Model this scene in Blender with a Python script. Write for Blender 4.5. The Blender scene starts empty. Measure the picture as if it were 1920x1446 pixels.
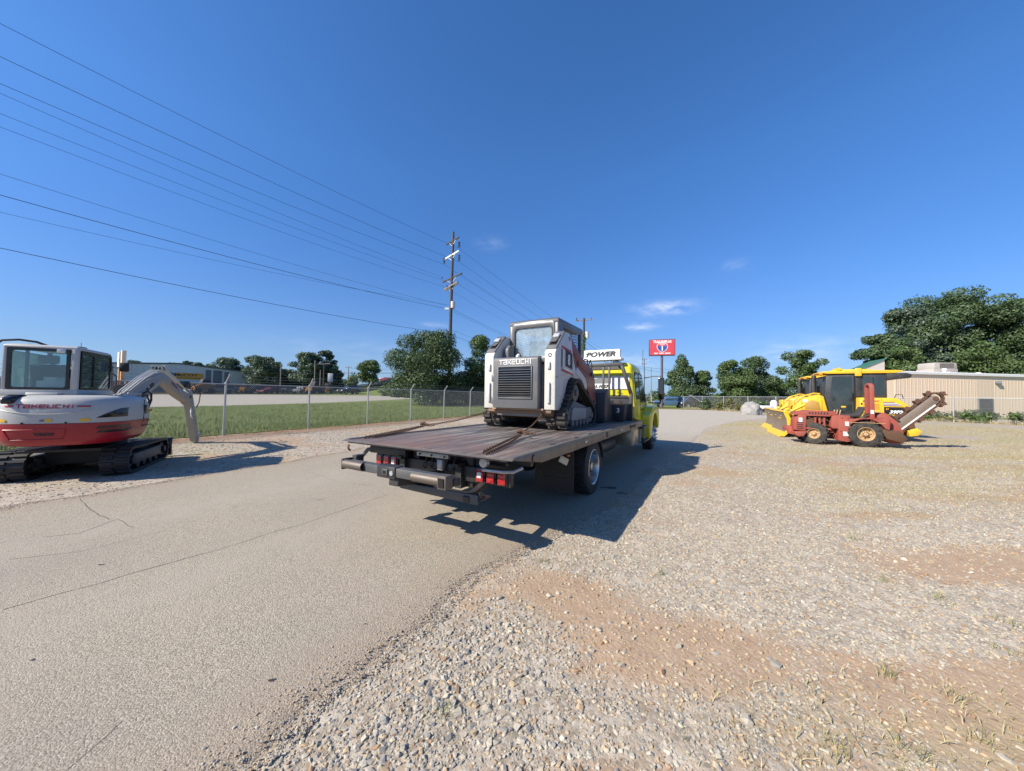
import bpy, bmesh, math, random
import numpy as np
from mathutils import Vector, Matrix, noise as mnoise
random.seed(7); rng = np.random.default_rng(11)
R = math.radians
SC = bpy.context.scene
COL = SC.collection

# ------------------------------------------------------------------ camera
PITCH, ROLL, FPX, CAMZ = 1.75, 0.75, 655.0, 1.5
cam_d = bpy.data.cameras.new('camera'); cam = bpy.data.objects.new('camera', cam_d); COL.objects.link(cam)
cam_d.sensor_width = 36; cam_d.lens = 36*FPX/1920; cam_d.clip_start = 0.05; cam_d.clip_end = 6000
CM = Matrix.Translation((0, 0, CAMZ)) @ Matrix.Rotation(R(90+PITCH), 4, 'X') @ Matrix.Rotation(R(ROLL), 4, 'Z')
cam.matrix_world = CM; SC.camera = cam

# ------------------------------------------------------------------ light
SUN_AZ = math.atan2(-0.888, -0.46)      # clockwise from +Y, towards the sun
SUN_EL = R(37)
world = bpy.data.worlds.new('World'); SC.world = world; world.use_nodes = True
wn, wl = world.node_tree.nodes, world.node_tree.links
wn.clear()
wo = wn.new('ShaderNodeOutputWorld'); bg = wn.new('ShaderNodeBackground'); sky = wn.new('ShaderNodeTexSky')
sky.sky_type = 'NISHITA'; sky.sun_disc = False; sky.sun_elevation = SUN_EL; sky.sun_rotation = SUN_AZ
sky.air_density = 1.0; sky.dust_density = 0.6; sky.ozone_density = 3.0; sky.altitude = 200
bg.inputs['Strength'].default_value = 0.085
hsv = wn.new('ShaderNodeHueSaturation'); hsv.inputs['Saturation'].default_value = 1.16; hsv.inputs['Value'].default_value = 1.0
wl.new(sky.outputs[0], hsv.inputs['Color'])
# a few thin wisps of cloud, fixed to directions in the sky
tc = wn.new('ShaderNodeTexCoord')
def wmath(op, a, b=None, c=None):
    n = wn.new('ShaderNodeMath'); n.operation = op
    for i, v in enumerate((a, b, c)):
        if v is None: continue
        if isinstance(v, (int, float)): n.inputs[i].default_value = v
        else: wl.new(v, n.inputs[i])
    return n.outputs[0]
sep = wn.new('ShaderNodeSeparateXYZ'); wl.new(tc.outputs['Generated'], sep.inputs[0])
ax = wmath('ARCTAN2', sep.outputs[0], sep.outputs[1])
el = wmath('ARCSINE', sep.outputs[2])
cmb = wn.new('ShaderNodeCombineXYZ'); wl.new(ax, cmb.inputs[0]); wl.new(wmath('MULTIPLY', el, 3.2), cmb.inputs[1])
nz = wn.new('ShaderNodeTexNoise'); nz.inputs['Scale'].default_value = 16; nz.inputs['Detail'].default_value = 7; nz.inputs['Roughness'].default_value = .62; nz.inputs['Distortion'].default_value = .4
wl.new(cmb.outputs[0], nz.inputs['Vector'])
cl = None
for (a0, e0, sa, se, amp) in ((.412, .232, .062, .016, .62), (.352, .189, .034, .009, .55), (.565, .315, .03, .014, .12), (-.065, .415, .035, .014, .14), (-.22, .195, .035, .007, .28),
                              (-.42, .115, .22, .03, .09), (.33, .085, .07, .03, .35), (.86, .105, .16, .03, .16), (.68, .10, .06, .03, .3)):
    dx = wmath('DIVIDE', wmath('SUBTRACT', ax, a0), sa); dy = wmath('DIVIDE', wmath('SUBTRACT', el, e0), se)
    r2 = wmath('ADD', wmath('MULTIPLY', dx, dx), wmath('MULTIPLY', dy, dy))
    g = wmath('MULTIPLY', wmath('EXPONENT', wmath('MULTIPLY', r2, -1.0)), amp)
    cl = g if cl is None else wmath('ADD', cl, g)
nf = wn.new('ShaderNodeMapRange'); wl.new(nz.outputs[0], nf.inputs[0]); nf.inputs[1].default_value = .36; nf.inputs[2].default_value = .72
cf = wmath('MULTIPLY', cl, nf.outputs[0]); 
cfc = wn.new('ShaderNodeClamp'); wl.new(cf, cfc.inputs[0])
hz = wn.new('ShaderNodeMix'); hz.data_type = 'RGBA'
tint = wn.new('ShaderNodeMix'); tint.data_type = 'RGBA'; tint.blend_type = 'MULTIPLY'; tint.inputs['Factor'].default_value = 1; wl.new(hsv.outputs[0], tint.inputs['A']); tl = wn.new('ShaderNodeMix'); tl.data_type = 'RGBA'; mr_ = wn.new('ShaderNodeMapRange'); wl.new(el, mr_.inputs[0]); mr_.inputs[1].default_value = .10; mr_.inputs[2].default_value = .55; wl.new(mr_.outputs[0], tl.inputs['Factor']); tl.inputs['A'].default_value = (.46, .64, .97, 1); tl.inputs['B'].default_value = (.80, 1.08, 1.36, 1); wl.new(tl.outputs['Result'], tint.inputs['B'])
wl.new(wmath('MULTIPLY', wmath('EXPONENT', wmath('MULTIPLY', wmath('MAXIMUM', el, 0.0), -9.0)), .95), hz.inputs['Factor']); wl.new(tint.outputs['Result'], hz.inputs['A']); hz.inputs['B'].default_value = (2.5, 3.7, 5.3, 1)
mixc = wn.new('ShaderNodeMix'); mixc.data_type = 'RGBA'; wl.new(cfc.outputs[0], mixc.inputs['Factor'])
wl.new(hz.outputs['Result'], mixc.inputs['A']); mixc.inputs['B'].default_value = (8.2, 8.4, 9.0, 1)
wl.new(mixc.outputs['Result'], bg.inputs['Color']); wl.new(bg.outputs[0], wo.inputs[0])

sd = bpy.data.lights.new('sun', 'SUN'); sun = bpy.data.objects.new('sun', sd); COL.objects.link(sun)
sd.energy = 4.8; sd.angle = R(.53); sd.color = (1, .92, .79)
sdir = Vector((math.sin(SUN_AZ)*math.cos(SUN_EL), math.cos(SUN_AZ)*math.cos(SUN_EL), math.sin(SUN_EL)))
sun.rotation_euler = sdir.to_track_quat('Z', 'Y').to_euler(); sun.location = (-20, -12, 30)
SC.view_settings.view_transform = 'Standard'; SC.view_settings.look = 'None'
SC.view_settings.gamma = 1; SC.view_settings.exposure = 0.80; SC.view_settings.use_curve_mapping = False

# ------------------------------------------------------------------ surveying helpers (a sight line from the camera met with a height or a depth)
def ray(px, py):
    d = CM.to_3x3() @ Vector(((px-960)/FPX, (723-py)/FPX, -1)); return d
def atz(px, py, z=0.0):
    d = ray(px, py); t = (z-CAMZ)/d.z; return Vector((0, 0, CAMZ)) + d*t
def atY(px, py, Y):
    d = ray(px, py); t = Y/d.y; return Vector((0, 0, CAMZ)) + d*t

# ------------------------------------------------------------------ mesh collector
def V(*a): return Vector(a)
class G:
    def __init__(s): s.v = []; s.f = []; s.cut = []
    def add(s, vs, fs):
        o = len(s.v); s.cut.append((o, len(s.f))); s.v += [tuple(v) for v in vs]; s.f += [tuple(i+o for i in f) for f in fs]; return s
    def box(s, x0, x1, y0, y1, z0, z1, M=None):
        vs = [V(x, y, z) for z in (z0, z1) for x, y in ((x0, y0), (x1, y0), (x1, y1), (x0, y1))]
        if M: vs = [M @ v for v in vs]
        return s.add(vs, [(0, 3, 2, 1), (4, 5, 6, 7), (0, 1, 5, 4), (1, 2, 6, 5), (2, 3, 7, 6), (3, 0, 4, 7)])
    def bar(s, p0, p1, w, h, up=(0, 0, 1)):
        p0, p1 = V(*p0), V(*p1); d = (p1-p0).normalized(); u = V(*up)
        if abs(d.dot(u)) > .98: u = V(1, 0, 0)
        sd_ = d.cross(u).normalized(); u = sd_.cross(d)
        vs = []
        for p in (p0, p1):
            for a, b in ((-1, -1), (1, -1), (1, 1), (-1, 1)): vs.append(p + sd_*a*w/2 + u*b*h/2)
        return s.add(vs, [(0, 1, 2, 3), (7, 6, 5, 4), (0, 4, 5, 1), (1, 5, 6, 2), (2, 6, 7, 3), (3, 7, 4, 0)])
    def prism(s, pts, axis, a, b):
        n = len(pts)
        def mk(p, t):
            if axis == 'y': return (p[0], t, p[1])
            if axis == 'x': return (t, p[0], p[1])
            return (p[0], p[1], t)
        vs = [mk(p, a) for p in pts] + [mk(p, b) for p in pts]
        fs = [tuple(range(n)), tuple(range(2*n-1, n-1, -1))] + [(i, n+i, n+(i+1) % n, (i+1) % n) for i in range(n)]
        return s.add(vs, fs)
    def loft(s, rings, cap=True, closed=True):
        n = len(rings[0]); vs = [p for r in rings for p in r]; fs = []
        for k in range(len(rings)-1):
            for i in range(n if closed else n-1):
                j = (i+1) % n; fs.append((k*n+i, k*n+j, (k+1)*n+j, (k+1)*n+i))
        if cap: fs.append(tuple(range(n-1, -1, -1))); fs.append(tuple((len(rings)-1)*n+i for i in range(n)))
        return s.add(vs, fs)
    def tube(s, pts, r, n=8, cap=True):
        pts = [V(*p) for p in pts]; rings = []; prev = None
        rr = r if isinstance(r, (list, tuple)) else [r]*len(pts)
        for i, p in enumerate(pts):
            d = (pts[min(i+1, len(pts)-1)]-pts[max(i-1, 0)]).normalized()
            if prev is None:
                u = V(0, 0, 1) if abs(d.z) < .9 else V(1, 0, 0)
            else: u = prev
            a = d.cross(u).normalized(); u = a.cross(d).normalized(); prev = u
            rings.append([p + (a*math.cos(2*math.pi*k/n)+u*math.sin(2*math.pi*k/n))*rr[i] for k in range(n)])
        return s.loft(rings, cap)
    def cyl(s, p0, p1, r0, r1=None, n=16): return s.tube([p0, p1], [r0, r0 if r1 is None else r1], n)
    def lathe(s, prof, o, ax, n=24, closed=False):
        # prof: list of (radius, offset along ax)
        o, ax = V(*o), V(*ax).normalized(); u = V(0, 0, 1) if abs(ax.z) < .9 else V(1, 0, 0)
        a = ax.cross(u).normalized(); u = a.cross(ax)
        rings = [[o + ax*t + (a*math.cos(2*math.pi*k/n)+u*math.sin(2*math.pi*k/n))*r for k in range(n)] for r, t in prof]
        if closed: rings.append(rings[0])
        return s.loft(rings, cap=False)
    def xf(s, M): s.v = [tuple(M @ V(*p)) for p in s.v]; return s
    def make(s, name, m, parent=None, bev=0, seg=2, smooth=None, kind=None, loc=None, clean=True):
        me = bpy.data.meshes.new(name)
        if clean or bev:
            me.from_pydata(s.v, [], s.f); bm = bmesh.new(); bm.from_mesh(me)
            bmesh.ops.recalc_face_normals(bm, faces=bm.faces)
            if bev:
                es = [e for e in bm.edges if len(e.link_faces) == 2 and e.calc_face_angle(0) > R(28)]
                bmesh.ops.bevel(bm, geom=es, offset=bev, segments=seg, profile=.5, affect='EDGES', clamp_overlap=True)
            bm.to_mesh(me); bm.free()
        else: me.from_pydata(s.v, [], s.f)
        if smooth is None: smooth = 40 if bev else 35
        me.polygons.foreach_set('use_smooth', [True]*len(me.polygons))
        me.set_sharp_from_angle(angle=R(smooth))
        me.materials.append(m)
        o = bpy.data.objects.new(name, me); COL.objects.link(o)
        if parent: o.parent = parent
        if kind: o['kind'] = kind
        if loc is not None: o.location = loc
        return o

def each(g, name, m, parent=None, **k):
    """every piece that was added becomes an object of its own"""
    out = []; cuts = g.cut+[(len(g.v), len(g.f))]
    for (v0, f0), (v1, f1) in zip(cuts[:-1], cuts[1:]):
        h = G(); h.add(g.v[v0:v1], [tuple(i-v0 for i in f) for f in g.f[f0:f1]]); out.append(h.make(name, m, parent, **k))
    return out
def tag(o, label=None, cat=None, group=None, kind=None):
    if label: o['label'] = label
    if cat: o['category'] = cat
    if group: o['group'] = group
    if kind: o['kind'] = kind
    return o
def thing(name, label, cat, loc=(0, 0, 0), rz=0, group=None):
    o = bpy.data.objects.new(name, None); COL.objects.link(o); o.location = loc; o.rotation_euler = (0, 0, rz); o.empty_display_size = .3
    return tag(o, label, cat, group)
CHILD = {}
def copy_tree(o, parent=None):
    c = o.copy(); COL.objects.link(c); c.parent = parent
    for ch in [x for x in bpy.data.objects if x.parent == o]: copy_tree(ch, c)
    return c
def share(o, name, parent, loc, rot=None):
    c = bpy.data.objects.new(name, o.data); COL.objects.link(c); c.parent = parent; c.location = loc
    if rot: c.rotation_euler = rot
    return c
def text(name, s, size, m, parent, pos, right, up, ext=.003, shear=0, bold=0, sx=1, spacing=1, align='CENTER'):
    cu = bpy.data.curves.new(name, 'FONT'); cu.body = s; cu.size = size; cu.extrude = ext; cu.shear = shear; cu.offset = bold
    cu.align_x = align; cu.align_y = 'CENTER'; cu.space_character = spacing; cu.resolution_u = 3
    t = bpy.data.objects.new('tmp', cu); me = bpy.data.meshes.new_from_object(t); bpy.data.objects.remove(t)
    me.name = name; me.materials.clear(); me.materials.append(m)
    r, u = V(*right).normalized(), V(*up).normalized(); n = r.cross(u)
    M = Matrix((( r.x*sx, u.x, n.x, pos[0]), (r.y*sx, u.y, n.y, pos[1]), (r.z*sx, u.z, n.z, pos[2]), (0, 0, 0, 1)))
    me.transform(M)
    o = bpy.data.objects.new(name, me); COL.objects.link(o); o.parent = parent; return o
# squared letters of the loader maker's wordmark, strokes on a 1 x 1 cell
WORD = {'T': ((0, 1, 1, 1), (.42, 1, .42, 0)), 'a': ((.1, 1, .9, 1), (.9, 1, .9, 0), (.9, 0, .1, 0), (.1, 0, .1, .52), (.1, .52, .9, .52)), 'K': ((.1, 1, .1, 0), (.12, .5, .45, .5), (.45, .5, .9, 1), (.45, .5, .9, 0)),
        'e': ((.9, 0, .1, 0), (.1, 0, .1, 1), (.1, 1, .9, 1), (.9, 1, .9, .5), (.9, .5, .1, .5)), 'U': ((.1, 1, .1, 0), (.1, 0, .9, 0), (.9, 0, .9, 1)),
        'C': ((.86, 1, .1, 1), (.1, 1, .1, 0), (.1, 0, .86, 0)), 'H': ((.14, .5, .86, .5), (.86, 1, .86, 0), (.14, 1, .14, 0)), 'I': ((.5, 1, .5, 0),)}
def wordmark(parent, m, pos, right, up, w, h, th, ext=.004, curve=None):
    g = G(); r, u = V(*right).normalized(), V(*up).normalized(); n = r.cross(u); p = V(*pos)
    seq = 'TaKeUCHI'; adv = [1.08, 1.2, 1.12, 1.2, 1.2, 1.12, 1.14, .5]; tot = sum(adv); x = 0; s_ = w/tot
    for ch, a in zip(seq, adv):
        for (x0, y0, x1, y1) in WORD[ch]:
            if ch == 'I': x0 = x1 = .3
            def P(xx, yy):
                q = (x + xx)*s_ - w/2
                off = curve(q) if curve else 0
                return p + r*q + u*((yy-.5)*h) + n*(off+ext/2)
            a0, a1 = P(x0, y0), P(x1, y1); d = (a1-a0).normalized()
            g.bar(a0-d*th*.45, a1+d*th*.45, th, ext, up=n)
        x += a
    return g.make('lettering', m, parent, clean=True)

# ------------------------------------------------------------------ materials
def rgb(*c): return (c[0], c[1], c[2], 1)
class NT:
    def __init__(s, name):
        s.m = bpy.data.materials.new(name); s.m.use_nodes = True; s.t = s.m.node_tree; s.n = s.t.nodes; s.l = s.t.links
        s.b = s.n['Principled BSDF']; s.out = s.n['Material Output']
    def node(s, typ, **kw):
        n = s.n.new(typ)
        for k, v in kw.items(): setattr(n, k, v)
        return n
    def set(s, n, i, v):
        if isinstance(v, bpy.types.NodeSocket): s.l.new(v, n.inputs[i])
        else: n.inputs[i].default_value = v
    def co(s, which='Object'): return s.node('ShaderNodeTexCoord').outputs[which]
    def pos(s): return s.node('ShaderNodeNewGeometry').outputs['Position']
    def noise(s, vec, scale, detail=4, rough=.55, dist=0):
        n = s.node('ShaderNodeTexNoise'); s.l.new(vec, n.inputs['Vector']); n.inputs['Scale'].default_value = scale
        n.inputs['Detail'].default_value = detail; n.inputs['Roughness'].default_value = rough; n.inputs['Distortion'].default_value = dist
        return n.outputs[0]
    def voro(s, vec, scale, feat='F1', out='Distance', rand=1):
        n = s.node('ShaderNodeTexVoronoi', feature=feat); s.l.new(vec, n.inputs['Vector']); n.inputs['Scale'].default_value = scale; n.inputs['Randomness'].default_value = rand
        return n.outputs[out]
    def rng(s, v, a, b, c=0, d=1):
        n = s.node('ShaderNodeMapRange'); s.set(n, 0, v)
        for i, x in enumerate((a, b, c, d)): n.inputs[i+1].default_value = x
        return n.outputs[0]
    def mix(s, f, a, b, mode='MIX'):
        n = s.node('ShaderNodeMix', data_type='RGBA', blend_type=mode); s.set(n, 'Factor', f); s.set(n, 'A', a); s.set(n, 'B', b); return n.outputs['Result']
    def math(s, op, a, b=0.0):
        n = s.node('ShaderNodeMath', operation=op); s.set(n, 0, a); s.set(n, 1, b); return n.outputs[0]
    def stretch(s, vec, sc):
        n = s.node('ShaderNodeMapping'); s.l.new(vec, n.inputs[0]); n.inputs['Scale'].default_value = sc; return n.outputs[0]
    def bump(s, h, strength, dist):
        n = s.node('ShaderNodeBump'); s.set(n, 'Height', h); n.inputs['Strength'].default_value = strength; n.inputs['Distance'].default_value = dist
        s.l.new(n.outputs[0], s.b.inputs['Normal']); return n.outputs[0]
    def base(s, c): s.set(s.b, 'Base Color', c)
    def rough(s, r): s.set(s.b, 'Roughness', r)
def paint(name, c, rough=.4, metal=0.0, dirt=.25, dirtc=(.22, .17, .12), sc=3, coat=0, bump=.08, spec=None):
    t = NT(name); p = t.co(); n1 = t.noise(p, sc, 6, .65); n2 = t.noise(p, sc*9, 4, .6)
    f = t.rng(t.math('ADD', t.math('MULTIPLY', n1, .7), t.math('MULTIPLY', n2, .3)), .46, .68, 0, dirt)
    col = t.mix(t.rng(n2, .3, .7, 0, .35), rgb(*c), rgb(*[x*.84 for x in c]))
    t.base(t.mix(f, col, rgb(*dirtc))); t.rough(t.rng(n1, .3, .75, rough*.85, min(1, rough*1.25+.12*dirt)))
    t.b.inputs['Metallic'].default_value = metal
    if coat: t.b.inputs['Coat Weight'].default_value = coat; t.b.inputs['Coat Roughness'].default_value = .08
    if bump: t.bump(n2, bump, .004)
    return t.m
def glass(name, tint=(.25, .33, .33), rough=.03, alpha=.55, dust=.12, dustc=(.5, .5, .47)):
    t = NT(name)
    tr = t.node('ShaderNodeBsdfTransparent'); tr.inputs[0].default_value = rgb(*tint)
    gl = t.node('ShaderNodeBsdfGlossy'); gl.inputs['Roughness'].default_value = rough; gl.inputs[0].default_value = (.9, .95, .95, 1)
    df = t.node('ShaderNodeBsdfDiffuse'); df.inputs[0].default_value = rgb(*dustc)
    fr = t.node('ShaderNodeFresnel'); fr.inputs[0].default_value = 1.5
    m1 = t.node('ShaderNodeMixShader'); t.l.new(t.math('ADD', fr.outputs[0], .05), m1.inputs[0]); t.l.new(tr.outputs[0], m1.inputs[1]); t.l.new(gl.outputs[0], m1.inputs[2])
    m2 = t.node('ShaderNodeMixShader'); n = t.noise(t.co(), 3, 5, .7); t.l.new(t.rng(n, .35, .7, dust*.4, dust), m2.inputs[0]); t.l.new(m1.outputs[0], m2.inputs[1]); t.l.new(df.outputs[0], m2.inputs[2])
    t.l.new(m2.outputs[0], t.out.inputs[0]); return t.m

M = {}
M['white'] = paint('white_paint', (.50, .495, .47), .42, dirt=.3, dirtc=(.3, .23, .15), sc=2.2)
M['exwhite'] = paint('machine_white_paint', (.41, .405, .385), .40, dirt=.3, dirtc=(.33, .29, .24), sc=1.5)
M['exred'] = paint('machine_red_paint', (.30, .008, .02), .36, dirt=.2, dirtc=(.2, .04, .04), coat=.1)
M['tlgrey'] = paint('loader_grey_paint', (.115, .12, .13), .42, metal=.2, dirt=.4, dirtc=(.2, .17, .14))
M['tlgreylight'] = paint('loader_cab_grey_paint', (.115, .12, .13), .36, metal=.3, dirt=.3)
M['tlred'] = paint('loader_dark_red_paint', (.17, .028, .032), .45, dirt=.4, dirtc=(.22, .12, .1))
M['black'] = paint('black_steel_paint', (.022, .022, .024), .45, dirt=.3, dirtc=(.1, .09, .08))
M['blackgloss'] = paint('black_gloss_paint', (.012, .012, .014), .15, dirt=.05)
M['plastic'] = paint('black_plastic', (.02, .02, .021), .6, dirt=.2)
M['rubber'] = paint('rubber', (.022, .021, .02), .8, dirt=.35, dirtc=(.12, .1, .085), sc=5, bump=.25)
M['rubberdusty'] = paint('dusty_rubber', (.022, .021, .02), .88, dirt=.6, dirtc=(.15, .125, .1), sc=6, bump=.3)
M['steel'] = paint('worn_steel', (.14, .125, .11), .5, metal=.6, dirt=.55, dirtc=(.16, .1, .06), sc=6)
M['greysteel'] = paint('grey_painted_steel', (.075, .078, .082), .5, metal=.2, dirt=.4, dirtc=(.16, .13, .11))
M['chrome'] = paint('polished_aluminium', (.55, .55, .54), .27, metal=1, dirt=.35, bump=.02)
M['galv'] = paint('galvanised_steel', (.46, .47, .47), .45, metal=.6, dirt=.25, dirtc=(.25, .22, .2), sc=8)
M['galvwire'] = paint('galvanised_wire', (.30, .31, .31), .5, metal=.5, dirt=.2)
M['rust'] = paint('rusty_chain', (.10, .05, .028), .8, dirt=.6, dirtc=(.07, .035, .02), sc=18, bump=.4)
M['cabyellow'] = paint('truck_lime_yellow_paint', (.60, .53, .006), .34, dirt=.12, coat=.25)
M['dozyellow'] = paint('dozer_yellow_paint', (.72, .44, .016), .45, dirt=.6, dirtc=(.34, .22, .10), sc=2.5, bump=.2)
M['dozorange'] = paint('orange_paint', (.72, .27, .02), .5, dirt=.2)
M['dwred'] = paint('trencher_faded_red_paint', (.30, .06, .04), .68, dirt=.85, dirtc=(.20, .10, .075), sc=4, bump=.3)
M['bladesteel'] = paint('worn_blade_steel', (.24, .19, .14), .55, metal=.3, dirt=.6, dirtc=(.2, .12, .06), sc=4)
M['cream'] = paint('rusty_cream_wheel', (.46, .31, .16), .75, dirt=.8, dirtc=(.3, .14, .06))
M['exboom'] = paint('machine_boom_grey', (.26, .255, .24), .45, dirt=.2)
M['signwhite'] = paint('sign_white', (.72, .72, .72), .4, dirt=.08)
M['signred'] = paint('sign_red', (.62, .035, .06), .4, dirt=.06)
M['signblue'] = paint('sign_blue', (.03, .08, .32), .4, dirt=.05)
M['signframe'] = paint('sign_frame', (.09, .055, .08), .5, dirt=.2)
M['stickyellow'] = paint('yellow_sticker', (.70, .42, .02), .5, dirt=.1)
M['letterred'] = paint('red_lettering', (.34, .02, .035), .4, dirt=.05)
M['letterwhite'] = paint('white_lettering', (.75, .75, .75), .5, dirt=.1)
M['letterblack'] = paint('black_lettering', (.02, .02, .02), .5, dirt=.05)
M['letterdim'] = paint('faded_lettering', (.07, .07, .07), .7, dirt=.3)
M['taillight'] = paint('red_lens', (.34, .014, .02), .18, dirt=.08, coat=.6)
M['clearlens'] = paint('clear_lens', (.55, .56, .57), .2, metal=.3, dirt=.1, coat=.5)
M['glassex'] = glass('cab_glass', (.80, .90, .92), dust=.10, dustc=(.40, .50, .52))
M['glasstl'] = glass('pale_cab_glass', (.75, .88, .92), dust=.42, dustc=(.62, .74, .78))  # pale bluish film mixed unevenly over the clear pane
M['glassdark'] = glass('dark_glass', (.08, .1, .11), dust=.06)
M['interior'] = paint('dark_interior', (.03, .032, .035), .8, dirt=.1)
M['interiorgrey'] = paint('grey_interior', (.26, .28, .29), .8, dirt=.1)
M['wood'] = paint('weathered_pole_wood', (.055, .046, .042), .9, dirt=.5, dirtc=(.10, .09, .085), sc=4, bump=.4)
M['woodpale'] = paint('pale_crossarm_wood', (.20, .17, .14), .9, dirt=.5, dirtc=(.35, .32, .3), sc=6)
M['cable'] = paint('black_cable', (.018, .019, .022), .6, dirt=0, bump=0)
M['porcelain'] = paint('brown_insulator', (.06, .035, .03), .3, dirt=.1)
M['transformer'] = paint('transformer_grey', (.5, .51, .52), .5, dirt=.25)
M['tan'] = paint('tan_metal_cladding', (.74, .58, .42), .65, dirt=.25, dirtc=(.50, .37, .25), sc=.5, bump=.02)
M['whitetrim'] = paint('white_trim', (.76, .75, .72), .5, dirt=.15)
M['mcwall'] = paint('pale_blue_metal_wall', (.56, .57, .60), .6, dirt=.1, sc=.2, bump=.02)
M['mcroof'] = paint('dark_roof_edge', (.12, .13, .15), .6, dirt=.1)
M['mcdoor'] = paint('grey_roller_door', (.12, .14, .17), .6, dirt=.1)
M['mcorange'] = paint('orange_banner', (.66, .30, .015), .6, dirt=.08)
M['orangecone'] = paint('safety_orange', (.75, .22, .03), .6, dirt=.2)
M['signred'] = paint('sign_red_faded', (.52, .045, .065), .5, dirt=.25, dirtc=(.4, .12, .12), sc=1)
M['redroof'] = paint('red_roof', (.36, .05, .05), .6, dirt=.3)
M['greenroof'] = paint('green_roof', (.03, .13, .09), .6, dirt=.1)
M['hvac'] = paint('rooftop_unit_grey', (.36, .33, .30), .6, dirt=.3)
M['hvacdark'] = paint('rooftop_unit_grille', (.12, .11, .10), .7, dirt=.3)
M['carblack'] = paint('car_black', (.018, .02, .024), .2, dirt=.12, coat=.6)
M['carblue'] = paint('car_blue', (.05, .11, .2), .22, dirt=.12, coat=.6)
M['carwhite'] = paint('car_white', (.72, .73, .74), .25, dirt=.06, coat=.5)
M['carred'] = paint('car_red', (.38, .03, .04), .25, dirt=.08, coat=.5)
M['carsilver'] = paint('car_silver', (.36, .37, .38), .25, metal=.5, dirt=.08)
M['screen'] = paint('dark_fence_mesh', (.03, .036, .045), .8, dirt=.2)
# ------------------------------------------------------------------ ground
def _h(ix, iy, seed):
    n = (ix*374761393 + iy*668265263 + seed*974634777) & 0x7fffffff
    n = ((n ^ (n >> 13))*1274126177) & 0x7fffffff
    return ((n ^ (n >> 16)) & 0xffff)/65535.0
def vnoise(x, y, seed=0):
    x = np.asarray(x, float); y = np.asarray(y, float)
    ix = np.floor(x).astype(np.int64); iy = np.floor(y).astype(np.int64); fx = x-ix; fy = y-iy
    fx = fx*fx*(3-2*fx); fy = fy*fy*(3-2*fy)
    a = _h(ix, iy, seed); b = _h(ix+1, iy, seed); c = _h(ix, iy+1, seed); d = _h(ix+1, iy+1, seed)
    return (a*(1-fx)+b*fx)*(1-fy) + (c*(1-fx)+d*fx)*fy
def fbm(x, y, seed=0, oct=4):
    s = 0; a = .5; t = 0
    for k in range(oct): s = s + a*vnoise(np.asarray(x)*2**k, np.asarray(y)*2**k, seed+k*17); t += a; a *= .55
    return s/t
def sstep(a, b, x): t = np.clip((x-a)/(b-a), 0, 1); return t*t*(3-2*t)
FD = Vector((.46, .888)).normalized(); FN = Vector((-FD.y, FD.x)); F0 = Vector((-10.1, 12.3))   # fence line; FN points to the far (street) side
def fence_d(x, y): return (np.asarray(x)-F0.x)*FN.x + (np.asarray(y)-F0.y)*FN.y
def height(x, y):
    x = np.asarray(x, float); y = np.asarray(y, float)
    d = fence_d(x, y); r = np.hypot(x, y)
    left = sstep(.5, 14, d)
    z = left*sstep(28, 112, r)*1.42
    hx, hy = -22.0, 118.0
    z = z + 6.6*np.exp(-(((x-hx)/30)**2 + ((y-hy)/17)**2)*1.0)*sstep(72, 96, r)
    return z
RE = [(-3.1, -2.2), (-2.0, -.1), (-1.07, 1.39), (-.62, 2.2), (-.2, 2.95), (.36, 3.68), (1.35, 4.95), (2.77, 6.96), (4.4, 9.4), (6.3, 12.2), (10.5, 18.5), (16, 24.5), (24, 31), (27.5, 37), (25, 46)]
LE = [(-9.4, -2.2), (-7.6, 1.8), (-6.45, 4.36), (-5.85, 5.75), (-5.35, 6.9), (-4.65, 8.3), (-4.2, 9.7), (-2.2, 14), (1.5, 21), (6, 29), (12.5, 41), (18, 50)]
def edge_x(poly, y):
    ys = [p[1] for p in poly]; xs = [p[0] for p in poly]; return np.interp(y, ys, xs)
def e_wob(y, s): return (fbm(np.asarray(y)*1.3, 3.3+s, 31+s, 4)-.5)*.34 + (fbm(np.asarray(y)*7, 8.1+s, 5+s, 3)-.5)*.10
def dirtf(x, y):
    """brown soil showing through the stone, 0..1"""
    x = np.asarray(x, float); y = np.asarray(y, float)
    v = fbm(x*.7+3, y*1.1+1, 3, 5)*1.5 - .66 + (fbm(x*4, y*4, 333, 3)-.5)*.5
    for (cx, cy, sx, sy, a) in ((2.6, 1.7, 1.1, .5, .75), (.95, 2.15, .6, .32, .75), (.45, 2.75, .3, .3, .5), (4.6, 3.25, .9, .3, .55), (5.0, 4.7, 1.6, .2, .55), (8.3, 5.6, 1.5, .25, .4), (.5, 1.35, .6, .14, .5),
                                (12.5, 9.6, 1.4, .35, .9), (10.5, 8.2, 2.5, .35, .3), (4.4, 7.2, 1.0, .3, .3), (3.0, 4.3, 1.0, .2, .35),
                                (1.9, 3.2, .9, .45, -.5), (3.3, 2.5, .7, .35, -.45), (5.5, 4.0, 1.3, .3, -.4), (2.5, 6, 1.2, .6, -.25)):
        v = v + a*np.exp(-((x-cx)/sx)**2-((y-cy)/sy)**2)
    d = fence_d(x, y)
    v = v + 1.35*np.exp(-((d+.45)/.75)**2)*(.6+.8*fbm(x*.5, y*.5, 44, 3))
    return np.clip(v*1.9, 0, 1) + .6*np.clip(np.exp(-((d+.38)/.5)**2)*(1.9*fbm(x*.9, y*.9, 45, 3)-.35), 0, 1)
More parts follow.
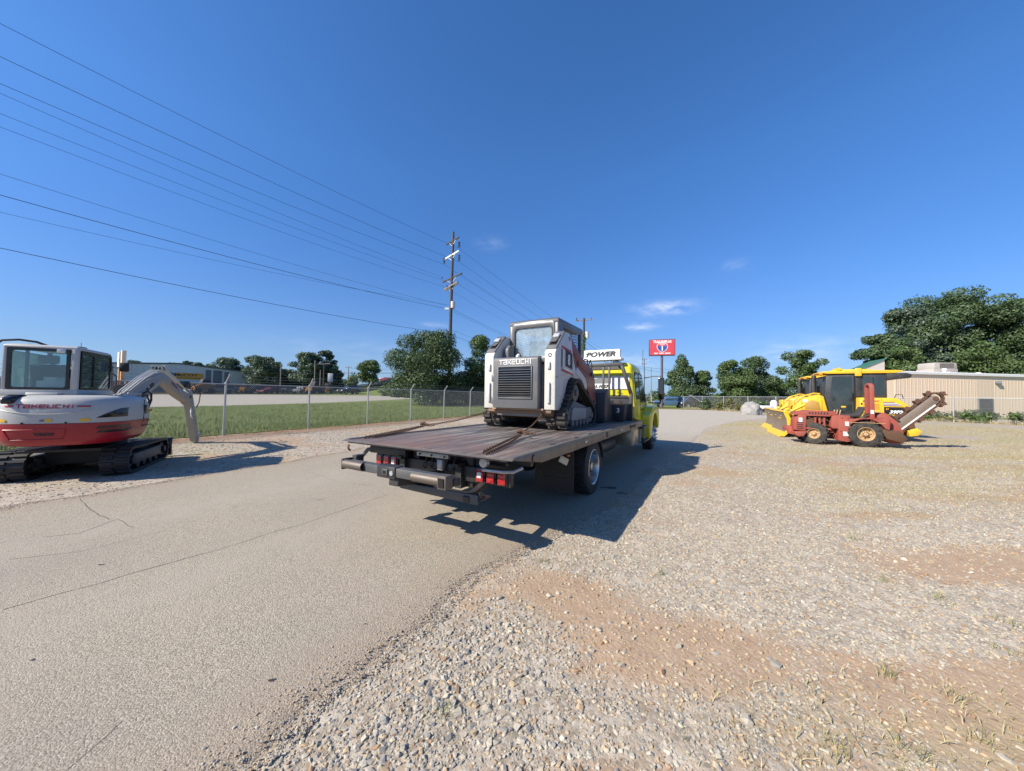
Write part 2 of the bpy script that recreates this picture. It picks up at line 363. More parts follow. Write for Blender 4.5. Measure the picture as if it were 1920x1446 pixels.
def dryf(x, y):
    x = np.asarray(x, float); y = np.asarray(y, float)
    v = fbm(x*.33, y*.6, 61, 5)*1.3-.56 + .22*sstep(5, 12, y)*sstep(5, 8, x)
    for (cx, cy, sx, sy, a) in ((3.1, 1.55, 1.2, .35, .3), (8, 8, 4, 1.6, .25), (11, 10.3, 5, .8, .45), (19, 12, 6, 2.0, .3), (6, 6, 2, .6, .15)):
        v = v + a*np.exp(-((x-cx)/sx)**2-((y-cy)/sy)**2)
    return np.clip(v*1.6, 0, 1)
def micro(x, y):
    r = np.hypot(x, y)
    return ((fbm(x*1.1, y*1.1, 9, 4)-.5)*.032 + (fbm(x*6, y*6, 19, 3)-.5)*.010)*(1-sstep(14, 26, r))
def grid_mesh(name, X, Y, Z, m, attrs=(), kind='structure', closed=False):
    nr, nc = X.shape; co = np.stack([X, Y, Z], -1).reshape(-1, 3)
    idx = np.arange(nr*nc).reshape(nr, nc)
    q = np.stack([idx[:-1, :-1], idx[:-1, 1:], idx[1:, 1:], idx[1:, :-1]], -1).reshape(-1, 4)
    me = bpy.data.meshes.new(name); me.vertices.add(len(co)); me.vertices.foreach_set('co', co.ravel())
    me.loops.add(q.size); me.loops.foreach_set('vertex_index', q.ravel()); me.polygons.add(len(q))
    me.polygons.foreach_set('loop_start', np.arange(0, q.size, 4)); me.update(calc_edges=True)
    me.polygons.foreach_set('use_smooth', [True]*len(q))
    for nm, val in attrs:
        a = me.attributes.new(nm, 'FLOAT', 'POINT'); a.data.foreach_set('value', val.ravel().astype(np.float32))
    me.validate(); me.materials.append(m); o = bpy.data.objects.new(name, me); COL.objects.link(o)
    if kind: o['kind'] = kind
    return o
def mat_ground():
    t = NT('gravel_ground'); p = t.pos()
    at = t.node('ShaderNodeAttribute', attribute_name='dirt').outputs['Fac']; dr = t.node('ShaderNodeAttribute', attribute_name='dry').outputs['Fac']
    v1 = t.voro(p, 38, out='Color'); sepc = t.node('ShaderNodeSeparateColor'); t.l.new(v1, sepc.inputs[0])
    v2 = t.voro(p, 16, out='Color'); sepd = t.node('ShaderNodeSeparateColor'); t.l.new(v2, sepd.inputs[0])
    n = t.noise(p, 90, 3, .6); nb = t.noise(p, 1.2, 5, .6); n3 = t.noise(p, 9, 6, .7)
    st = t.mix(sepc.outputs[0], rgb(.19, .16, .12), rgb(.39, .345, .28))
    st = t.mix(t.rng(sepd.outputs[1], .6, .95, 0, .6), st, rgb(.52, .475, .40))
    st = t.mix(t.rng(sepc.outputs[1], .6, 1, 0, .6), st, rgb(.36, .265, .18))
    soil = t.mix(n3, rgb(.19, .10, .045), rgb(.43, .275, .155)); soil = t.mix(t.rng(n, .4, .7, 0, .5), soil, rgb(.42, .34, .26))
    k = t.rng(t.math('ADD', at, t.math('MULTIPLY', t.math('SUBTRACT', n3, .5), .9)), .2, .75, .10, .84)
    c = t.mix(k, st, soil)
    c = t.mix(t.rng(at, 1.02, 1.4, 0, .9), c, t.mix(n3, rgb(.19, .085, .035), rgb(.46, .25, .12)))
    gr = t.mix(n3, rgb(.20, .19, .075), rgb(.42, .35, .18))
    k2 = t.rng(t.math('ADD', dr, t.math('MULTIPLY', t.math('SUBTRACT', n3, .5), 1.4)), .2, .9, 0, .58)
    c = t.mix(k2, c, gr); c = t.mix(t.rng(nb, .3, .7, 0, .25), c, rgb(.36, .31, .24), )
    t.base(c); t.rough(.95)
    vd = t.voro(p, 38); vd2 = t.voro(p, 85); hh = t.math('ADD', t.math('MULTIPLY', vd, -1.0), t.math('MULTIPLY', vd2, -.4)); hh = t.math('ADD', hh, t.math('MULTIPLY', n3, .6))
    t.bump(t.math('ADD', hh, t.math('MULTIPLY', t.voro(p, 150), -.3)), .45, .008); return t.m
M['ground'] = mat_ground()
th = np.linspace(R(-205), R(205)-R(.001), 900); 
rr = np.concatenate([[0.02, .3, .6, .8], np.geomspace(.9, 30, 260), np.geomspace(31, 4000, 90)])
TH, RR = np.meshgrid(np.linspace(0, 2*math.pi, 720), rr, indexing='xy'); GX, GY = RR*np.sin(TH), RR*np.cos(TH)
GZ = height(GX, GY) + micro(GX, GY) - .014
grid_mesh('ground', GX, GY, GZ, M['ground'], (('dirt', dirtf(GX, GY)), ('dry', dryf(GX, GY))))

def mat_road():
    t = NT('worn_asphalt'); p = t.pos()
    v = t.voro(p, 105, out='Color'); s = t.node('ShaderNodeSeparateColor'); t.l.new(v, s.inputs[0])
    vb = t.voro(p, 210, out='Color'); s2 = t.node('ShaderNodeSeparateColor'); t.l.new(vb, s2.inputs[0])
    c = t.mix(s.outputs[0], rgb(.215, .182, .135), rgb(.385, .335, .258)); c = t.mix(t.rng(s2.outputs[0], .72, 1, 0, .8), c, rgb(.54, .48, .39)); c = t.mix(t.rng(s2.outputs[1], .7, 1, 0, .75), c, rgb(.12, .10, .082))
    n = t.noise(p, .55, 6, .62); n2 = t.noise(t.stretch(p, (1, 1, 1)), 2.6, 5, .6); n4 = t.noise(p, 14, 4, .7)
    c = t.mix(t.rng(n, .42, .66, 0, .5), c, t.mix(s.outputs[1], rgb(.20, .175, .142), rgb(.315, .28, .235)))
    c = t.mix(t.rng(n2, .5, .72, 0, .45), c, rgb(.33, .265, .205)); c = t.mix(t.rng(n4, .66, .74, 0, .5), c, rgb(.12, .11, .10))
    ed = t.node('ShaderNodeAttribute', attribute_name='edge').outputs['Fac']
    ke = t.rng(t.math('ADD', ed, t.math('MULTIPLY', t.math('SUBTRACT', n4, .5), .5)), .15, .95, 0, .85)
    c = t.mix(ke, c, t.mix(s2.outputs[2], rgb(.16, .12, .08), rgb(.42, .345, .26)))
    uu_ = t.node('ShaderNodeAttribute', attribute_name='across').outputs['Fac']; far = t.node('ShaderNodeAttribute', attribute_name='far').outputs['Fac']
    wp = t.math('ADD', t.math('EXPONENT', t.math('MULTIPLY', t.math('POWER', t.math('DIVIDE', t.math('SUBTRACT', uu_, .30), .09), 2.0), -1.0)), t.math('EXPONENT', t.math('MULTIPLY', t.math('POWER', t.math('DIVIDE', t.math('SUBTRACT', uu_, .66), .10), 2.0), -1.0)))
    c = t.mix(t.math('MULTIPLY', wp, t.rng(n2, .3, .7, .1, .5)), c, rgb(.36, .32, .26))
    nst = t.noise(p, 1.7, 3, .5, .8); c = t.mix(t.rng(nst, .69, .76, 0, .45), c, rgb(.11, .095, .08))
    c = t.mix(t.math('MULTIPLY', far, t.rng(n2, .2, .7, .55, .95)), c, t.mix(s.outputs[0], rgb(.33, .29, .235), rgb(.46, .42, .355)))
    t.base(c); t.rough(.9)
    t.b.inputs['Specular IOR Level'].default_value = .3
    vd = t.voro(p, 105); vd2 = t.voro(p, 210); t.bump(t.math('ADD', t.math('MULTIPLY', vd, -1.0), t.math('MULTIPLY', vd2, -.6)), .5, .007); return t.m

M['road'] = mat_road()
yy = np.concatenate([np.linspace(-2, 1, 20), np.geomspace(1.02, 46, 620)]); uu = np.concatenate([np.linspace(0, .06, 8), np.linspace(.07, .93, 70), np.linspace(.94, 1, 8)])
YY, UU = np.meshgrid(yy, uu, indexing='ij'); XL = edge_x(LE, YY)+e_wob(YY, 1); XR = edge_x(RE, YY)+e_wob(YY, 2)
XX = XL*(1-UU)+XR*UU; wd = XR-XL
ROADZ = lambda x, y: height(x, y) + (fbm(np.asarray(x)*.4, np.asarray(y)*.4, 71, 2)-.5)*.012*(1-sstep(20, 30, np.asarray(y)))
ef = np.clip(1-np.minimum(UU, 1-UU)*wd/.75, 0, 1)
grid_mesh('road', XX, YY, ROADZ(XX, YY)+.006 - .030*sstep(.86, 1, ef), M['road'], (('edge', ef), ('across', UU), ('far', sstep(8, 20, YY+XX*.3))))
# cracks and a seam in the asphalt
def crack(pts, w, seed, amp=.035):
    g = G(); P = []
    for (a, b) in zip(pts[:-1], pts[1:]):
        n = max(2, int((Vector(b)-Vector(a)).length/.05))
        for i in range(n): P.append((a[0]+(b[0]-a[0])*i/n, a[1]+(b[1]-a[1])*i/n))
    P = np.array(P); k = np.arange(len(P))*.05
    P[:, 0] += (fbm(k*2.5, k*0+seed, seed, 4)-.5)*amp*2; P[:, 1] += (fbm(k*2.5, k*0+seed+9, seed+3, 4)-.5)*amp*2
    ww = w*(.35+1.2*fbm(k*4, k*0, seed+5, 3)); d = np.gradient(P, axis=0); nn = np.stack([-d[:, 1], d[:, 0]], 1)/np.maximum(1e-6, np.hypot(d[:, 0], d[:, 1]))[:, None]
    A = P+nn*ww[:, None]/2; B = P-nn*ww[:, None]/2
    vs = []; 
    for (a, b) in zip(A, B): vs += [(a[0], a[1], float(ROADZ(a[0], a[1]))+.0075), (b[0], b[1], float(ROADZ(b[0], b[1]))+.0075)]
    return vs, [(2*i, 2*i+1, 2*i+3, 2*i+2) for i in range(len(P)-1)]
M['crack'] = paint('crack_filler', (.07, .06, .05), .95, dirt=.5, dirtc=(.14, .11, .08), bump=0)  # dark brown tone of the crack ribbons
g = G()
def C(*p): return [tuple(atz(*q).xy) for q in p]
for i, (pts, w) in enumerate(((C((0, 1145), (180, 1095), (400, 1035), (560, 985), (740, 925)), .006), (C((150, 935), (170, 958), (215, 975)), .008), (C((215, 975), (150, 1000), (60, 1010)), .005),
                              (C((215, 975), (260, 990)), .006), (C((120, 1446), (200, 1380), (260, 1330)), .003), (C((560, 880), (640, 905), (700, 912)), .004), (C((20, 1050), (150, 1035), (330, 990)), .003))):
    vs, fs = crack(pts, w, 5+i*7); g.add(vs, fs)
g.make('road_crack', M['crack'], clean=False, kind='stuff')
bpy.data.objects['road_crack'].parent = bpy.data.objects['road']

def mat_grass():
    t = NT('mown_grass'); p = t.pos(); n = t.noise(p, .35, 6, .65); n2 = t.noise(p, 5, 5, .7); n3 = t.noise(t.stretch(p, (1, 1, 1)), 30, 3, .7)
    c = t.mix(t.rng(n2, .3, .7), rgb(.10, .145, .02), rgb(.18, .22, .042)); c = t.mix(t.rng(n, .42, .7, 0, .65), c, rgb(.22, .215, .06)); c = t.mix(t.rng(n3, .4, .75, 0, .5), c, rgb(.055, .085, .015))
    t.base(c); t.rough(.9); t.bump(t.math('ADD', n3, n2), .8, .06); return t.m
M['stain'] = paint('damp_stain', (.045, .04, .036), .55, dirt=.2, bump=0)
def stain(px, py, rx, ry, seed, name='stain'):
    c = atz(px, py, 0); vs = [(c.x, c.y, float(ROADZ(c.x, c.y))+.0085)]; n = 28
    for k in range(n):
        a = 2*math.pi*k/n; r_ = .6+.75*mnoise.noise(Vector((math.cos(a)*1.3, math.sin(a)*1.3, seed))); x, y = c.x+math.cos(a)*rx*r_, c.y+math.sin(a)*ry*r_; vs.append((x, y, float(ROADZ(x, y))+.0085))
    o = G().add(vs, [(0, k+1, (k+1) % n+1) for k in range(n)]).make(name, M['stain'], bpy.data.objects['road'], clean=False)
for i, (px, py, rx, ry) in enumerate(((510, 1278, .035, .012), (1140, 915, .30, .10), (1165, 925, .16, .05), (685, 1172, .02, .008), (190, 1060, .03, .02), (845, 1105, .018, .008), (60, 1240, .02, .01))): stain(px, py, rx, ry, i*3.1)
M['grass'] = mat_grass()
# grass verge between the fence and the street
def street_near(s):   # s along the fence; distance of the street's near kerb beyond the fence
    return np.interp(s, [-40, -5, 10, 25, 45, 70, 110], [30, 27, 27, 29, 34, 45, 60])
ss = np.linspace(-30, 95, 320); vv = np.linspace(0, 1, 60); S_, V_ = np.meshgrid(ss, vv, indexing='ij')
D0 = .12 + (fbm(S_*1.2, S_*0, 77, 4)-.5)*.5; D_ = D0 + V_*(street_near(S_)-D0)
VX = F0.x + FD.x*S_ + FN.x*D_; VY = F0.y + FD.y*S_ + FN.y*D_
grid_mesh('grass_verge', VX, VY, height(VX, VY)+.012, M['grass'])
# street beyond
def mat_street():
    t = NT('pale_street_concrete'); p = t.pos(); n = t.noise(p, .3, 5, .6); n2 = t.noise(p, 12, 4, .7)
    t.base(t.mix(t.rng(n2, .3, .7), t.mix(n, rgb(.27, .24, .19), rgb(.34, .305, .245)), rgb(.37, .335, .27))); t.rough(.9); return t.m
M['street'] = mat_street()
W_ = street_near(S_) + V_*np.interp(S_, [-30, 95], [34, 34]); SX = F0.x + FD.x*S_ + FN.x*W_; SY = F0.y + FD.y*S_ + FN.y*W_
grid_mesh('street', SX, SY, height(SX, SY)+.02, M['street'])
# far grass beyond the street (hill)
W2 = street_near(S_)+34 + V_*150; HX = F0.x+FD.x*S_*1.6+FN.x*W2; HY = F0.y+FD.y*S_*1.6+FN.y*W2
TH2, RR2 = np.meshgrid(np.linspace(R(-60), R(12), 160), np.concatenate([np.linspace(88, 190, 90), np.geomspace(195, 3800, 30)]), indexing='xy'); HX, HY = RR2*np.sin(TH2), RR2*np.cos(TH2)
grid_mesh('hill', HX, HY, height(HX, HY)+.03, M['grass'])
# green field beyond the yard on the right
TH2, RR2 = np.meshgrid(np.linspace(R(12.05), R(75), 160), np.concatenate([np.linspace(54, 190, 60), np.geomspace(195, 3800, 30)]), indexing='xy'); HX, HY = RR2*np.sin(TH2), RR2*np.cos(TH2)
grid_mesh('field', HX, HY, height(HX, HY)+.03, M['grass'])

# ------------------------------------------------------------------ loose stones
def ico(nv, seed):
    r = random.Random(seed); bm = bmesh.new(); 
    pts = []
    for i in range(nv):
        z = 1-2*(i+.5)/nv; a = i*2.39996; q = math.sqrt(1-z*z); k = r.uniform(.62, 1.2); pts.append((q*math.cos(a)*k, q*math.sin(a)*k, z*k))
    for p in pts: bm.verts.new(p)
    bmesh.ops.convex_hull(bm, input=bm.verts); bmesh.ops.triangulate(bm, faces=bm.faces)
    bm.verts.ensure_lookup_table(); 
    loose = [v for v in bm.verts if not v.link_faces]; bmesh.ops.delete(bm, geom=loose, context='VERTS'); bm.verts.index_update()
    vs = np.array([v.co[:] for v in bm.verts]); fs = np.array([[v.index for v in f.verts] for f in bm.faces]); bm.free(); return vs, fs
def mat_stone():
    t = NT('crushed_stone'); a = t.node('ShaderNodeAttribute', attribute_name='col').outputs['Color']; p = t.pos()
    n = t.noise(p, 60, 4, .7); t.base(t.mix(t.rng(n, .3, .75, 0, .4), a, t.mix(.5, a, rgb(.16, .13, .10)))); t.rough(.92); t.bump(n, .4, .004); return t.m
M['stone'] = mat_stone()
PAL = np.array([(.30, .285, .265), (.35, .335, .31), (.25, .245, .24), (.38, .345, .29), (.38, .30, .21), (.33, .25, .17), (.41, .39, .35), (.29, .19, .12), (.215, .215, .225), (.33, .31, .28)])
def scatter(name, xs, ys, size, cols, parent=None, flat=.62, dz=-.014, nv=(8, 9, 10, 11), base=None, seed=1):
    q = np.random.default_rng(seed); N = len(xs); Vs = []; Fs = []; Cs = []; off = 0
    which = q.integers(0, 6, N); shapes = [ico(nv[k % len(nv)], 50+k) for k in range(6)]
    z = (height(xs, ys)+micro(xs, ys)+dz) if base is None else base(xs, ys)
    for k in range(6):
        m = which == k; n = m.sum(); 
        if not n: continue
        vs, fs = shapes[k]; a = q.uniform(0, 6.283, n); s = size[m]*1.12
        sc = np.stack([s*q.uniform(.75, 1.25, n), s*q.uniform(.6, 1.0, n), s*flat*q.uniform(.6, 1.15, n)], 1)*.5
        P = vs[None]*sc[:, None, :]; tl = q.normal(0, .35, n)
        y = P[..., 1]*np.cos(tl)[:, None]-P[..., 2]*np.sin(tl)[:, None]; zz = P[..., 1]*np.sin(tl)[:, None]+P[..., 2]*np.cos(tl)[:, None]; P[..., 1] = y; P[..., 2] = zz
        c, s_ = np.cos(a)[:, None], np.sin(a)[:, None]; X = P[..., 0]*c-P[..., 1]*s_; Y = P[..., 0]*s_+P[..., 1]*c
        P = np.stack([X+xs[m][:, None], Y+ys[m][:, None], P[..., 2]+(z[m]+sc[:, 2]*.22)[:, None]], -1)
        Vs.append(P.reshape(-1, 3)); Fs.append((fs[None]+(off+np.arange(n)*len(vs))[:, None, None]).reshape(-1, 3)); off += n*len(vs)
        Cs.append(np.repeat(cols[m], len(vs), 0))
    co = np.concatenate(Vs); f = np.concatenate(Fs); cc = np.concatenate(Cs)
    me = bpy.data.meshes.new(name); me.vertices.add(len(co)); me.vertices.foreach_set('co', co.astype(np.float32).ravel()); me.loops.add(f.size); me.loops.foreach_set('vertex_index', f.ravel().astype(np.int32))
    me.polygons.add(len(f)); me.polygons.foreach_set('loop_start', np.arange(0, f.size, 3, dtype=np.int32)); me.polygons.foreach_set('use_smooth', [False]*len(f)); me.update(calc_edges=True)
    at = me.attributes.new('col', 'FLOAT_COLOR', 'POINT'); at.data.foreach_set('color', np.concatenate([cc, np.ones((len(cc), 1))], 1).astype(np.float32).ravel())
    me.materials.append(M['stone']); o = bpy.data.objects.new(name, me); COL.objects.link(o); o['kind'] = 'stuff'
    if parent: o.parent = parent
    return o
def stone_cols(q, xs, ys, n):
    d = dirtf(xs, ys); w = q.random(n); idx = np.where(w < .25+.55*np.minimum(d, 1), q.choice([3, 4, 5, 7, 4, 9], n), q.choice([0, 1, 2, 6, 8, 9, 1, 3], n))
    return PAL[idx]*q.uniform(.82, 1.08, (n, 1))*np.array([[1.12, 1.07, .95]])
def right_of_road(x, y, m=.0): return x > edge_x(RE, y)+e_wob(y, 2)+m
q = np.random.default_rng(4)
XS, YS, SZ = [], [], []
for (y0, y1, x1, n, s0, s1) in ((.95, 2.3, 4.2, 52000, .005, .027), (2.3, 4.2, 7.2, 64000, .007, .030), (4.2, 7.5, 13, 52000, .011, .036), (7.5, 13, 23, 26000, .02, .045)):
    x = q.uniform(-2.2, x1, n); y = q.uniform(y0, y1, n)
    den = np.clip(1.15-.95*dirtf(x, y), .26, 1)*np.clip(.45+1.1*fbm(x*1.7, y*1.7, 88, 4), 0, 1)
    k = right_of_road(x, y, -.02+.0) & (q.random(n) < den) & (np.abs(x/y) < 1.75)
    x, y = x[k], y[k]; s = s0+(s1-s0)*q.random(len(x))**2.6; XS.append(x); YS.append(y); SZ.append(s)
# windrow of bigger rock at the near road edge
n = 800; y = q.uniform(.95, 2.4, n); x = edge_x(RE, y)+.30+np.abs(q.normal(0, .45, n)); s = .018+.03*q.random(n)**2; XS.append(x); YS.append(y); SZ.append(s)
n = 260; y = q.uniform(1.2, 6, n); x = edge_x(RE, y)+.2+q.uniform(0, 4, n); s = .032+.026*q.random(n)**2; XS.append(x); YS.append(y); SZ.append(s)
XS, YS, SZ = map(np.concatenate, (XS, YS, SZ))
o = scatter('gravel', XS, YS, SZ, stone_cols(q, XS, YS, len(XS)))
tag(o, 'loose grey and tan crushed stone covering the lot right of the road', 'gravel', kind='stuff')
# left shoulder between the road and the fence
n = 62000; y = q.uniform(3.5, 19, n); x = q.uniform(-13, 2, n); dl = edge_x(LE, y)+e_wob(y, 1)-x; fd = fence_d(x, y)
k = (dl > -.03) & (fd < -.75-.35*fbm(x*.8, y*.8, 14, 3)) & (q.random(n) < np.clip(1.1-.8*dirtf(x, y), .05, 1)); x, y = x[k], y[k]
o = scatter('gravel_shoulder', x, y, (.010+.026*q.random(len(x))**2.5)*(1+y*.02), stone_cols(q, x, y, len(x))*.80, seed=3)
tag(o, 'grey crushed stone shoulder between the road and the chain fence', 'gravel', kind='stuff')
# grit spilled over the asphalt edge
n = 14000; y = 1+6.5*q.random(n)**1.3; x = edge_x(RE, y)+e_wob(y, 2)-np.abs(q.normal(0, .14, n))+.05; x2 = edge_x(LE, y)+e_wob(y, 1)+np.abs(q.normal(0, .09, n)); s = np.where(q.random(n) < .5, 1, 0); x = np.where(s == 1, x, x2); y = np.where(s == 1, y, y+2.5)
x = np.where(s == 1, x, edge_x(LE, y)+e_wob(y, 1)+np.abs(q.normal(0, .09, n)))
o = scatter('grit', x, y, .005+.012*q.random(n)**2, PAL[q.choice([3, 4, 5, 9], n)], base=lambda a, b: ROADZ(a, b)+.007, seed=5)
tag(o, 'fine grit spilled along the broken edges of the asphalt', 'grit', kind='stuff')

# ------------------------------------------------------------------ grass blades and weeds
def mat_blade(name, c0, c1):
    t = NT(name); oi = t.node('ShaderNodeAttribute', attribute_name='rnd').outputs['Fac']; t.base(t.mix(oi, rgb(*c0), rgb(*c1))); t.rough(.7)
    t.b.inputs['Subsurface Weight'].default_value = 0; return t.m
def blades(name, xs, ys, h, w, m, per=5, spread=.05, lean=.45, z=None, label=None, cat='grass', seed=2):
    q = np.random.default_rng(seed); N = len(xs)*per; x = np.repeat(xs, per)+q.normal(0, spread, N); y = np.repeat(ys, per)+q.normal(0, spread, N)
    hh = np.repeat(h, per)*q.uniform(.5, 1.1, N); ww = w*q.uniform(.6, 1.3, N)*(.6+.4*np.repeat(h, per)/max(1e-6, h.max())); a = q.uniform(0, 6.283, N); la = q.uniform(0, 6.283, N); ll = hh*np.abs(q.normal(0, lean, N))
    zz = (height(x, y)+micro(x, y)-.03) if z is None else z(x, y)
    dx, dy = np.cos(a)*ww/2, np.sin(a)*ww/2; mx, my = np.cos(la)*ll*.35, np.sin(la)*ll*.35; tx, ty = np.cos(la)*ll, np.sin(la)*ll
    P = np.stack([np.stack([x-dx, y-dy, zz], -1), np.stack([x+dx, y+dy, zz], -1), np.stack([x+mx+dx*.7, y+my+dy*.7, zz+hh*.6], -1), np.stack([x+mx-dx*.7, y+my-dy*.7, zz+hh*.6], -1), np.stack([x+tx, y+ty, zz+hh*.95], -1)], 1).reshape(-1, 3)
    b = (np.arange(N)*5)[:, None]; q4 = b+np.array([[0, 1, 2, 3]]); t3 = b+np.array([[3, 2, 4]])
    me = bpy.data.meshes.new(name); me.vertices.add(len(P)); me.vertices.foreach_set('co', P.astype(np.float32).ravel())
    L = np.concatenate([q4.ravel(), t3.ravel()]).astype(np.int32); me.loops.add(len(L)); me.loops.foreach_set('vertex_index', L); me.polygons.add(2*N)
    me.polygons.foreach_set('loop_start', np.concatenate([np.arange(0, 4*N, 4), 4*N+np.arange(0, 3*N, 3)]).astype(np.int32)); me.update(calc_edges=True)
    at = me.attributes.new('rnd', 'FLOAT', 'POINT'); at.data.foreach_set('value', np.repeat(q.random(N), 5).astype(np.float32))
    me.materials.append(m); o = bpy.data.objects.new(name, me); COL.objects.link(o); o['kind'] = 'stuff'
    if label: o['label'] = label; o['category'] = cat
    return o
M['bladegreen'] = mat_blade('green_blades', (.075, .12, .02), (.19, .22, .06))
M['bladedry'] = mat_blade('dry_blades', (.20, .19, .07), (.46, .38, .22))
n = 26000; s = q.uniform(-8, 40, n); d = .25+26*q.random(n)**1.6; x = F0.x+FD.x*s+FN.x*d; y = F0.y+FD.y*s+FN.y*d
blades('grass', x, y, .10+.12*q.random(n)*fbm(x*.6, y*.6, 5, 3)*2, .012, M['bladegreen'], per=4, spread=.12, z=lambda a, b: height(a, b)+.005, label='mown green grass between the chain fence and the street', seed=6)
n = 900; s = q.uniform(-10, 32, n); d = q.normal(-.25, .35, n); x = F0.x+FD.x*s+FN.x*d; y = F0.y+FD.y*s+FN.y*d
k = fbm(x, y, 92, 3) > .45; x, y = x[k], y[k]
blades('dead_grass', x, y, .05+.10*q.random(len(x)), .010, M['bladedry'], per=7, spread=.10, lean=.9, label='dead straw and sparse dry grass along the foot of the fence', seed=8)
n = 60000; y = 1.1+22*q.random(n)**1.5; x = -1+30*q.random(n)*np.clip(y/14+.15, 0, 1); k = right_of_road(x, y, .2) & (q.random(n) < np.clip(dryf(x, y)*1.3-.08, 0, 1)*np.where(y < 4, .5, 1)); x, y = x[k], y[k]
blades('dry_grass', x, y, .02+.055*q.random(len(x))+.002*y, .006, M['bladedry'], per=5, spread=.09, lean=1.0, label='thin dry grass growing through the gravel lot', seed=9)
n = 2300; y = 1.1+16*q.random(n)**1.4; x = -1+26*q.random(n)*np.clip(y/13+.2, 0, 1); k = right_of_road(x, y, .15) & (fbm(x*.8, y*.8, 123, 4) > .57); x, y = x[k], y[k]
blades('weeds', x, y, .012+.035*q.random(len(x)), .005, mat_blade('weed_blades', (.10, .13, .035), (.26, .25, .11)), per=7, spread=.035, lean=.9, label='small green weeds dotted through the gravel lot', cat='weeds', seed=10)
pts = [atz(*p).xy for p in ((1655, 1255), (1880, 1215), (1795, 1300), (1890, 1165), (1020, 1050), (1240, 1075), (830, 1335), (1660, 1090), (1600, 1010), (1750, 1120), (1560, 1400), (1720, 1420), (1850, 1380))]
x = np.repeat([p.x for p in pts], 3)+q.normal(0, .03, 3*len(pts)); y = np.repeat([p.y for p in pts], 3)+q.normal(0, .03, 3*len(pts))
blades('weed_tuft', x, y, .07+.05*q.random(len(x)), .004, mat_blade('tuft_blades', (.13, .15, .045), (.32, .3, .13)), per=9, spread=.02, lean=.6, label='wispy green grass tufts in the near gravel', cat='weeds', seed=12)
# ------------------------------------------------------------------ wheels
def ring_pts(cx, cz, r, a0, a1, n): return [(cx+r*math.cos(a0+(a1-a0)*i/n), cz+r*math.sin(a0+(a1-a0)*i/n)) for i in range(n+1)]
def wheel(parent, x, y, z, R_, w, rim_r, side=-1, rimmat='chrome', dual=False, deep=.09, tyremat='rubber', holes=True, lug=0, steer=0):
    """side=-1: the outer face looks to -y"""
    W = G(); hw = w/2
    prof = [(rim_r, -hw*.9), (rim_r*1.06, -hw), (R_*.86, -hw*1.02), (R_*.965, -hw*.9), (R_, -hw*.68), (R_, hw*.68), (R_*.965, hw*.9), (R_*.86, hw*1.02), (rim_r*1.06, hw), (rim_r, hw*.9)]
    cy = y + (hw if side < 0 else -hw)
    W.lathe(prof, (0, 0, 0), (0, 1, 0), 40, closed=True)
    n = 36 if not lug else 20
    for k in range(n):
        a = 2*math.pi*k/n; c, s = math.cos(a), math.sin(a)
        for sg in (-1, 1):
            e = .012 if not lug else lug
            T = Matrix.Rotation(-a, 4, 'Y')
            sk = Matrix.Rotation(R(28 if lug else 0)*sg, 4, 'X')
            W.box(R_-.004, R_+e, sg*hw*.1 if sg > 0 else -hw*.80, sg*hw*.80 if sg > 0 else -hw*.1, -R_*.055, R_*.055, T @ Matrix.Translation((0, 0, R_*.06 if (sg > 0) else 0)) @ Matrix.Translation((0, 0, 0)))
    wh = bpy.data.objects.new('wheel', None); COL.objects.link(wh); wh.parent = parent; wh.location = (x, cy, z); wh.rotation_euler = (0, 0, steer)
    W.make('tyre', M[tyremat], wh)
    g = G(); o = side
    g.lathe([(rim_r*1.04, o*hw*.96), (rim_r*.99, o*hw*1.0), (rim_r*.93, o*hw*.9), (rim_r*.88, o*(hw-deep*.5)), (rim_r*.84, o*(hw-deep)), (rim_r*.5, o*(hw-deep*1.15)), (rim_r*.42, o*(hw-deep*.8)), (rim_r*.26, o*(hw-deep*.75)), (rim_r*.24, o*(hw-deep*.25)), (rim_r*.02, o*(hw-deep*.2))], (0, 0, 0), (0, 1, 0), 36)
    g.make('rim', M[rimmat], wh)
    if holes:
        g = G()
        for k in range(8):
            a = 2*math.pi*k/8; c, s = math.cos(a)*rim_r*.68, math.sin(a)*rim_r*.68
            g.cyl((c, o*(hw-deep*1.04), s), (c, o*(hw-deep*1.2)+o*.012, s), rim_r*.085, n=10)
        each(g, 'hand_hole', M['blackgloss'], wh)
        g = G()
        for k in range(8):
            a = 2*math.pi*(k+.5)/8; c, s = math.cos(a)*rim_r*.36, math.sin(a)*rim_r*.36
            g.cyl((c, o*(hw-deep*.78), s), (c, o*(hw-deep*.3), s), rim_r*.045, n=6)
        each(g, 'wheel_nut', M['chrome'] if rimmat == 'chrome' else M['rust'], wh)
    return wh

M['glassdoz0'] = paint('dark_mirror_glass', (.02, .025, .03), .12, dirt=.1, coat=.2, bump=0)
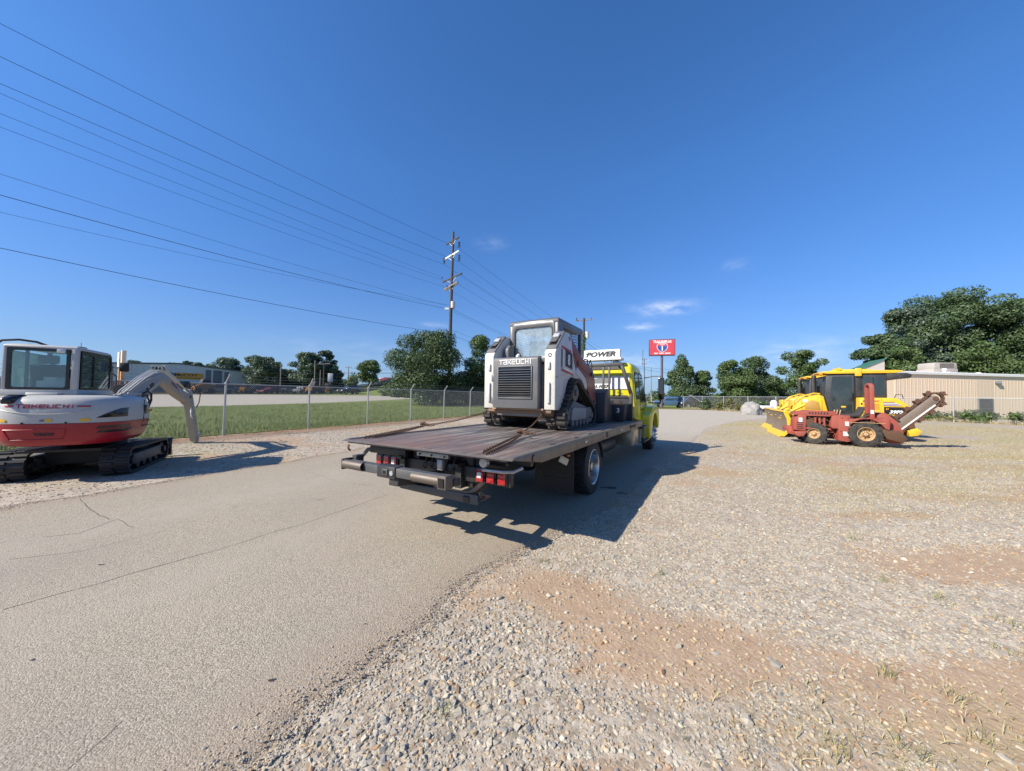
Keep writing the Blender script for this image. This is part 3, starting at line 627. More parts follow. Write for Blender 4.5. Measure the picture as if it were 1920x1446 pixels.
# ------------------------------------------------------------------ rollback truck
def mat_deck():
    t = NT('worn_steel_deck'); p = t.co(); s = t.stretch(p, (.35, 1.6, 1)); n = t.noise(s, 3.2, 8, .68, .6); n2 = t.noise(p, 26, 5, .7); n3 = t.noise(t.stretch(p, (.12, 2.2, 1)), 6, 6, .7, .3); n4 = t.noise(p, .9, 4, .6)
    c = t.mix(t.rng(n, .35, .65), rgb(.036, .032, .031), rgb(.12, .108, .10)); c = t.mix(t.rng(n3, .47, .62, 0, .85), c, rgb(.30, .27, .24))
    xs = t.node('ShaderNodeSeparateXYZ'); t.l.new(p, xs.inputs[0])
    edge = t.rng(xs.outputs[0], 0, 2.6, 1.0, .18)
    k = t.math('MULTIPLY', edge, t.rng(t.math('ADD', t.math('MULTIPLY', n4, .6), t.math('MULTIPLY', n2, .4)), .42, .62))
    c = t.mix(k, c, t.mix(n2, rgb(.10, .05, .035), rgb(.26, .15, .11)))
    t.base(c); t.b.inputs['Metallic'].default_value = .12; t.rough(t.rng(n, .3, .7, .45, .72)); t.bump(t.math('ADD', n2, n3), .3, .006); return t.m
M['deck'] = mat_deck()
M['rail'] = paint('worn_deck_rail', (.17, .15, .125), .42, metal=.45, dirt=.6, dirtc=(.10, .075, .055), sc=5)
M['toolbox'] = paint('aluminium_toolbox', (.42, .38, .30), .3, metal=.7, dirt=.3, dirtc=(.25, .22, .15))
TO = Vector((0.02, 3.17, 0)); TA = R(59.7)
tr = thing('rollback_truck', 'lime yellow rollback tow truck carrying a track loader on its flat steel deck', 'tow truck', TO, TA)
DZ, DL, DW = .93, 6.4, 2.46
def P(g, name, m, **k): return g.make(name, M[m] if isinstance(m, str) else m, k.pop('parent', tr), **k)
# deck plates (seams recessed)
xe = [0.0, 1.6, 3.2, 4.8, DL]; 
for i in range(4):
    for (y0, y1) in ((.075, .42), (.424, 1.26), (1.264, 2.10), (2.104, DW-.075)):
        P(G().box(xe[i]+.002, xe[i+1]-.002, y0, y1, DZ-.035, DZ), 'deck_plate', 'deck', bev=.002, seg=1)
P(G().box(.36, DL-.02, .06, DW-.06, DZ-.06, DZ-.037), 'deck_bed', 'black')
for (y0, y1, yo) in ((0, .073, -1), (DW-.073, DW, 1)):
    P(G().prism([(0, DZ-.014), (.62, DZ-.125), (DL, DZ-.125), (DL, DZ+.014), (.05, DZ+.012), (0, DZ-.002)], 'y', y0, y1), 'side_rail', 'rail', bev=.006)
P(G().prism([(-.03, DZ-.014), (.0, DZ-.002), (.0, DZ-.022)], 'y', .0, DW), 'tail_edge', 'rail')
for x in (.40, 3.15, 5.0):
    g = G(); g.tube([(x+.028*math.cos(a)*.9, -.006, DZ-.052+.036*math.sin(a)) for a in np.linspace(R(60), R(300), 10)], .0075, 6); P(g, 'tie_down_ring', 'rust')
for x in (.95, 1.75, 2.35, 3.0, 3.8, 4.5, 5.2, 5.9):
    P(G().box(x, x+.16, .055, .085, DZ+.002, DZ+.018), 'stake_pocket', 'black', bev=.003)
for x in (2.0, 4.1): P(G().box(x, x+.075, -.012, 0, DZ-.075, DZ-.038), 'side_marker_lamp', 'clearlens', bev=.006)
text('rail_lettering', 'CENTURY', .075, M['letterdim'], tr, (5.25, -.0045, DZ-.055), (1, 0, 0), (0, 0, 1), ext=.002, bold=.002, sx=1.7)
P(G().tube([(.0, DW-.10, DZ-.06), (-.02, DW-.12, DZ-.10), (.02, DW-.10, DZ-.13)], .012, 6), 'tail_hook', 'rust')
# cross members
for x in np.arange(.5, 6.3, .62): P(G().box(x, x+.06, .08, DW-.08, DZ-.16, DZ-.078), 'cross_member', 'black')
for y in (.83, 1.69): 
    P(G().box(.25, 9.1, y-.04, y+.04, .50, .73), 'chassis_rail', 'black')
    P(G().box(.2, 6.2, y-.035, y+.035, .735, DZ-.165), 'subframe_rail', 'black')
# tail light bar
bar = P(G().box(.30, .37, .20, 2.22, .575, .735), 'tail_light_bar', 'black', bev=.008)
def lamp_grp(ys, white):
    for i, y in enumerate(ys):
        h = P(G().box(.278, .299, y-.062, y+.062, .585, .745), 'tail_light', 'blackgloss', bev=.012)
        G().box(.262, .279, y-.046, y+.046, .600, .730).make('lens', M['taillight'], h, bev=.014)
        if i == white: G().box(.254, .263, y-.026, y+.026, .640, .70).make('reverse_lens', M['signwhite'], h, bev=.008)
lamp_grp((.29, .425, .56), 2); lamp_grp((1.86, 1.995, 2.13), 0)
P(G().box(.45, .52, .35, 2.15, .745, .83), 'bumper_beam', 'black', bev=.01)
P(G().prism([(.83, .50), (.83, .84), (.72, .84), (.62, .78), (.62, .50)], 'x', .38, .50), 'hinge_bracket', 'black', bev=.01)
P(G().prism([(1.69, .50), (1.69, .84), (1.80, .84), (1.90, .78), (1.90, .50)], 'x', .38, .50), 'hinge_bracket', 'black', bev=.01)
for y in (.52, 1.96):
    l = P(G().lathe([(.001, 0), (.048, 0), (.056, .012), (.056, .04), (.03, .07), (.001, .075)], (.27, y, .80), (1, 0, 0), 20), 'work_lamp', 'clearlens')
    G().cyl((.30, y, .76), (.30, y, .70), .01, n=6).make('lamp_stem', M['black'], l)
P(G().bar((.26, 2.26, .80), (.26, 1.62, .80), .06, .085), 'light_arm', 'black', bev=.008)
P(G().tube([(.26, 2.24, .80), (.24, 2.31, .785), (.22, 2.40, .69)], .026, 8), 'light_arm_end', 'greysteel')
P(G().tube([(.24, .50, .735), (.22, .25, .745), (.26, .15, .75), (.36, .10, .78)], .017, 8), 'winch_handle', 'galv')
P(G().box(.22, .26, .95, 1.42, .80, .845), 'hitch_plate', 'galv', bev=.004)
for y in (1.0, 1.19, 1.37): P(G().cyl((.21, y, .822), (.26, y, .822), .012, n=8), 'bolt', 'black')
P(G().box(.24, .34, 1.05, 1.13, .66, .78), 'winch_clevis', 'galv', bev=.012)
for (y0, y1, z0, z1, m) in ((.70, .78, .5, .9, 'black'), (1.50, 1.60, .48, .9, 'black'), (1.18, 1.24, .6, .9, 'greysteel'), (1.30, 1.46, .62, .7, 'greysteel')):
    P(G().box(.34, .50, y0, y1, z0, z1), 'tail_bracket', m, bev=.006)
g = G()
for k in range(5): g.tube([(.32, .9+.1*k, .86), (.27, .93+.11*k, .70-.03*(k % 3)), (.36, .95+.1*k, .60), (.5, .97+.1*k, .62)], .0085, 6)
P(g, 'hydraulic_hose', 'plastic')
P(G().tube([(.6, .62, .80), (.4, .60, .79), (.36, .75, .76), (.6, .8, .7)], .015, 6), 'hydraulic_hose', 'plastic')
# wheel lift: boom, crossbar, receivers
P(G().bar((.5, 1.2, .56), (-.33, 1.17, .665), .13, .13), 'lift_boom', 'black', bev=.012)
P(G().bar((1.6, 1.2, .46), (.45, 1.2, .575), .17, .17), 'lift_outer_boom', 'black', bev=.012)
LIFT0 = len(bpy.data.objects)
LSET = set(bpy.data.objects)
cb = P(G().box(-.345, -.255, .60, 1.93, .64, .728), 'lift_crossbar', 'greysteel', bev=.006)
P(G().box(-.36, -.24, 1.16, 1.42, .62, .74), 'lift_pivot', 'black', bev=.01)
P(G().box(-.375, -.355, 1.25, 1.33, .65, .715), 'pivot_socket', 'greysteel', bev=.006)
P(G().box(-.379, -.370, 1.27, 1.31, .665, .70), 'socket_hole', 'blackgloss')
P(G().cyl((-.37, 1.20, .68), (-.35, 1.20, .68), .024, n=12), 'pivot_pin', 'galv')
P(G().lathe([(.038, 0), (.047, 0), (.048, .01), (.047, .31), (.038, .31), (.034, .2)], (-.345, 1.64, .69), (0, 1, 0), 20), 'receiver_tube', 'steel')
P(G().box(-.37, -.25, 1.96, 1.99, .63, .745), 'receiver_end', 'black', bev=.006)
P(G().box(-.25, -.15, 1.90, 1.97, .66, .77), 'receiver_end', 'black', bev=.006)
P(G().lathe([(.036, 0), (.045, 0), (.045, .34), (.036, .34)], (-.325, .60, .675), (0, 1, 0), 20), 'receiver_tube', 'steel')
P(G().box(-.375, -.27, .50, .60, .615, .735), 'receiver_block', 'steel', bev=.006)
P(G().box(-.26, -.16, .50, .60, .62, .69), 'receiver_block', 'black', bev=.01)
P(G().box(-.385, -.374, .52, .58, .635, .715), 'square_tube_mouth', 'blackgloss')
for o in set(bpy.data.objects)-LSET: (setattr(o.location, 'z', o.location.z+.05), setattr(o.location, 'y', o.location.y-.035))
lb = G().prism([(.33, .485), (1.34, .50), (1.40, .54), (1.34, .565), (.33, .575)], 'x', -.085, -.06); P(lb, 'lower_step_plate', 'greysteel', bev=.004)
P(G().box(-.065, .1, .30, 1.3, .52, .535), 'step_shelf', 'black')
P(G().box(-.065, -.02, .315, .33, .515, .595), 'step_end', 'black')
P(G().bar((-.1, .45, .52), (.5, .55, .6), .06, .06), 'step_arm', 'black')
# wheels, mud flaps
wheel(tr, 2.64, .06, .415, .415, .25, .265, -1, 'chrome', deep=.15)
wheel(tr, 2.64, .36, .415, .415, .25, .265, -1, 'black', deep=.05, holes=False)
wheel(tr, 2.64, DW-.06, .415, .415, .25, .265, 1, 'chrome', deep=.15); wheel(tr, 2.64, DW-.36, .415, .415, .25, .265, 1, 'black', deep=.05, holes=False)
P(G().cyl((2.64, .3, .415), (2.64, DW-.3, .415), .08, n=12), 'axle', 'black'); P(G().lathe([(.02, -.2), (.17, -.1), (.2, 0), (.17, .1), (.02, .2)], (2.64, DW/2, .415), (0, 1, 0), 16), 'differential', 'black')
for y0, y1 in ((.13, .72), (DW-.72, DW-.13)):
    fl = P(G().box(1.90, 1.915, y0, y1, .13, .80), 'mud_flap', 'plastic')
yc = .42
text('flap_lettering', 'PROUDLY MADE', .052, M['letterdim'], tr, (1.895, yc, .40), (0, -1, 0), (0, 0, 1), ext=.002, bold=.001, sx=1.15)
text('flap_lettering', 'IN THE', .034, M['letterdim'], tr, (1.895, yc+.11, .345), (0, -1, 0), (0, 0, 1), ext=.002, sx=1.1)
text('flap_lettering', 'USA', .068, M['letterdim'], tr, (1.895, yc-.06, .34), (0, -1, 0), (0, 0, 1), ext=.002, sx=1.2)
g = G()
for k in range(9): g.bar((1.893, yc-.07+.018*k, .50+.006*abs(4-k)), (1.893, yc-.075+.018*k, .56-.008*abs(4-k)), .006, .004)
g.lathe([(.085, -.002), (.09, 0), (.085, .002)], (1.893, yc, .53), (1, 0, 0), 24); P(g, 'flap_emblem', 'letterdim')
P(G().box(-.06, .06, -.004, .004, -.045, .045, Matrix.Translation((1.62, .16, .66)) @ Matrix.Rotation(R(90), 4, 'Z') @ Matrix.Rotation(R(-22), 4, 'Y')), 'tag_plate', 'clearlens')
P(G().cyl((1.60, .08, .735), (1.57, .08, .735), .016, n=10), 'amber_lamp', 'orangecone')
P(G().tube([(1.5, .04, .80), (1.72, .03, .81)], .014, 8), 'conduit', 'galv')
P(G().tube([(1.86, .72, .78), (1.86, .05, .79)], .016, 8), 'flap_hanger', 'black')
P(G().prism(ring_pts(2.64, .415, .49, R(10), R(170), 14)+ring_pts(2.64, .415, .47, R(170), R(10), 14), 'y', .05, .68), 'mud_guard', 'plastic')
# toolbox, steps, tank
tb = P(G().prism([(5.42, .42), (6.12, .38), (6.12, .795), (5.42, .795)], 'y', .05, .52), 'toolbox', 'toolbox', bev=.01)
G().box(5.47, 6.07, .036, .05, .47, .76).make('box_door', M['toolbox'], tb, bev=.006)
G().box(5.70, 5.82, .025, .036, .60, .64).make('latch', M['chrome'], tb, bev=.003)
P(G().cyl((3.5, .5, .5), (5.1, .5, .5), .17, n=20), 'fuel_tank', 'black')
P(G().box(3.4, 5.2, .5, 2.0, .45, .62), 'underbody', 'black')
for (z, x0, x1) in ((.78, 6.34, 7.05), (.42, 6.5, 7.35)):
    st = P(G().box(x0, x1, -.03, .30, z-.045, z), 'cab_step', 'black', bev=.006)
each(G().box(6.45, 6.5, .05, .1, .40, .8).box(7.05, 7.1, .05, .1, .4, .8), 'step_hanger', M['galv'], tr)
P(G().cyl((6.55, .45, .62), (7.3, .45, .62), .2, n=20), 'fuel_tank', 'chrome')
# headboard
HX_ = 6.16
P(G().box(HX_, HX_+.05, .22, DW-.22, DZ, 1.47), 'headboard_panel', 'black', bev=.01)
P(G().bar((HX_+.03, .23, DZ), (HX_+.03, .23, 1.60), .08, .08, up=(1, 0, 0)).bar((HX_+.03, .23, 1.59), (HX_+.03, .46, 2.33), .08, .08, up=(1, 0, 0)), 'headboard_post', 'black', bev=.008)
P(G().bar((HX_+.03, DW-.23, DZ), (HX_+.03, DW-.23, 1.60), .08, .08, up=(1, 0, 0)).bar((HX_+.03, DW-.23, 1.59), (HX_+.03, DW-.46, 2.33), .08, .08, up=(1, 0, 0)), 'headboard_post', 'black', bev=.008)
P(G().bar((HX_+.03, .42, 2.34), (HX_+.03, DW-.42, 2.34), .09, .08), 'headboard_top_bar', 'greysteel', bev=.008)
P(G().bar((HX_+.03, .24, 1.50), (HX_+.03, DW-.24, 1.50), .07, .06), 'headboard_rail', 'black', bev=.008)
for y in (.77, .92, 1.60, 1.75): P(G().bar((HX_+.03, y, 1.47), (HX_+.03, y, 2.32), .045, .045, up=(1, 0, 0)), 'headboard_upright', 'greysteel', bev=.004)
# cab: rear wall, shell, roof, doors
CY0, CY1 = .16, DW-.16
def ring_cab(x, z0, z1, in0=0.0, in1=.13, r=.18, n=6):
    """cross-section of the cab at x, narrowing a little to the roof"""
    y0a, y1a, y0b, y1b = CY0+in0, CY1-in0, CY0+in1, CY1-in1
    pts = [(x, y0a, z0), (x, y1a, z0)]
    for k in range(n+1):
        a = math.pi/2*k/n; pts.append((x, y1b-r+r*math.cos(a), z1-r+r*math.sin(a)))
    for k in range(n+1):
        a = math.pi/2+math.pi/2*k/n; pts.append((x, y0b+r+r*math.cos(a), z1-r+r*math.sin(a)))
    return pts
g = G(); g.loft([ring_cab(6.50, .98, 2.36, .05, .16), ring_cab(6.54, .95, 2.41, .0, .12), ring_cab(7.2, .9, 2.44, 0, .12), ring_cab(7.75, .9, 2.40, 0, .13), ring_cab(8.0, .9, 2.30, .0, .17), ring_cab(8.38, .9, 1.60, .02, .1, .1)])
cab = P(g, 'cab', 'cabyellow', smooth=50)
P(G().prism([(6.6, 1.28), (6.6, 1.0), (9.0, .95), (9.15, 1.25), (8.9, 1.42), (8.3, 1.58), (7.2, 1.5)], 'y', .45, DW-.45), 'hood', 'cabyellow', bev=.05)
# fenders with wheel arch
for sg, y0, y1 in ((-1, -.04, .42), (1, DW-.42, DW+.04)):
    arch = ring_pts(8.28, .50, .56, R(8), R(172), 18)
    pts = [(8.9, .58)]+arch+[(7.62, .40), (7.28, .40), (7.25, 1.04), (7.62, 1.10), (7.8, 1.24), (8.3, 1.27), (8.85, 1.24), (9.04, 1.08), (9.06, .66)]
    P(G().prism(pts, 'y', y0, y1), 'fender', 'cabyellow', bev=.03, seg=3)
wheel(tr, 8.28, .03, .43, .43, .27, .27, -1, 'chrome', deep=-.05); wheel(tr, 8.28, DW-.03, .43, .43, .27, .27, 1, 'chrome', deep=-.05)
g = G()
for k in range(10):
    a = 2*math.pi*k/10; c, s = math.cos(a)*.16, math.sin(a)*.16; g.tube([(8.28+c, .02, .43+s), (8.28+c, -.05, .43+s), (8.28+c, -.085, .43+s)], [.022, .018, .004], 8)
P(g, 'spiked_nut_cover', 'chrome')
# rear wall bands
P(G().box(6.474, 6.490, .38, DW-.38, 1.00, 1.56), 'cab_back_lower', 'black')
P(G().box(6.474, 6.490, .33, DW-.33, 1.72, 2.06), 'white_back_panel', 'signwhite')
P(G().prism([(.80, 1.87), (1.30, 1.87), (1.55, 1.93), (1.55, 1.96), (.80, 2.05)], 'x', 6.468, 6.474), 'panel_swoosh', paint('grey_swoosh', (.16, .17, .18), .5, dirt=.1))
text('panel_lettering', '501.1057', .105, M['letterblack'], tr, (6.464, 1.12, 1.79), (0, -1, 0), (0, 0, 1), ext=.002, bold=.004, shear=.25, sx=1.25)
for (y, zz) in ((1.55, 1.62), (1.2, 1.62), (.95, 1.62), (.6, 1.62)): P(G().tube([(6.47, y-.08, zz-.05), (6.47, y-.07, zz+.02), (6.47, y+.06, zz+.03)], .006, 5), 'back_wall_pressing', paint('yellow_pressing', (.30, .27, .01), .4) if 'yp' not in M else M['yp'])
P(G().box(6.478, 6.492, .5, DW-.5, 2.24, 2.36), 'rear_roof_trim', 'greysteel')
# side windows (right and left), door seams, handles
for sg in (-1, 1):
    def SY(z, d=.004): 
        t = max(0, min(1, (z-.95)/(2.26-.95))); y = CY0+.12*t; y = y-d; return y if sg < 0 else DW-y
    def sidepanel(name, pts, m, d=.004, th=.02, parent=cab):
        g = G(); n = len(pts); vs = [(x, SY(z, d), z) for x, z in pts]+[(x, SY(z, d-th), z) for x, z in pts]
        g.add(vs, [tuple(range(n)), tuple(range(2*n-1, n-1, -1))]+[(i, n+i, n+(i+1) % n, (i+1) % n) for i in range(n)]); return g.make(name, M[m], parent)
    sidepanel('window_surround', [(6.72, 1.46), (6.72, 2.12), (6.78, 2.18), (7.14, 2.18), (7.18, 2.12), (7.18, 1.46)], 'plastic', .004)
    sidepanel('rear_side_window', [(6.76, 1.50), (6.76, 2.10), (6.80, 2.14), (7.11, 2.14), (7.14, 2.10), (7.14, 1.50)], 'glassdark', .008)
    sidepanel('window_surround', [(7.24, 1.38), (7.24, 2.14), (7.30, 2.20), (7.80, 2.16), (8.12, 1.56), (8.10, 1.38)], 'plastic', .005)
    sidepanel('door_window', [(7.28, 1.42), (7.28, 2.10), (7.33, 2.15), (7.77, 2.11), (8.07, 1.54), (8.05, 1.42)], 'glassdark', .009)
    for x in (6.68, 7.21, 8.16): sidepanel('door_seam', [(x, .96), (x, 1.4), (x+.012, 1.4), (x+.012, .96)], 'plastic', .003)
    sidepanel('belt_moulding', [(6.6, 1.27), (8.3, 1.24), (8.3, 1.26), (6.6, 1.29)], 'chrome', .006)
    sidepanel('door_panel_trim', [(7.28, .97), (7.28, 1.0), (8.1, 1.0), (8.1, .97)], 'chrome', .008)  # chrome strip along the foot of the door
    sidepanel('door_handle', [(7.34, 1.16), (7.34, 1.20), (7.48, 1.20), (7.48, 1.16)], 'blackgloss', .03)
    sidepanel('quarter_pillar_crease', [(6.56, 1.0), (6.56, 2.2), (6.60, 2.2), (6.60, 1.0)], 'cabyellow', .012)
P(G().prism([(8.02, 2.26), (8.36, 1.62), (8.40, 1.62), (8.06, 2.27)], 'y', .38, DW-.38), 'windshield', 'glassdark')
P(G().prism([(7.55, 2.41), (7.62, 2.50), (8.0, 2.44), (8.12, 2.30), (8.0, 2.31)], 'y', .55, DW-.55), 'roof_fairing', 'signwhite', bev=.02)
for y in (.55, .95, 1.57, 1.97): P(G().lathe([(.001, 0), (.04, .01), (.045, .04), (.02, .07)], (7.85, y, 2.38), (0, 0, 1), 10), 'clearance_lamp', 'signwhite')
P(G().prism([(6.60, 2.40), (6.64, 2.47), (6.9, 2.47), (6.95, 2.42)], 'y', .62, .80), 'roof_vent', 'signwhite', bev=.01)
# mirror
for sg in (-1,):
    mi = P(G().box(7.97, 8.05, -.31, -.15, 1.46, 2.08), 'mirror', 'blackgloss', bev=.025)
    G().box(7.962, 7.970, -.295, -.165, 1.62, 2.04).make('mirror_glass', M['glassdoz0'], mi)
    G().tube([(8.05, .24, 2.08), (8.08, .0, 2.13), (8.02, -.2, 2.13), (8.01, -.23, 2.05)], .014, 8).make('mirror_arm', M['black'], mi)
    G().tube([(8.2, .14, 1.36), (8.12, -.05, 1.36), (8.02, -.2, 1.36), (8.01, -.23, 1.47)], .018, 8).make('mirror_arm', M['black'], mi)
    G().lathe([(.001, 0), (.03, .01), (.028, .04), (.001, .05)], (8.09, -.2, 1.40), (0, 0, 1), 10).make('mirror_lamp', M['orangecone'], mi)
P(G().box(8.05, 8.14, DW+.17, DW+.30, 1.46, 2.06), 'mirror', 'blackgloss', bev=.025)
P(G().tube([(7.9, .25, 2.44), (7.9, .25, 2.9)], .006, 5), 'antenna', 'black')
# light bar and lit-box sign over the cab
P(G().box(6.30, 6.62, .50, 2.02, 2.47, 2.53), 'light_bar', 'signwhite', bev=.012)
P(G().box(6.34, 6.42, .6, .66, 2.37, 2.47).box(6.34, 6.42, 1.86, 1.92, 2.37, 2.47), 'light_bar_post', 'black', kind='stuff')
sg_ = P(G().box(6.42, 6.54, .56, 1.52, 2.53, 2.76), 'sign_box', 'signwhite', bev=.012)
text('sign_lettering', 'POWER', .175, M['letterblack'], sg_, (6.415, 1.07, 2.635), (0, -1, 0), (0, 0, 1), ext=.003, bold=.008, shear=.28, sx=1.28)
G().box(6.411, 6.417, 1.42, 1.475, 2.655, 2.675).box(6.411, 6.417, 1.38, 1.40, 2.635, 2.69).make('sign_mark', M['letterblack'], sg_)
# black bin with straps standing on the deck
def T2W(x, y, z=0): 
    c, s = math.cos(TA), math.sin(TA); return Vector((TO.x+x*c-y*s, TO.y+x*s+y*c, z))
bn = thing('storage_bin', 'black bin marked 3 filled with straps, standing on the deck before the headboard', 'bin', T2W(5.88, .52, DZ), TA)
G().loft([[(a*.14, b*.2, 0) for a, b in ((-1, -1), (1, -1), (1, 1), (-1, 1))], [(a*.17, b*.25, .40) for a, b in ((-1, -1), (1, -1), (1, 1), (-1, 1))]]).make('bin_body', M['plastic'], bn, bev=.015)
text('number', '3', .15, M['signwhite'], bn, (-.165, -.09, .26), (0, -1, 0), (.05, 0, 1), bold=.003)
g = G(); rr_ = random.Random(5)
for k in range(7):
    a = rr_.uniform(-.16, .16); g.tube([(rr_.uniform(-.1, .1), a, .38), (rr_.uniform(-.1, .1), a+.05, .50), (rr_.uniform(-.1, .1), a+rr_.uniform(-.1, .1), .40)], .016, 6)
g.make('ratchet_strap', M['orangecone'], bn)
g = G(); g.tube([(-.05, .1, .4), (0, .12, .50), (.02, .05, .42)], .02, 6); g.make('hook', M['galv'], bn)
# ------------------------------------------------------------------ chains
def chain_mesh(g, pts, L=.052, w=.017, r=.0055):
    # resample the path, place alternating links
    P_ = [Vector(p) for p in pts]; seg = [(b-a).length for a, b in zip(P_[:-1], P_[1:])]; tot = sum(seg); n = int(tot/(L*.72)); 
    def at(s):
        for a, b, l in zip(P_[:-1], P_[1:], seg):
            if s <= l: return a.lerp(b, s/l if l else 0), (b-a).normalized()
            s -= l
        return P_[-1], (P_[-1]-P_[-2]).normalized()
    for i in range(n):
        p, d = at((i+.5)*tot/n); u = Vector((0, 0, 1)); a = d.cross(u).normalized(); u = a.cross(d); q_ = a if i % 2 else u
        q_ = (q_*.9+(u if i % 2 else a)*.35).normalized()
        g_ = []; k = 8
        for j in range(k):
            t = 2*math.pi*j/k; g_.append(p+d*(math.cos(t)*L/2)+q_*(math.sin(t)*w))
        rings = []; 
        for j in range(k):
            t = 2*math.pi*j/k; o_ = (d*math.cos(t)+q_*math.sin(t)).normalized(); nn = d.cross(q_).normalized()
            rings.append([g_[j]+(o_*math.cos(2*math.pi*m_/4)+nn*math.sin(2*math.pi*m_/4))*r for m_ in range(4)])
        rings.append(rings[0]); g.loft(rings, cap=False)
def dk(px, py, up=.02): p = atz(px, py, DZ); p.z = DZ+up; return p
def chainset(lbl, A1, A2, B, C_, lab2):
    t = thing('tie_down_chain', lbl, 'chain', (0, 0, 0), 0, 'rusty chains tying the loader to the deck')
    g = G(); chain_mesh(g, [A1, B]); g.make('chain_strand', M['rust'], t, clean=False)
    g = G(); chain_mesh(g, [A2, (A2+B)/2+Vector((.03, -.02, -.01)), B+Vector((.02, -.03, 0))]); g.make('chain_strand', M['rust'], t, clean=False)
    m_ = (B+C_)/2-Vector((0, 0, .03)); g = G(); chain_mesh(g, [B, m_, C_]); g.make('chain_strand', M['rust'], t, clean=False)
    g = G(); g.tube([C_+Vector((0, 0, -.03)), C_, C_+Vector((.01, .05, .03)), C_+Vector((.02, .09, .0))], .014, 6); g.make('hook', M['rust'], t)
    b = thing('load_binder', lab2, 'chain binder', B, 0, 'binders tightening the chains')
    g = G(); g.tube([(-.04, 0, .035), (.02, .01, .05), (.06, 0, .03)], [.022, .03, .02], 8); g.make('binder_body', M['rust'], b)
    g = G(); g.tube([(.0, .0, .05), (.10, -.02, .035), (.21, -.05, .018)], [.014, .011, .014], 6); g.make('binder_handle', M['rust'], b)
    g = G(); chain_mesh(g, [Vector((.05, -.02, .02)), Vector((.1, -.06, .015)), Vector((.17, -.05, .015))]); g.make('loose_chain_end', M['rust'], b, clean=False)
chainset('rusty tie-down chain on the near right side of the deck, hooked under the loader', dk(906, 851), dk(912, 854), dk(974, 822, .05), T2W(2.47, .90, 1.19), 'rusty chain binder lying mid deck on the near right chain')
chainset('rusty tie-down chain along the far left edge of the deck, running up to the loader', dk(684, 823), dk(700, 822), dk(792, 804.5, .05), T2W(2.47, 2.02, 1.20), 'rusty chain binder on the far left chain near the deck edge')
# ------------------------------------------------------------------ rubber track helper
def hull_path(circs, n=14):
    """outline of a belt around circles (x, z, r), as a list of points"""
    pts = []
    for (x, z, r) in circs:
        for k in range(n*2): a = math.pi*k/n; pts.append((x+r*math.cos(a), z+r*math.sin(a)))
    pts = sorted(set((round(a, 5), round(b, 5)) for a, b in pts))
    def cr(o, a, b): return (a[0]-o[0])*(b[1]-o[1])-(a[1]-o[1])*(b[0]-o[0])
    lo = []
    for p in pts:
        while len(lo) > 1 and cr(lo[-2], lo[-1], p) <= 0: lo.pop()
        lo.append(p)
    up = []
    for p in reversed(pts):
        while len(up) > 1 and cr(up[-2], up[-1], p) <= 0: up.pop()
        up.append(p)
    h = lo[:-1]+up[:-1]
    # resample
    out = []; L = 0; seg = []
    for a, b in zip(h, h[1:]+h[:1]): seg.append(math.dist(a, b))
    tot = sum(seg); N = max(24, int(tot/.05)); 
    for i in range(N):
        s = tot*i/N
        for a, b, l in zip(h, h[1:]+h[:1], seg):
            if s <= l: out.append((a[0]+(b[0]-a[0])*s/l, a[1]+(b[1]-a[1])*s/l)); break
            s -= l
    return out
def belt(parent, circs, y0, y1, th=.03, lug=.025, pitch=.1, m='rubberdusty', name='track', inner=True):
    p = hull_path(circs); n = len(p); c = (sum(a for a, b in p)/n, sum(b for a, b in p)/n); nr = []
    for i in range(n):
        a, b = p[i-1], p[(i+1) % n]; d = (b[0]-a[0], b[1]-a[1]); l = math.hypot(*d); nx, nz_ = d[1]/l, -d[0]/l
        if nx*(p[i][0]-c[0])+nz_*(p[i][1]-c[1]) < 0: nx, nz_ = -nx, -nz_
        nr.append((nx, nz_))
    g = G(); rings = [[(a[0], y0, a[1]), (a[0], y1, a[1]), (a[0]-q_[0]*th, y1, a[1]-q_[1]*th), (a[0]-q_[0]*th, y0, a[1]-q_[1]*th)] for a, q_ in zip(p, nr)]
    rings.append(rings[0]); g.loft(rings, cap=False)
    tot = sum(math.dist(a, b) for a, b in zip(p, p[1:]+p[:1])); k = max(1, round(pitch/(tot/n)))
    yy_ = [(y0-.002, (y0+y1)/2-.02), ((y0+y1)/2+.02, y1+.002)]
    for i in range(0, n, k):
        a, q_ = p[i], nr[i]; t_ = (-q_[1], q_[0]); w = tot/n*k*.28
        for j, (ya, yb) in enumerate(yy_):
            o_ = (.5 if j else 0)*tot/n*k*.4
            vs = []
            for yv in (ya, yb):
                for (s1, h1) in ((-w, -.003), (w, -.003), (w*.75, lug), (-w*.75, lug)): vs.append((a[0]+t_[0]*(s1+o_)+q_[0]*h1, yv, a[1]+t_[1]*(s1+o_)+q_[1]*h1))
            g.add(vs, [(0, 1, 2, 3), (7, 6, 5, 4), (0, 4, 5, 1), (1, 5, 6, 2), (2, 6, 7, 3), (3, 7, 4, 0)])
        if inner: 
            vs = []
            ym = (y0+y1)/2
            for yv in (ym-.03, ym+.03):
                for (s1, h1) in ((-w*.8, -th-.03), (w*.8, -th-.03), (w, -th+.002), (-w, -th+.002)): vs.append((a[0]+t_[0]*s1+q_[0]*h1, yv, a[1]+t_[1]*s1+q_[1]*h1))
            g.add(vs, [(0, 1, 2, 3), (7, 6, 5, 4), (0, 4, 5, 1), (1, 5, 6, 2), (2, 6, 7, 3), (3, 7, 4, 0)])
    return g.make(name, M[m], parent, smooth=30)
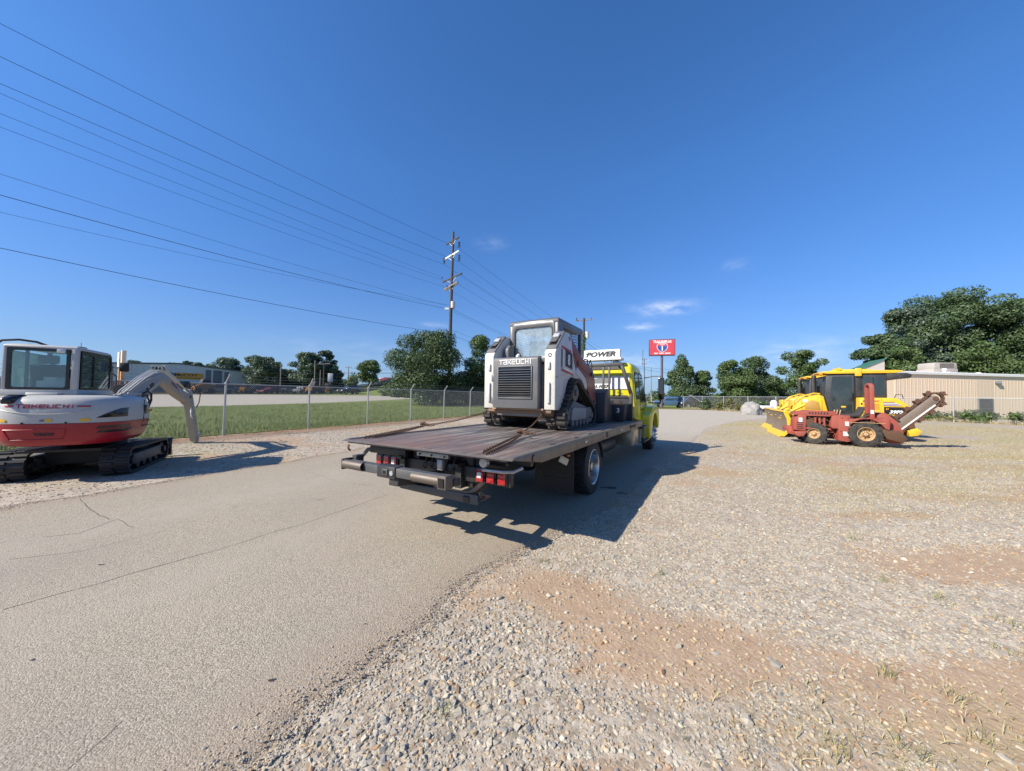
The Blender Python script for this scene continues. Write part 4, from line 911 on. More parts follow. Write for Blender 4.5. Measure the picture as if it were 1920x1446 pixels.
# ------------------------------------------------------------------ compact track loader
ld = thing('track_loader', 'white and grey compact track loader chained down on the truck deck', 'track loader', T2W(2.5, 1.37, DZ+.004), TA)
def L(g, name, m, **k): return g.make(name, M[m] if isinstance(m, str) else m, k.pop('parent', ld), **k)
M['tldirty'] = paint('undercarriage_grey', (.15, .145, .135), .7, metal=.2, dirt=.7, dirtc=(.20, .17, .14), sc=5)
for sg in (-1, 1):
    def Y(a, b): return (sg*a, sg*b) if sg > 0 else (sg*b, sg*a)
    y0, y1 = Y(.47, .81)
    tk = belt(ld, [(.78, .64, .23), (1.64, .21, .21), (.36, .22, .20)], y0, y1, th=.035, lug=.03, pitch=.105)
    yi = (y0+y1)/2
    g = G()
    for (x, z, r) in ((.78, .64, .15), (1.64, .21, .145), (.36, .22, .13)): g.cyl((x, y0+.05, z), (x, y1-.05, z), r, n=24); g.cyl((x, y0+.01, z), (x, y1-.01, z), r*.4, n=14)
    for x in (.62, .82, 1.02, 1.22, 1.42): g.cyl((x, y0+.03, .11), (x, y1-.03, .11), .07, n=16)
    each(g, 'track_wheel', M['tldirty'], ld)
    L(G().prism([(.42, .17), (.50, .36), (.72, .50), (1.55, .36), (1.72, .22), (1.55, .14)], 'y', yi-.12, yi+.12), 'track_frame', 'tldirty', bev=.012)
    if sg < 0:
        L(G().prism([(.52, .15), (.55, .33), (.60, .38), (1.30, .36), (1.30, .15)], 'y', y0+.012, y0+.05), 'track_guard', paint('pale_dusty_plate', (.27, .26, .24), .7, dirt=.6, dirtc=(.33, .28, .22), sc=4), bev=.012)
        L(G().prism([(1.312, .16), (1.312, .37), (1.55, .37), (1.60, .26), (1.55, .17)], 'y', y0+.012, y0+.05), 'track_guard', M['tldirty'], bev=.012)
    # side tower panel with arch over the sprocket
    arch = ring_pts(.80, .56, .36, R(30), R(180), 14)
    pts = [(.0, .345), (.30, .345), (.30, .12), (.44, .12)]+arch[::-1]+[(1.20, .86), (1.12, .98), (.95, 1.08), (.84, 1.25), (.72, 1.62), (.64, 1.70), (.42, 1.70), (.05, 1.36), (.0, 1.30)]
    ya, yb = Y(.50, .70)
    sp = L(G().prism(pts, 'y', ya, yb), 'side_panel', 'white', bev=.018, seg=3)
    # sloping grey cap with a recessed lamp
    M1 = Matrix.Translation((.235, sg*.60, 1.53)) @ Matrix.Rotation(-math.atan2(.34, .37), 4, 'Y')
    G().box(-.26, .25, -.096, .096, -.012, .018, M1).make('tower_cap', M['tlgrey'], sp, bev=.008)
    G().box(-.16, .06, -.062, .062, .014, .024, M1).make('lamp_recess', M['blackgloss'], sp)
    G().box(.03, .13, -.055, .055, .018, .06, M1).make('work_lamp', M['clearlens'], sp, bev=.012)
    G().box(-.12, .02, -.05, .05, .022, .030, M1 @ Matrix.Rotation(R(10), 4, 'Y')).make('recess_plate', M['tlgreylight'], sp)
    # latches on the rear post
    for (z0, z1, d) in ((1.02, 1.14, .03), (.46, .80, .035)):
        a, b = Y(.56, .61); G().box(-d, 0, a, b, z0, z1).make('latch', M['white'], sp, bev=.008)
    # arm, lift link, cylinder
    arm = [(.45, 1.64), (.62, 1.72), (.80, 1.66), (1.25, 1.42), (1.75, 1.22), (2.1, 1.16), (2.22, 1.0), (2.34, .60), (2.30, .36), (2.12, .30), (2.0, .44), (1.86, .64), (1.6, .80), (1.3, .92), (.95, 1.14), (.55, 1.36)]
    ya, yb = Y(.53, .66) if sg > 0 else Y(.53, .66)
    am = L(G().prism(arm, 'y', *Y(.54, .67)), 'loader_arm', 'tlred', bev=.015)
    G().prism([(.78, 1.58), (1.22, 1.36), (1.72, 1.16), (1.78, 1.06), (1.3, 1.14), (.82, 1.42)], 'y', *Y(.67, .677)).make('arm_stiffener', M['tlred'], am, bev=.003)
    for (x, z) in ((.62, 1.60), (2.17, .45), (2.0, 1.05), (1.15, 1.2)): G().cyl((x, Y(.53, .70)[0], z), (x, Y(.53, .70)[1], z), .045, n=14).make('pivot_pin', M['steel'], am)
    L(G().prism([(.92, 1.02), (1.0, 1.12), (1.18, 1.06), (1.5, .93), (1.6, .80), (1.52, .70), (1.42, .76), (1.3, .88), (1.0, .98)], 'y', *Y(.66, .715)), 'lift_link', 'white', bev=.01)
    L(G().cyl((.98, sg*.60, 1.0), (1.45, sg*.60, 1.02), .045, n=14), 'lift_cylinder', 'tlgrey')
    L(G().cyl((1.45, sg*.60, 1.02), (1.72, sg*.60, 1.03), .022, n=12), 'cylinder_rod', 'chrome')
    L(G().tube([(2.0, sg*.58, 1.25), (1.93, sg*.6, 1.36), (1.75, sg*.6, 1.35), (1.62, sg*.58, 1.22)], .013, 6), 'hydraulic_hose', 'plastic')
    L(G().tube([(2.2, sg*.56, 1.05), (2.33, sg*.58, 1.25), (2.2, sg*.58, 1.38), (2.02, sg*.58, 1.2)], .011, 6), 'hydraulic_hose', 'plastic')
# decals on the visible right side
dk_ = -.7035
M['decalblack'] = paint('decal_black', (.03, .035, .045), .7, dirt=.1)
def dec(pts, m, d=0.0, name='decal'): L(G().prism(pts, 'y', dk_-.002-d, dk_-d), name, m)
dec([(.25, 1.44), (.70, 1.40), (.72, 1.34), (.25, 1.40)], 'letterred')
dec([(.25, 1.05), (.80, .88+.10), (.82, .95), (.25, 1.0)], 'letterred')
dec([(.42, 1.40), (.76, 1.34), (.76, 1.06), (.42, 1.10)], M['decalblack'], .001)
dec([(.24, 1.38), (.28, 1.38), (.28, 1.06), (.24, 1.07)], 'letterblack', .001)
dec([(.31, 1.38), (.335, 1.38), (.335, 1.08), (.31, 1.08)], 'letterwhite', .001)
dec([(.37, 1.37), (.40, 1.37), (.40, 1.07), (.72, 1.02), (.72, 1.0), (.37, 1.04)], 'letterwhite', .002)
text('model_number', '8', .26, M['letterwhite'], ld, (.585, dk_-.005, 1.21), (1, 0, -.08), (0, 0, 1), bold=.004, sx=.8)
dec([(.10, .90), (.40, .965), (.66, .975), (.66, .94), (.40, .93), (.10, .86)], paint('faded_cream_decal', (.55, .50, .40), .6), .0005)
dec([(.02, .9), (.06, .9), (.06, .885), (.02, .885)], 'letterblack', .001)
# rear: body tub, bumper, engine door with louvres
L(G().box(.06, 1.9, -.465, .465, .22, 1.12), 'body_tub', 'tlgrey', bev=.02)
L(G().prism([(.02, .29), (.02, .34), (.14, .34), (.5, .22), (.5, .18), (.16, .22)], 'y', -.62, .62), 'rear_bumper', paint('rusty_bumper', (.17, .115, .08), .8, dirt=.8, dirtc=(.26, .13, .07), sc=6), bev=.01)
L(G().box(-.03, .1, -.50, .50, .335, .365), 'bumper_lip', paint('rust_lip', (.34, .23, .16), .8, dirt=.8, dirtc=(.3, .14, .08), sc=9), bev=.005)
dr = L(G().prism([(-.10, .36), (-.10, 1.20), (-.07, 1.235), (.06, 1.25), (.06, .36)], 'y', -.43, .44), 'engine_door', 'tlgrey', bev=.014)
G().box(-.106, -.098, -.31, .32, .545, 1.065).make('grille_opening', M['blackgloss'], dr, bev=.003)
for k in range(12):
    z = .565+.0405*k
    s_ = G().prism([(-.135, z-.003), (-.135, z+.003), (-.106, z-.009), (-.106, z-.015)], 'y', -.31, .318).make('grille_slat', M['black'], dr); G().box(-.1385, -.1335, -.308, .316, z-.0035, z+.0045).make('slat_highlight', M['tlgreylight'], s_)  # light caught along each slat edge is put in as lighter grey
fr_ = G()
for (a, b, c, d) in ((-.33, .34, 1.062, 1.08), (-.33, .34, .525, .545), (-.33, -.312, .545, 1.062), (.322, .34, .545, 1.062)): fr_.box(-.122, -.1, a, b, c, d)
fr_.make('grille_frame', M['tlgrey'], dr, bev=.004)
for z0, z1 in ((.82, .94), (.42, .55)): L(G().box(-.06, -.0, .445, .505, z0, z1), 'door_hinge', 'tlgrey', bev=.008)
wordmark(dr, M['letterwhite'], (-.103, .0, 1.15), (0, -1, 0), (0, 0, 1), .62, .07, .012)
g = G()
for k in range(6): a = math.pi*k/3; g.cyl((-.005, -.60+.026*math.cos(a), 1.255+.03*math.sin(a)), (-.002, -.60+.026*math.cos(a), 1.255+.03*math.sin(a)), .011, n=8)
L(g, 'flower_decal', 'letterblack', kind='stuff')
L(G().box(-.002, .45, -.5, .5, 1.14, 1.22), 'rear_cowl', 'tlgrey', bev=.02)
L(G().prism([(.40, 1.10), (.46, 1.24), (.60, 1.32), (.62, 1.10)], 'y', -.50, .50), 'cab_mount', 'white', bev=.02)
L(G().tube([(.30, .18, 1.22), (.30, .18, 1.30), (.34, .18, 1.32)], .03, 8), 'filler_cap', 'signwhite')
L(G().cyl((.42, .48, 1.30), (.30, .48, 1.34), .08, n=18), 'air_cleaner', 'tlgrey')
L(G().tube([(.5, .44, 1.3), (.42, .40, 1.46), (.5, .40, 1.52), (.6, .42, 1.4)], .03, 8), 'intake_pipe', 'plastic')
L(G().prism([(.28, 1.22), (.28, 1.44), (.36, 1.52), (.5, 1.50), (.52, 1.22)], 'y', .36, .44), 'tower_inner_bracket', 'tlgrey', bev=.02)
# cab: pillars, roof, glass, side screens
cx0, cx1, ch, cz0, cz1 = .56, 1.84, .51, 1.08, 2.02
rf = L(G().loft([[(x, y, z) for x, y in ((cx0+i, -ch+i*.6), (cx1+.06-i, -ch+i*.6), (cx1+.06-i, ch-i*.6), (cx0+i, ch-i*.6))] for z, i in ((1.90, 0), (1.975, 0), (2.01, .035), (2.02, .09))]), 'cab_roof', 'tlgreylight', bev=.012)
for (x, y) in ((cx0, -ch), (cx0, ch-.075)): L(G().prism([(x, cz0), (x-.0, 1.92), (x+.12, 1.92), (x+.12, cz0)], 'y', y, y+.075), 'cab_pillar', 'tlgreylight', bev=.016)
for (x, y) in ((cx1-.08, -ch), (cx1-.08, ch-.07)): L(G().prism([(x, .8), (x, 1.92), (x+.08, 1.92), (x+.08, .8)], 'y', y, y+.07), 'cab_pillar', 'tlgreylight', bev=.016)
# rear window frame: rounded opening cut by a ring
def rrect(y0, y1, z0, z1, r, n=5, low=None):
    pts = []
    for (cy, cz, a0, rr_) in ((y1-r, z1-r, 0, r), (y0+r, z1-r, 90, r), (y0+(low or r), z0+(low or r), 180, low or r), (y1-(low or r), z0+(low or r), 270, low or r)):
        for k in range(n+1): a = R(a0+90*k/n); pts.append((cy+rr_*math.cos(a), cz+rr_*math.sin(a)))
    return pts
def frame_ring(outer, inner, axis, a, b):
    g = G(); n = len(outer)
    f = (lambda p, t: (t, p[0], p[1])) if axis == 'x' else (lambda p, t: (p[0], t, p[1]))
    rings = [[f(p, a) for p in outer], [f(p, a) for p in inner], [f(p, b) for p in inner], [f(p, b) for p in outer]]
    vs = [v for r_ in rings for v in r_]; fs = []
    for k in range(4):
        for i in range(n): fs.append((k*n+i, k*n+(i+1) % n, ((k+1) % 4)*n+(i+1) % n, ((k+1) % 4)*n+i))
    return g.add(vs, fs)
L(frame_ring(rrect(-.44, .44, 1.17, 1.95, .05, 5), rrect(-.405, .405, 1.205, 1.875, .09, 5, .20), 'x', cx0-.01, cx0+.05), 'rear_window_frame', 'tlgreylight', bev=.01)
L(frame_ring(rrect(-.412, .412, 1.198, 1.882, .092, 5, .205), rrect(-.385, .385, 1.225, 1.855, .08, 5, .19), 'x', cx0-.016, cx0+.0), 'window_seal', 'plastic')
L(G().prism(rrect(-.40, .40, 1.21, 1.87, .08, 5, .19), 'x', cx0+.012, cx0+.018), 'rear_window', 'glasstl')
for sg in (-1, 1):
    y = sg*(ch-.02); g = G()
    for x in np.arange(cx0+.28, cx1-.12, .055): g.bar((x, y, 1.25), (x, y, 1.86), .007, .007, up=(1, 0, 0))
    for z in np.arange(1.25, 1.87, .052): g.bar((cx0+.26, y+.004*sg, z), (cx1-.1, y+.004*sg, z), .007, .007)
    L(g, 'side_screen', 'black', kind='stuff')
    L(G().box(cx0+.12, cx0+.26, y-.012, y+.012, 1.1, 1.92), 'side_pillar_plate', 'tlgreylight', bev=.006)
    L(G().box(cx0+.12, cx1-.06, y-.014, y+.014, 1.86, 1.91), 'side_frame', 'tlgreylight', bev=.004)
    L(G().box(cx0+.12, cx1-.06, y-.014, y+.014, 1.1, 1.24), 'side_frame', 'tlgreylight', bev=.004)
    L(G().box(cx0+.15, cx0+.22, y-sg*.002, y+sg*.02, 1.66, 1.74) if sg > 0 else G().box(cx0+.15, cx0+.22, y-.02, y+.002, 1.66, 1.74), 'side_lamp', 'clearlens')
g = G()
for x in np.arange(-.4, .41, .06): g.bar((cx1-.04, x, 1.2), (cx1-.04, x, 1.86), .006, .006)
for z in np.arange(1.25, 1.87, .06): g.bar((cx1-.04, -.4, z), (cx1-.04, .4, z), .006, .006)
L(g, 'front_screen', 'black', kind='stuff')
L(G().prism([(.85, 1.12), (.82, 1.2), (.80, 1.60), (.86, 1.66), (.92, 1.6), (.94, 1.25), (1.3, 1.22), (1.3, 1.12)], 'y', -.22, .22), 'seat', 'interiorgrey', bev=.03)
L(G().tube([(1.0, -.3, 1.3), (1.3, -.33, 1.42), (1.55, -.33, 1.55), (1.6, -.30, 1.75)], .02, 6), 'grab_bar', 'black')
L(G().cyl((1.1, -.3, 1.4), (1.1, -.3, 1.48), .03, n=8), 'fire_extinguisher', 'stickyellow')
L(G().box(.7, .74, -.64, -.60, 1.02, 1.16), 'yellow_lamp', paint('yellow_tag', (.65, .6, .02), .5), bev=.01)
# bucket
for sg in (-1, 1): L(G().prism([(2.42, .02), (2.45, .66), (2.74, .76), (3.22, .03)], 'y', sg*.83-.008, sg*.83+.008), 'bucket_side', 'black', bev=.004)
L(G().prism([(2.42, .0), (3.25, .0), (3.25, .018), (2.5, .03), (2.44, .12), (2.46, .64), (2.74, .745), (2.73, .765), (2.44, .665), (2.41, .12)], 'y', -.83, .83), 'bucket_shell', 'black', bev=.004)
L(G().box(3.16, 3.24, -.83, .83, .018, .035), 'cutting_edge', 'steel')
for y in (-.5, -.25, 0, .25, .5): L(G().box(2.38, 2.42, y-.015, y+.015, .1, .6), 'bucket_rib', 'black')
L(G().box(2.26, 2.38, -.5, .5, .12, .55), 'quick_coupler', 'tlred', bev=.02)
# ------------------------------------------------------------------ mini excavator
ex = thing('mini_excavator', 'white and red mini excavator parked beside the chain fence, arm stretched to the ground', 'excavator', (-7.3, 5.5, 0), R(120))
def E(g, name, m, **k): return g.make(name, M[m] if isinstance(m, str) else m, k.pop('parent', ex), **k)
M['extrack'] = paint('shaded_track_steel', (.016, .016, .017), .6, dirt=.4, dirtc=(.045, .04, .035))  # track steel darkened in colour for the deep shade beneath the body
for sg in (-1, 1):
    y0, y1 = (.42, .78) if sg > 0 else (-.78, -.42)
    belt(ex, [(.72, .235, .235), (2.32, .225, .225)], y0, y1, th=.035, lug=.022, pitch=.10, m='extrack')
    g = G()
    for (x, z, r) in ((.72, .235, .15), (2.32, .225, .145)): g.cyl((x, y0+.06, z), (x, y1-.06, z), r, n=24); g.cyl((x, y0+.0, z), (x, y1-.0, z), r*.45, n=14)
    for x in (1.05, 1.35, 1.65, 1.95): g.cyl((x, y0+.04, .115), (x, y1-.04, .115), .075, n=16)
    each(g, 'track_wheel', M['extrack'], ex)
    E(G().prism([(.85, .13), (.85, .33), (2.2, .33), (2.2, .13)], 'y', y0+.03, y1-.03), 'track_frame', 'greysteel', bev=.02)
E(G().prism([(.98, .18), (.98, .45), (2.1, .45), (2.3, .3), (2.3, .18)], 'y', -.43, .43), 'undercarriage', 'extrack', bev=.03)
E(G().lathe([(.01, .44), (.40, .44), (.42, .48), (.42, .60), (.01, .60)], (1.5, 0, 0), (0, 0, 1), 28), 'slew_ring', 'black')
for y in (-.3, .3): E(G().bar((2.2, y, .25), (2.72, y, .22), .08, .1), 'blade_arm', 'exwhite', bev=.01)
E(G().prism([(2.70, .02), (2.84, .02), (2.78, .12), (2.755, .22), (2.78, .34), (2.84, .42), (2.72, .42), (2.70, .3)], 'y', -.79, .79), 'dozer_blade', 'blackgloss', bev=.008)
# upper body as stacked plan outlines
def outline(x_rear, hw, x_front, z, rf=.30, pw=3.0, n=28):
    """closed plan outline: superelliptic tail, side walls, rounded nose"""
    L_ = .95; pts = []
    for k in range(n+1):
        t = math.pi*k/n; c, s = math.cos(t), math.sin(t)
        y = -hw*(abs(c)**(2/pw))*(1 if c > 0 else -1); x = x_rear+L_*(1-abs(s)**(2/pw))
        pts.append((x, y, z))
    for k in range(7): a = math.pi/2*k/6; pts.append((x_front-rf+rf*math.sin(a), hw-rf+rf*math.cos(a), z))
    for k in range(7): a = math.pi/2-math.pi/2*k/6; pts.append((x_front-rf+rf*math.sin(a), -hw+rf-rf*math.cos(a), z))
    return pts
red = [(.60, .20, .62, 1.38), (.62, .10, .69, 1.44), (.70, .05, .745, 1.50), (.82, .015, .775, 1.54), (.93, .0, .79, 1.56), (.965, .0, .795, 1.565)]
g = G(); g.loft([outline(a, b, c, z) for z, a, b, c in red]); cwt = E(g, 'counterweight', 'exred', smooth=50)
wh = [(.972, .006, .79, 1.56), (1.10, .0, .795, 1.56), (1.25, .02, .78, 1.54), (1.33, .05, .76, 1.50), (1.385, .10, .72, 1.44), (1.41, .18, .66, 1.36), (1.42, .3, .58, 1.26)]
g = G(); g.loft([outline(a, b, c, z) for z, a, b, c in wh]); hood = E(g, 'engine_hood', 'exwhite', smooth=50)
# surface lookup: rear/side skin at height z, for a parameter t (0 right side .. pi left side)
def skin(t, z, table, off=.004):
    zs = [r[0] for r in table]; a = np.interp(z, zs, [r[1] for r in table]); b = np.interp(z, zs, [r[2] for r in table])
    c, s = math.cos(t), math.sin(t); pw = 3.0; L_ = .95
    y = -b*(abs(c)**(2/pw))*(1 if c > 0 else -1); x = a+L_*(1-abs(s)**(2/pw))
    # normal by finite difference
    def q_(tt):
        c, s = math.cos(tt), math.sin(tt); return Vector((a+L_*(1-abs(s)**(2/pw)), -b*(abs(c)**(2/pw))*(1 if c > 0 else -1), 0))
    d = (q_(t+.01)-q_(t-.01)); n = Vector((-d.y, d.x, 0)); n = n.normalized() if n.length else Vector((-1, 0, 0))
    if n.x > 0 and abs(c) < .95: n = -n
    if abs(c) >= .95: n = Vector((n.x, n.y, 0)) if n.y*(-1 if c > 0 else 1) > 0 else -n
    return Vector((x, y, z))+n*off
def tfor(y, z, table):
    """parameter where the skin has this y"""
    zs = [r[0] for r in table]; b = float(np.interp(z, zs, [r[2] for r in table])); u = max(-1, min(1, -y/b)); return math.acos((abs(u)**1.5)*(1 if u > 0 else -1))
def patch(pts_yz, table, name, m, parent, off=.005, n=8, top=None):
    """a skin-hugging panel: four-cornered in (y, z): corners bl, br, tr, tl"""
    (a, b, c, d) = pts_yz; g = G(); rows = []
    for i in range(n+1):
        u = i/n; row = []
        for j in range(5):
            v = j/4; y = (a[0]*(1-u)+b[0]*u)*(1-v)+(d[0]*(1-u)+c[0]*u)*v; z = (a[1]*(1-u)+b[1]*u)*(1-v)+(d[1]*(1-u)+c[1]*u)*v
            row.append(skin(tfor(y, z, table), z, table, off))
        rows.append(row)
    vs = [p for r in rows for p in r]; fs = [(i*5+j, i*5+j+1, (i+1)*5+j+1, (i+1)*5+j) for i in range(n) for j in range(4)]
    g.add(vs, fs); return g.make(name, M[m] if isinstance(m, str) else m, parent, clean=False)
# wordmark on the tail
curve = lambda q_: 0
def wskin(parent, m, y0, z0, w, h, th):
    g = G(); seq = 'TaKeUCHI'; adv = [1.15, 1.22, 1.14, 1.22, 1.22, 1.2, 1.25, .5]; tot = sum(adv); x = 0; s_ = w/tot
    for ch, a in zip(seq, adv):
        for (xa, ya, xb, yb) in WORD[ch]:
            if ch == 'I': xa = xb = .3
            P0 = []
            for (xx, yy_) in ((xa, ya), (xb, yb)):
                y = y0-((x+xx)*s_-w/2); z = z0+(yy_-.5)*h; P0.append(skin(tfor(y, z, wh), z, wh, .004))
            d = (P0[1]-P0[0]).normalized(); g.bar(P0[0]-d*th*.45, P0[1]+d*th*.45, th, .005, up=(-1, 0, 0))
        x += a
    return g.make('lettering', M[m], parent)
wskin(hood, 'letterred', .03, 1.245, .60, .05, .013)
for (ya, yb) in ((.46, .36), (-.30, -.44)):
    patch([(ya, 1.232), (yb, 1.232), (yb, 1.258), (ya, 1.258)], wh, 'logo_bar', 'letterred', hood, .005)
# pressed smile line under the name
g = G()
pts = [skin(tfor(y, 1.12+.075*((y-.03)/.5)**2, wh), 1.12+.075*((y-.03)/.5)**2, wh, .002) for y in np.linspace(.52, -.46, 30)]; g.tube(pts, .008, 6); E(g, 'pressed_line', 'exwhite', parent=hood)
# vents, stickers
patch([(-.50, 1.05), (-.755, 1.055), (-.75, 1.21), (-.70, 1.20)], wh, 'side_vent', 'blackgloss', hood, .006, n=14)
patch([(.76, 1.05), (.54, 1.05), (.66, 1.14), (.76, 1.19)], wh, 'side_vent', 'blackgloss', hood, .006, n=14)
for (yc, w) in ((.47, .075), (-.02, .07), (-.395, .10)):
    patch([(yc+w/2, 1.0), (yc-w/2, 1.0), (yc-w/2, 1.045), (yc+w/2, 1.045)], wh, 'warning_sticker', 'stickyellow', hood, .006)
text('sticker_mark', 'CE', .035, M['letterblack'], hood, skin(tfor(.05, 1.02, wh), 1.02, wh, .006), (0, -1, 0), (0, 0, 1))
# red part details: pressed recess, louvres, text
text('model_lettering', 'TB235', .062, M['letterblack'], cwt, skin(tfor(.03, .80, red), .80, red, .006)+Vector((-.004, 0, 0)), (0, -1, 0), (0, 0, 1), bold=.002, sx=1.3)
g = G()
zz = lambda y: .88-.03*abs(y)
for pth in ([(.46, .88), (-.20, .88)], [(.40, .72), (-.16, .72)], [(.46, .88), (.40, .72)], [(-.20, .88), (-.16, .72)]):
    (ya, za), (yb, zb) = pth; pts = [skin(tfor(ya+(yb-ya)*k/12, za+(zb-za)*k/12, red), za+(zb-za)*k/12, red, .001) for k in range(13)]; g.tube(pts, .009, 6)
each(g, 'pressed_line', M['exred'], cwt)
for z in (.795, .865): patch([(-.50, z), (-.76, z+.005), (-.765, z+.05), (-.53, z+.045)], red, 'louvre', 'blackgloss', cwt, .006, n=14)
# right side, near the nose
def sidebox(x0, x1, z0, z1, name, m, par, d=.006, y=-.797): return G().box(x0, x1, y-d, y+.01, z0, z1).make(name, M[m], par, bev=.003)
G().box(1.02, 1.03, -.800, -.79, .97, 1.34).make('door_gap', M['plastic'], hood)
sidebox(1.06, 1.16, 1.07, 1.24, 'side_vent', 'blackgloss', hood)
text('model_lettering', '235FR', .065, M['mcorange'], hood, (1.30, -.803, 1.12), (1, 0, 0), (0, 0, 1), bold=.001, sx=1.1)
for (x0, x1, z) in ((.98, 1.14, .92), (1.22, 1.36, .92), (1.0, 1.4, .83)): sidebox(x0, x1, z, z+.018, 'louvre', 'blackgloss', cwt)
# exhaust and lid
E(G().loft([[(.02+.0*k, .44+a*.05, 1.32+b*.05) for a, b in ((-1, -1), (1, -1), (1, 1), (-1, 1))] for k in range(1)]+[[(.16, .40+a*.09, 1.37+b*.055) for a, b in ((-1, -1), (1, -1), (1, 1), (-1, 1))]]+[[(.34, .33+a*.05, 1.38+b*.03) for a, b in ((-1, -1), (1, -1), (1, 1), (-1, 1))]]), 'exhaust_hood', 'blackgloss', bev=.03, parent=hood)
E(G().lathe([(.001, 0), (.028, .0), (.032, .01), (.001, .012)], skin(tfor(.56, 1.245, wh), 1.245, wh, 0), (-1, .25, 0), 14), 'lock', 'galv', parent=hood)
E(G().prism([(.28, 1.42), (.30, 1.46), (.46, 1.46), (.5, 1.42)], 'y', .02, .36), 'grab_ledge', 'exwhite', parent=hood, bev=.008)
# cab
ka, kb, kl, kr, kz0, kz1 = .55, 1.82, .74, -.09, 1.40, 2.255
def cabring(z, i=0.0, fx=0.0):
    return [(ka+i, kr+i, z), (kb-i-fx, kr+i, z), (kb-i-fx, kl-i, z), (ka+i, kl-i, z)]
E(G().loft([cabring(kz0, -.01), cabring(1.52, 0)]), 'cab_base', 'exwhite', bev=.02)
E(G().loft([cabring(2.195, 0, .10), cabring(2.235, .005, .12), cabring(2.26, .05, .16)]), 'cab_roof', 'exwhite', bev=.015)
for (x, y, w, fx) in ((ka, kr, .085, 0), (ka, kl-.05, .05, 0)): E(G().box(x, x+.07, y, y+w, 1.50, 2.22), 'cab_pillar', 'exwhite', bev=.015)
E(G().prism([(kb-.06, 1.5), (kb, 1.5), (kb-.02, 1.95), (kb-.12, 2.22), (kb-.18, 2.22), (kb-.08, 1.95)], 'y', kr, kr+.05), 'cab_pillar', 'tlgrey', bev=.01)
E(G().prism([(kb-.06, 1.5), (kb, 1.5), (kb-.02, 1.95), (kb-.12, 2.22), (kb-.18, 2.22), (kb-.08, 1.95)], 'y', kl-.05, kl), 'cab_pillar', 'tlgrey', bev=.01)
def winrim(outer, inner, axis, a, b): return frame_ring(outer, inner, axis, a, b)
E(frame_ring(rrect(.005, kl-.055, 1.51, 2.19, .02, 3), rrect(.045, kl-.095, 1.545, 2.15, .035, 3), 'x', ka-.004, ka+.03), 'window_surround', 'blackgloss')
E(G().prism(rrect(.04, kl-.09, 1.54, 2.155, .03, 3), 'x', ka+.010, ka+.016), 'rear_window', 'glassex')
oo = rrect(ka+.09, kb-.10, 1.515, 2.185, .03, 3); ii = rrect(ka+.125, kb-.14, 1.545, 2.15, .04, 3)
E(frame_ring(oo, ii, 'y', kr-.004, kr+.03), 'window_surround', 'blackgloss')
E(G().prism(rrect(ka+.12, kb-.135, 1.54, 2.155, .04, 3), 'y', kr+.010, kr+.016), 'side_window', 'glassex')
E(G().box(ka+.50, ka+.53, kr-.006, kr+.02, 1.56, 2.13), 'window_bar', 'blackgloss')
E(G().prism([(kb-.03, 1.53), (kb-.01, 1.95), (kb-.13, 2.2), (kb-.145, 2.2), (kb-.025, 1.95), (kb-.045, 1.53)], 'y', kr+.05, kl-.05), 'windshield', 'glassex')
E(G().box(ka+.1, kb-.2, kl-.03, kl-.02, 1.55, 2.15), 'door_window', 'glassex')
# inside of the cab
st = E(G().prism([(.86, 1.42), (.82, 1.6), (.76, 1.93), (.83, 1.95), (.90, 1.62), (1.25, 1.58), (1.25, 1.46)], 'y', .12, .56), 'seat', 'interior', bev=.04)
G().box(.74, .83, .22, .46, 1.95, 2.1).make('headrest', M['interiorgrey'], st, bev=.03)
E(G().box(.62, .66, .50, .53, 1.52, 2.2), 'seat_belt_post', 'interiorgrey')
E(G().box(.6, 1.3, .0, .66, 1.50, 1.53), 'cab_floor', 'interior')
for y in (.02, .60): 
    c_ = E(G().box(1.0, 1.35, y, y+.08, 1.45, 1.72), 'arm_console', 'interiorgrey', bev=.02); G().tube([(1.32, y+.04, 1.7), (1.34, y+.04, 1.82), (1.36, y+.04, 1.88)], [.012, .012, .022], 8).make('joystick', M['interior'], c_)
E(G().box(1.5, 1.56, .0, .12, 1.6, 1.86), 'monitor', 'interiorgrey', bev=.01)
E(G().tube([(1.6, .2, 1.55), (1.55, .22, 1.75), (1.5, .22, 1.9)], .012, 6), 'travel_lever', 'interior')
E(G().tube([(1.6, .38, 1.55), (1.55, .38, 1.75), (1.5, .38, 1.9)], .012, 6), 'travel_lever', 'interior')
g = G()
for k in range(5): g.box(.64+.05*k, .66+.05*k, .1+.1*(k % 3), .25+.1*(k % 3), 1.54, 1.66+.06*(k % 2))
each(g, 'packed_manual', M['signwhite'], ex)
# roof bits, handle, mirror
E(G().tube([(1.0, .12, 2.25), (1.1, .12, 2.29), (1.25, .10, 2.29), (1.35, .1, 2.25)], .02, 6), 'roof_rail', 'plastic')
E(G().tube([(.6, .88, 2.18), (.62, .78, 2.30), (.66, .62, 2.33), (.7, .45, 2.31), (.74, .35, 2.26)], .018, 8), 'roof_hose', 'plastic')
E(G().lathe([(.001, .0), (.04, 0), (.04, .02), (.001, .03)], (.75, .55, 2.255), (0, 0, 1), 12), 'roof_cap', 'exwhite')
E(G().box(.52, .56, .05, .15, 2.13, 2.20), 'rear_lamp', 'clearlens', bev=.01)
E(G().tube([(.9, .02, 2.25), (.9, .02, 2.36)], .004, 4), 'antenna', 'black')
mr = E(G().tube([(kb-.04, kr, 1.98), (kb+.08, kr-.06, 1.98)], .016, 6), 'mirror_arm', 'exwhite')
G().box(kb+.06, kb+.12, kr-.19, kr-.05, 1.90, 2.09).make('mirror', M['plastic'], mr, bev=.02)
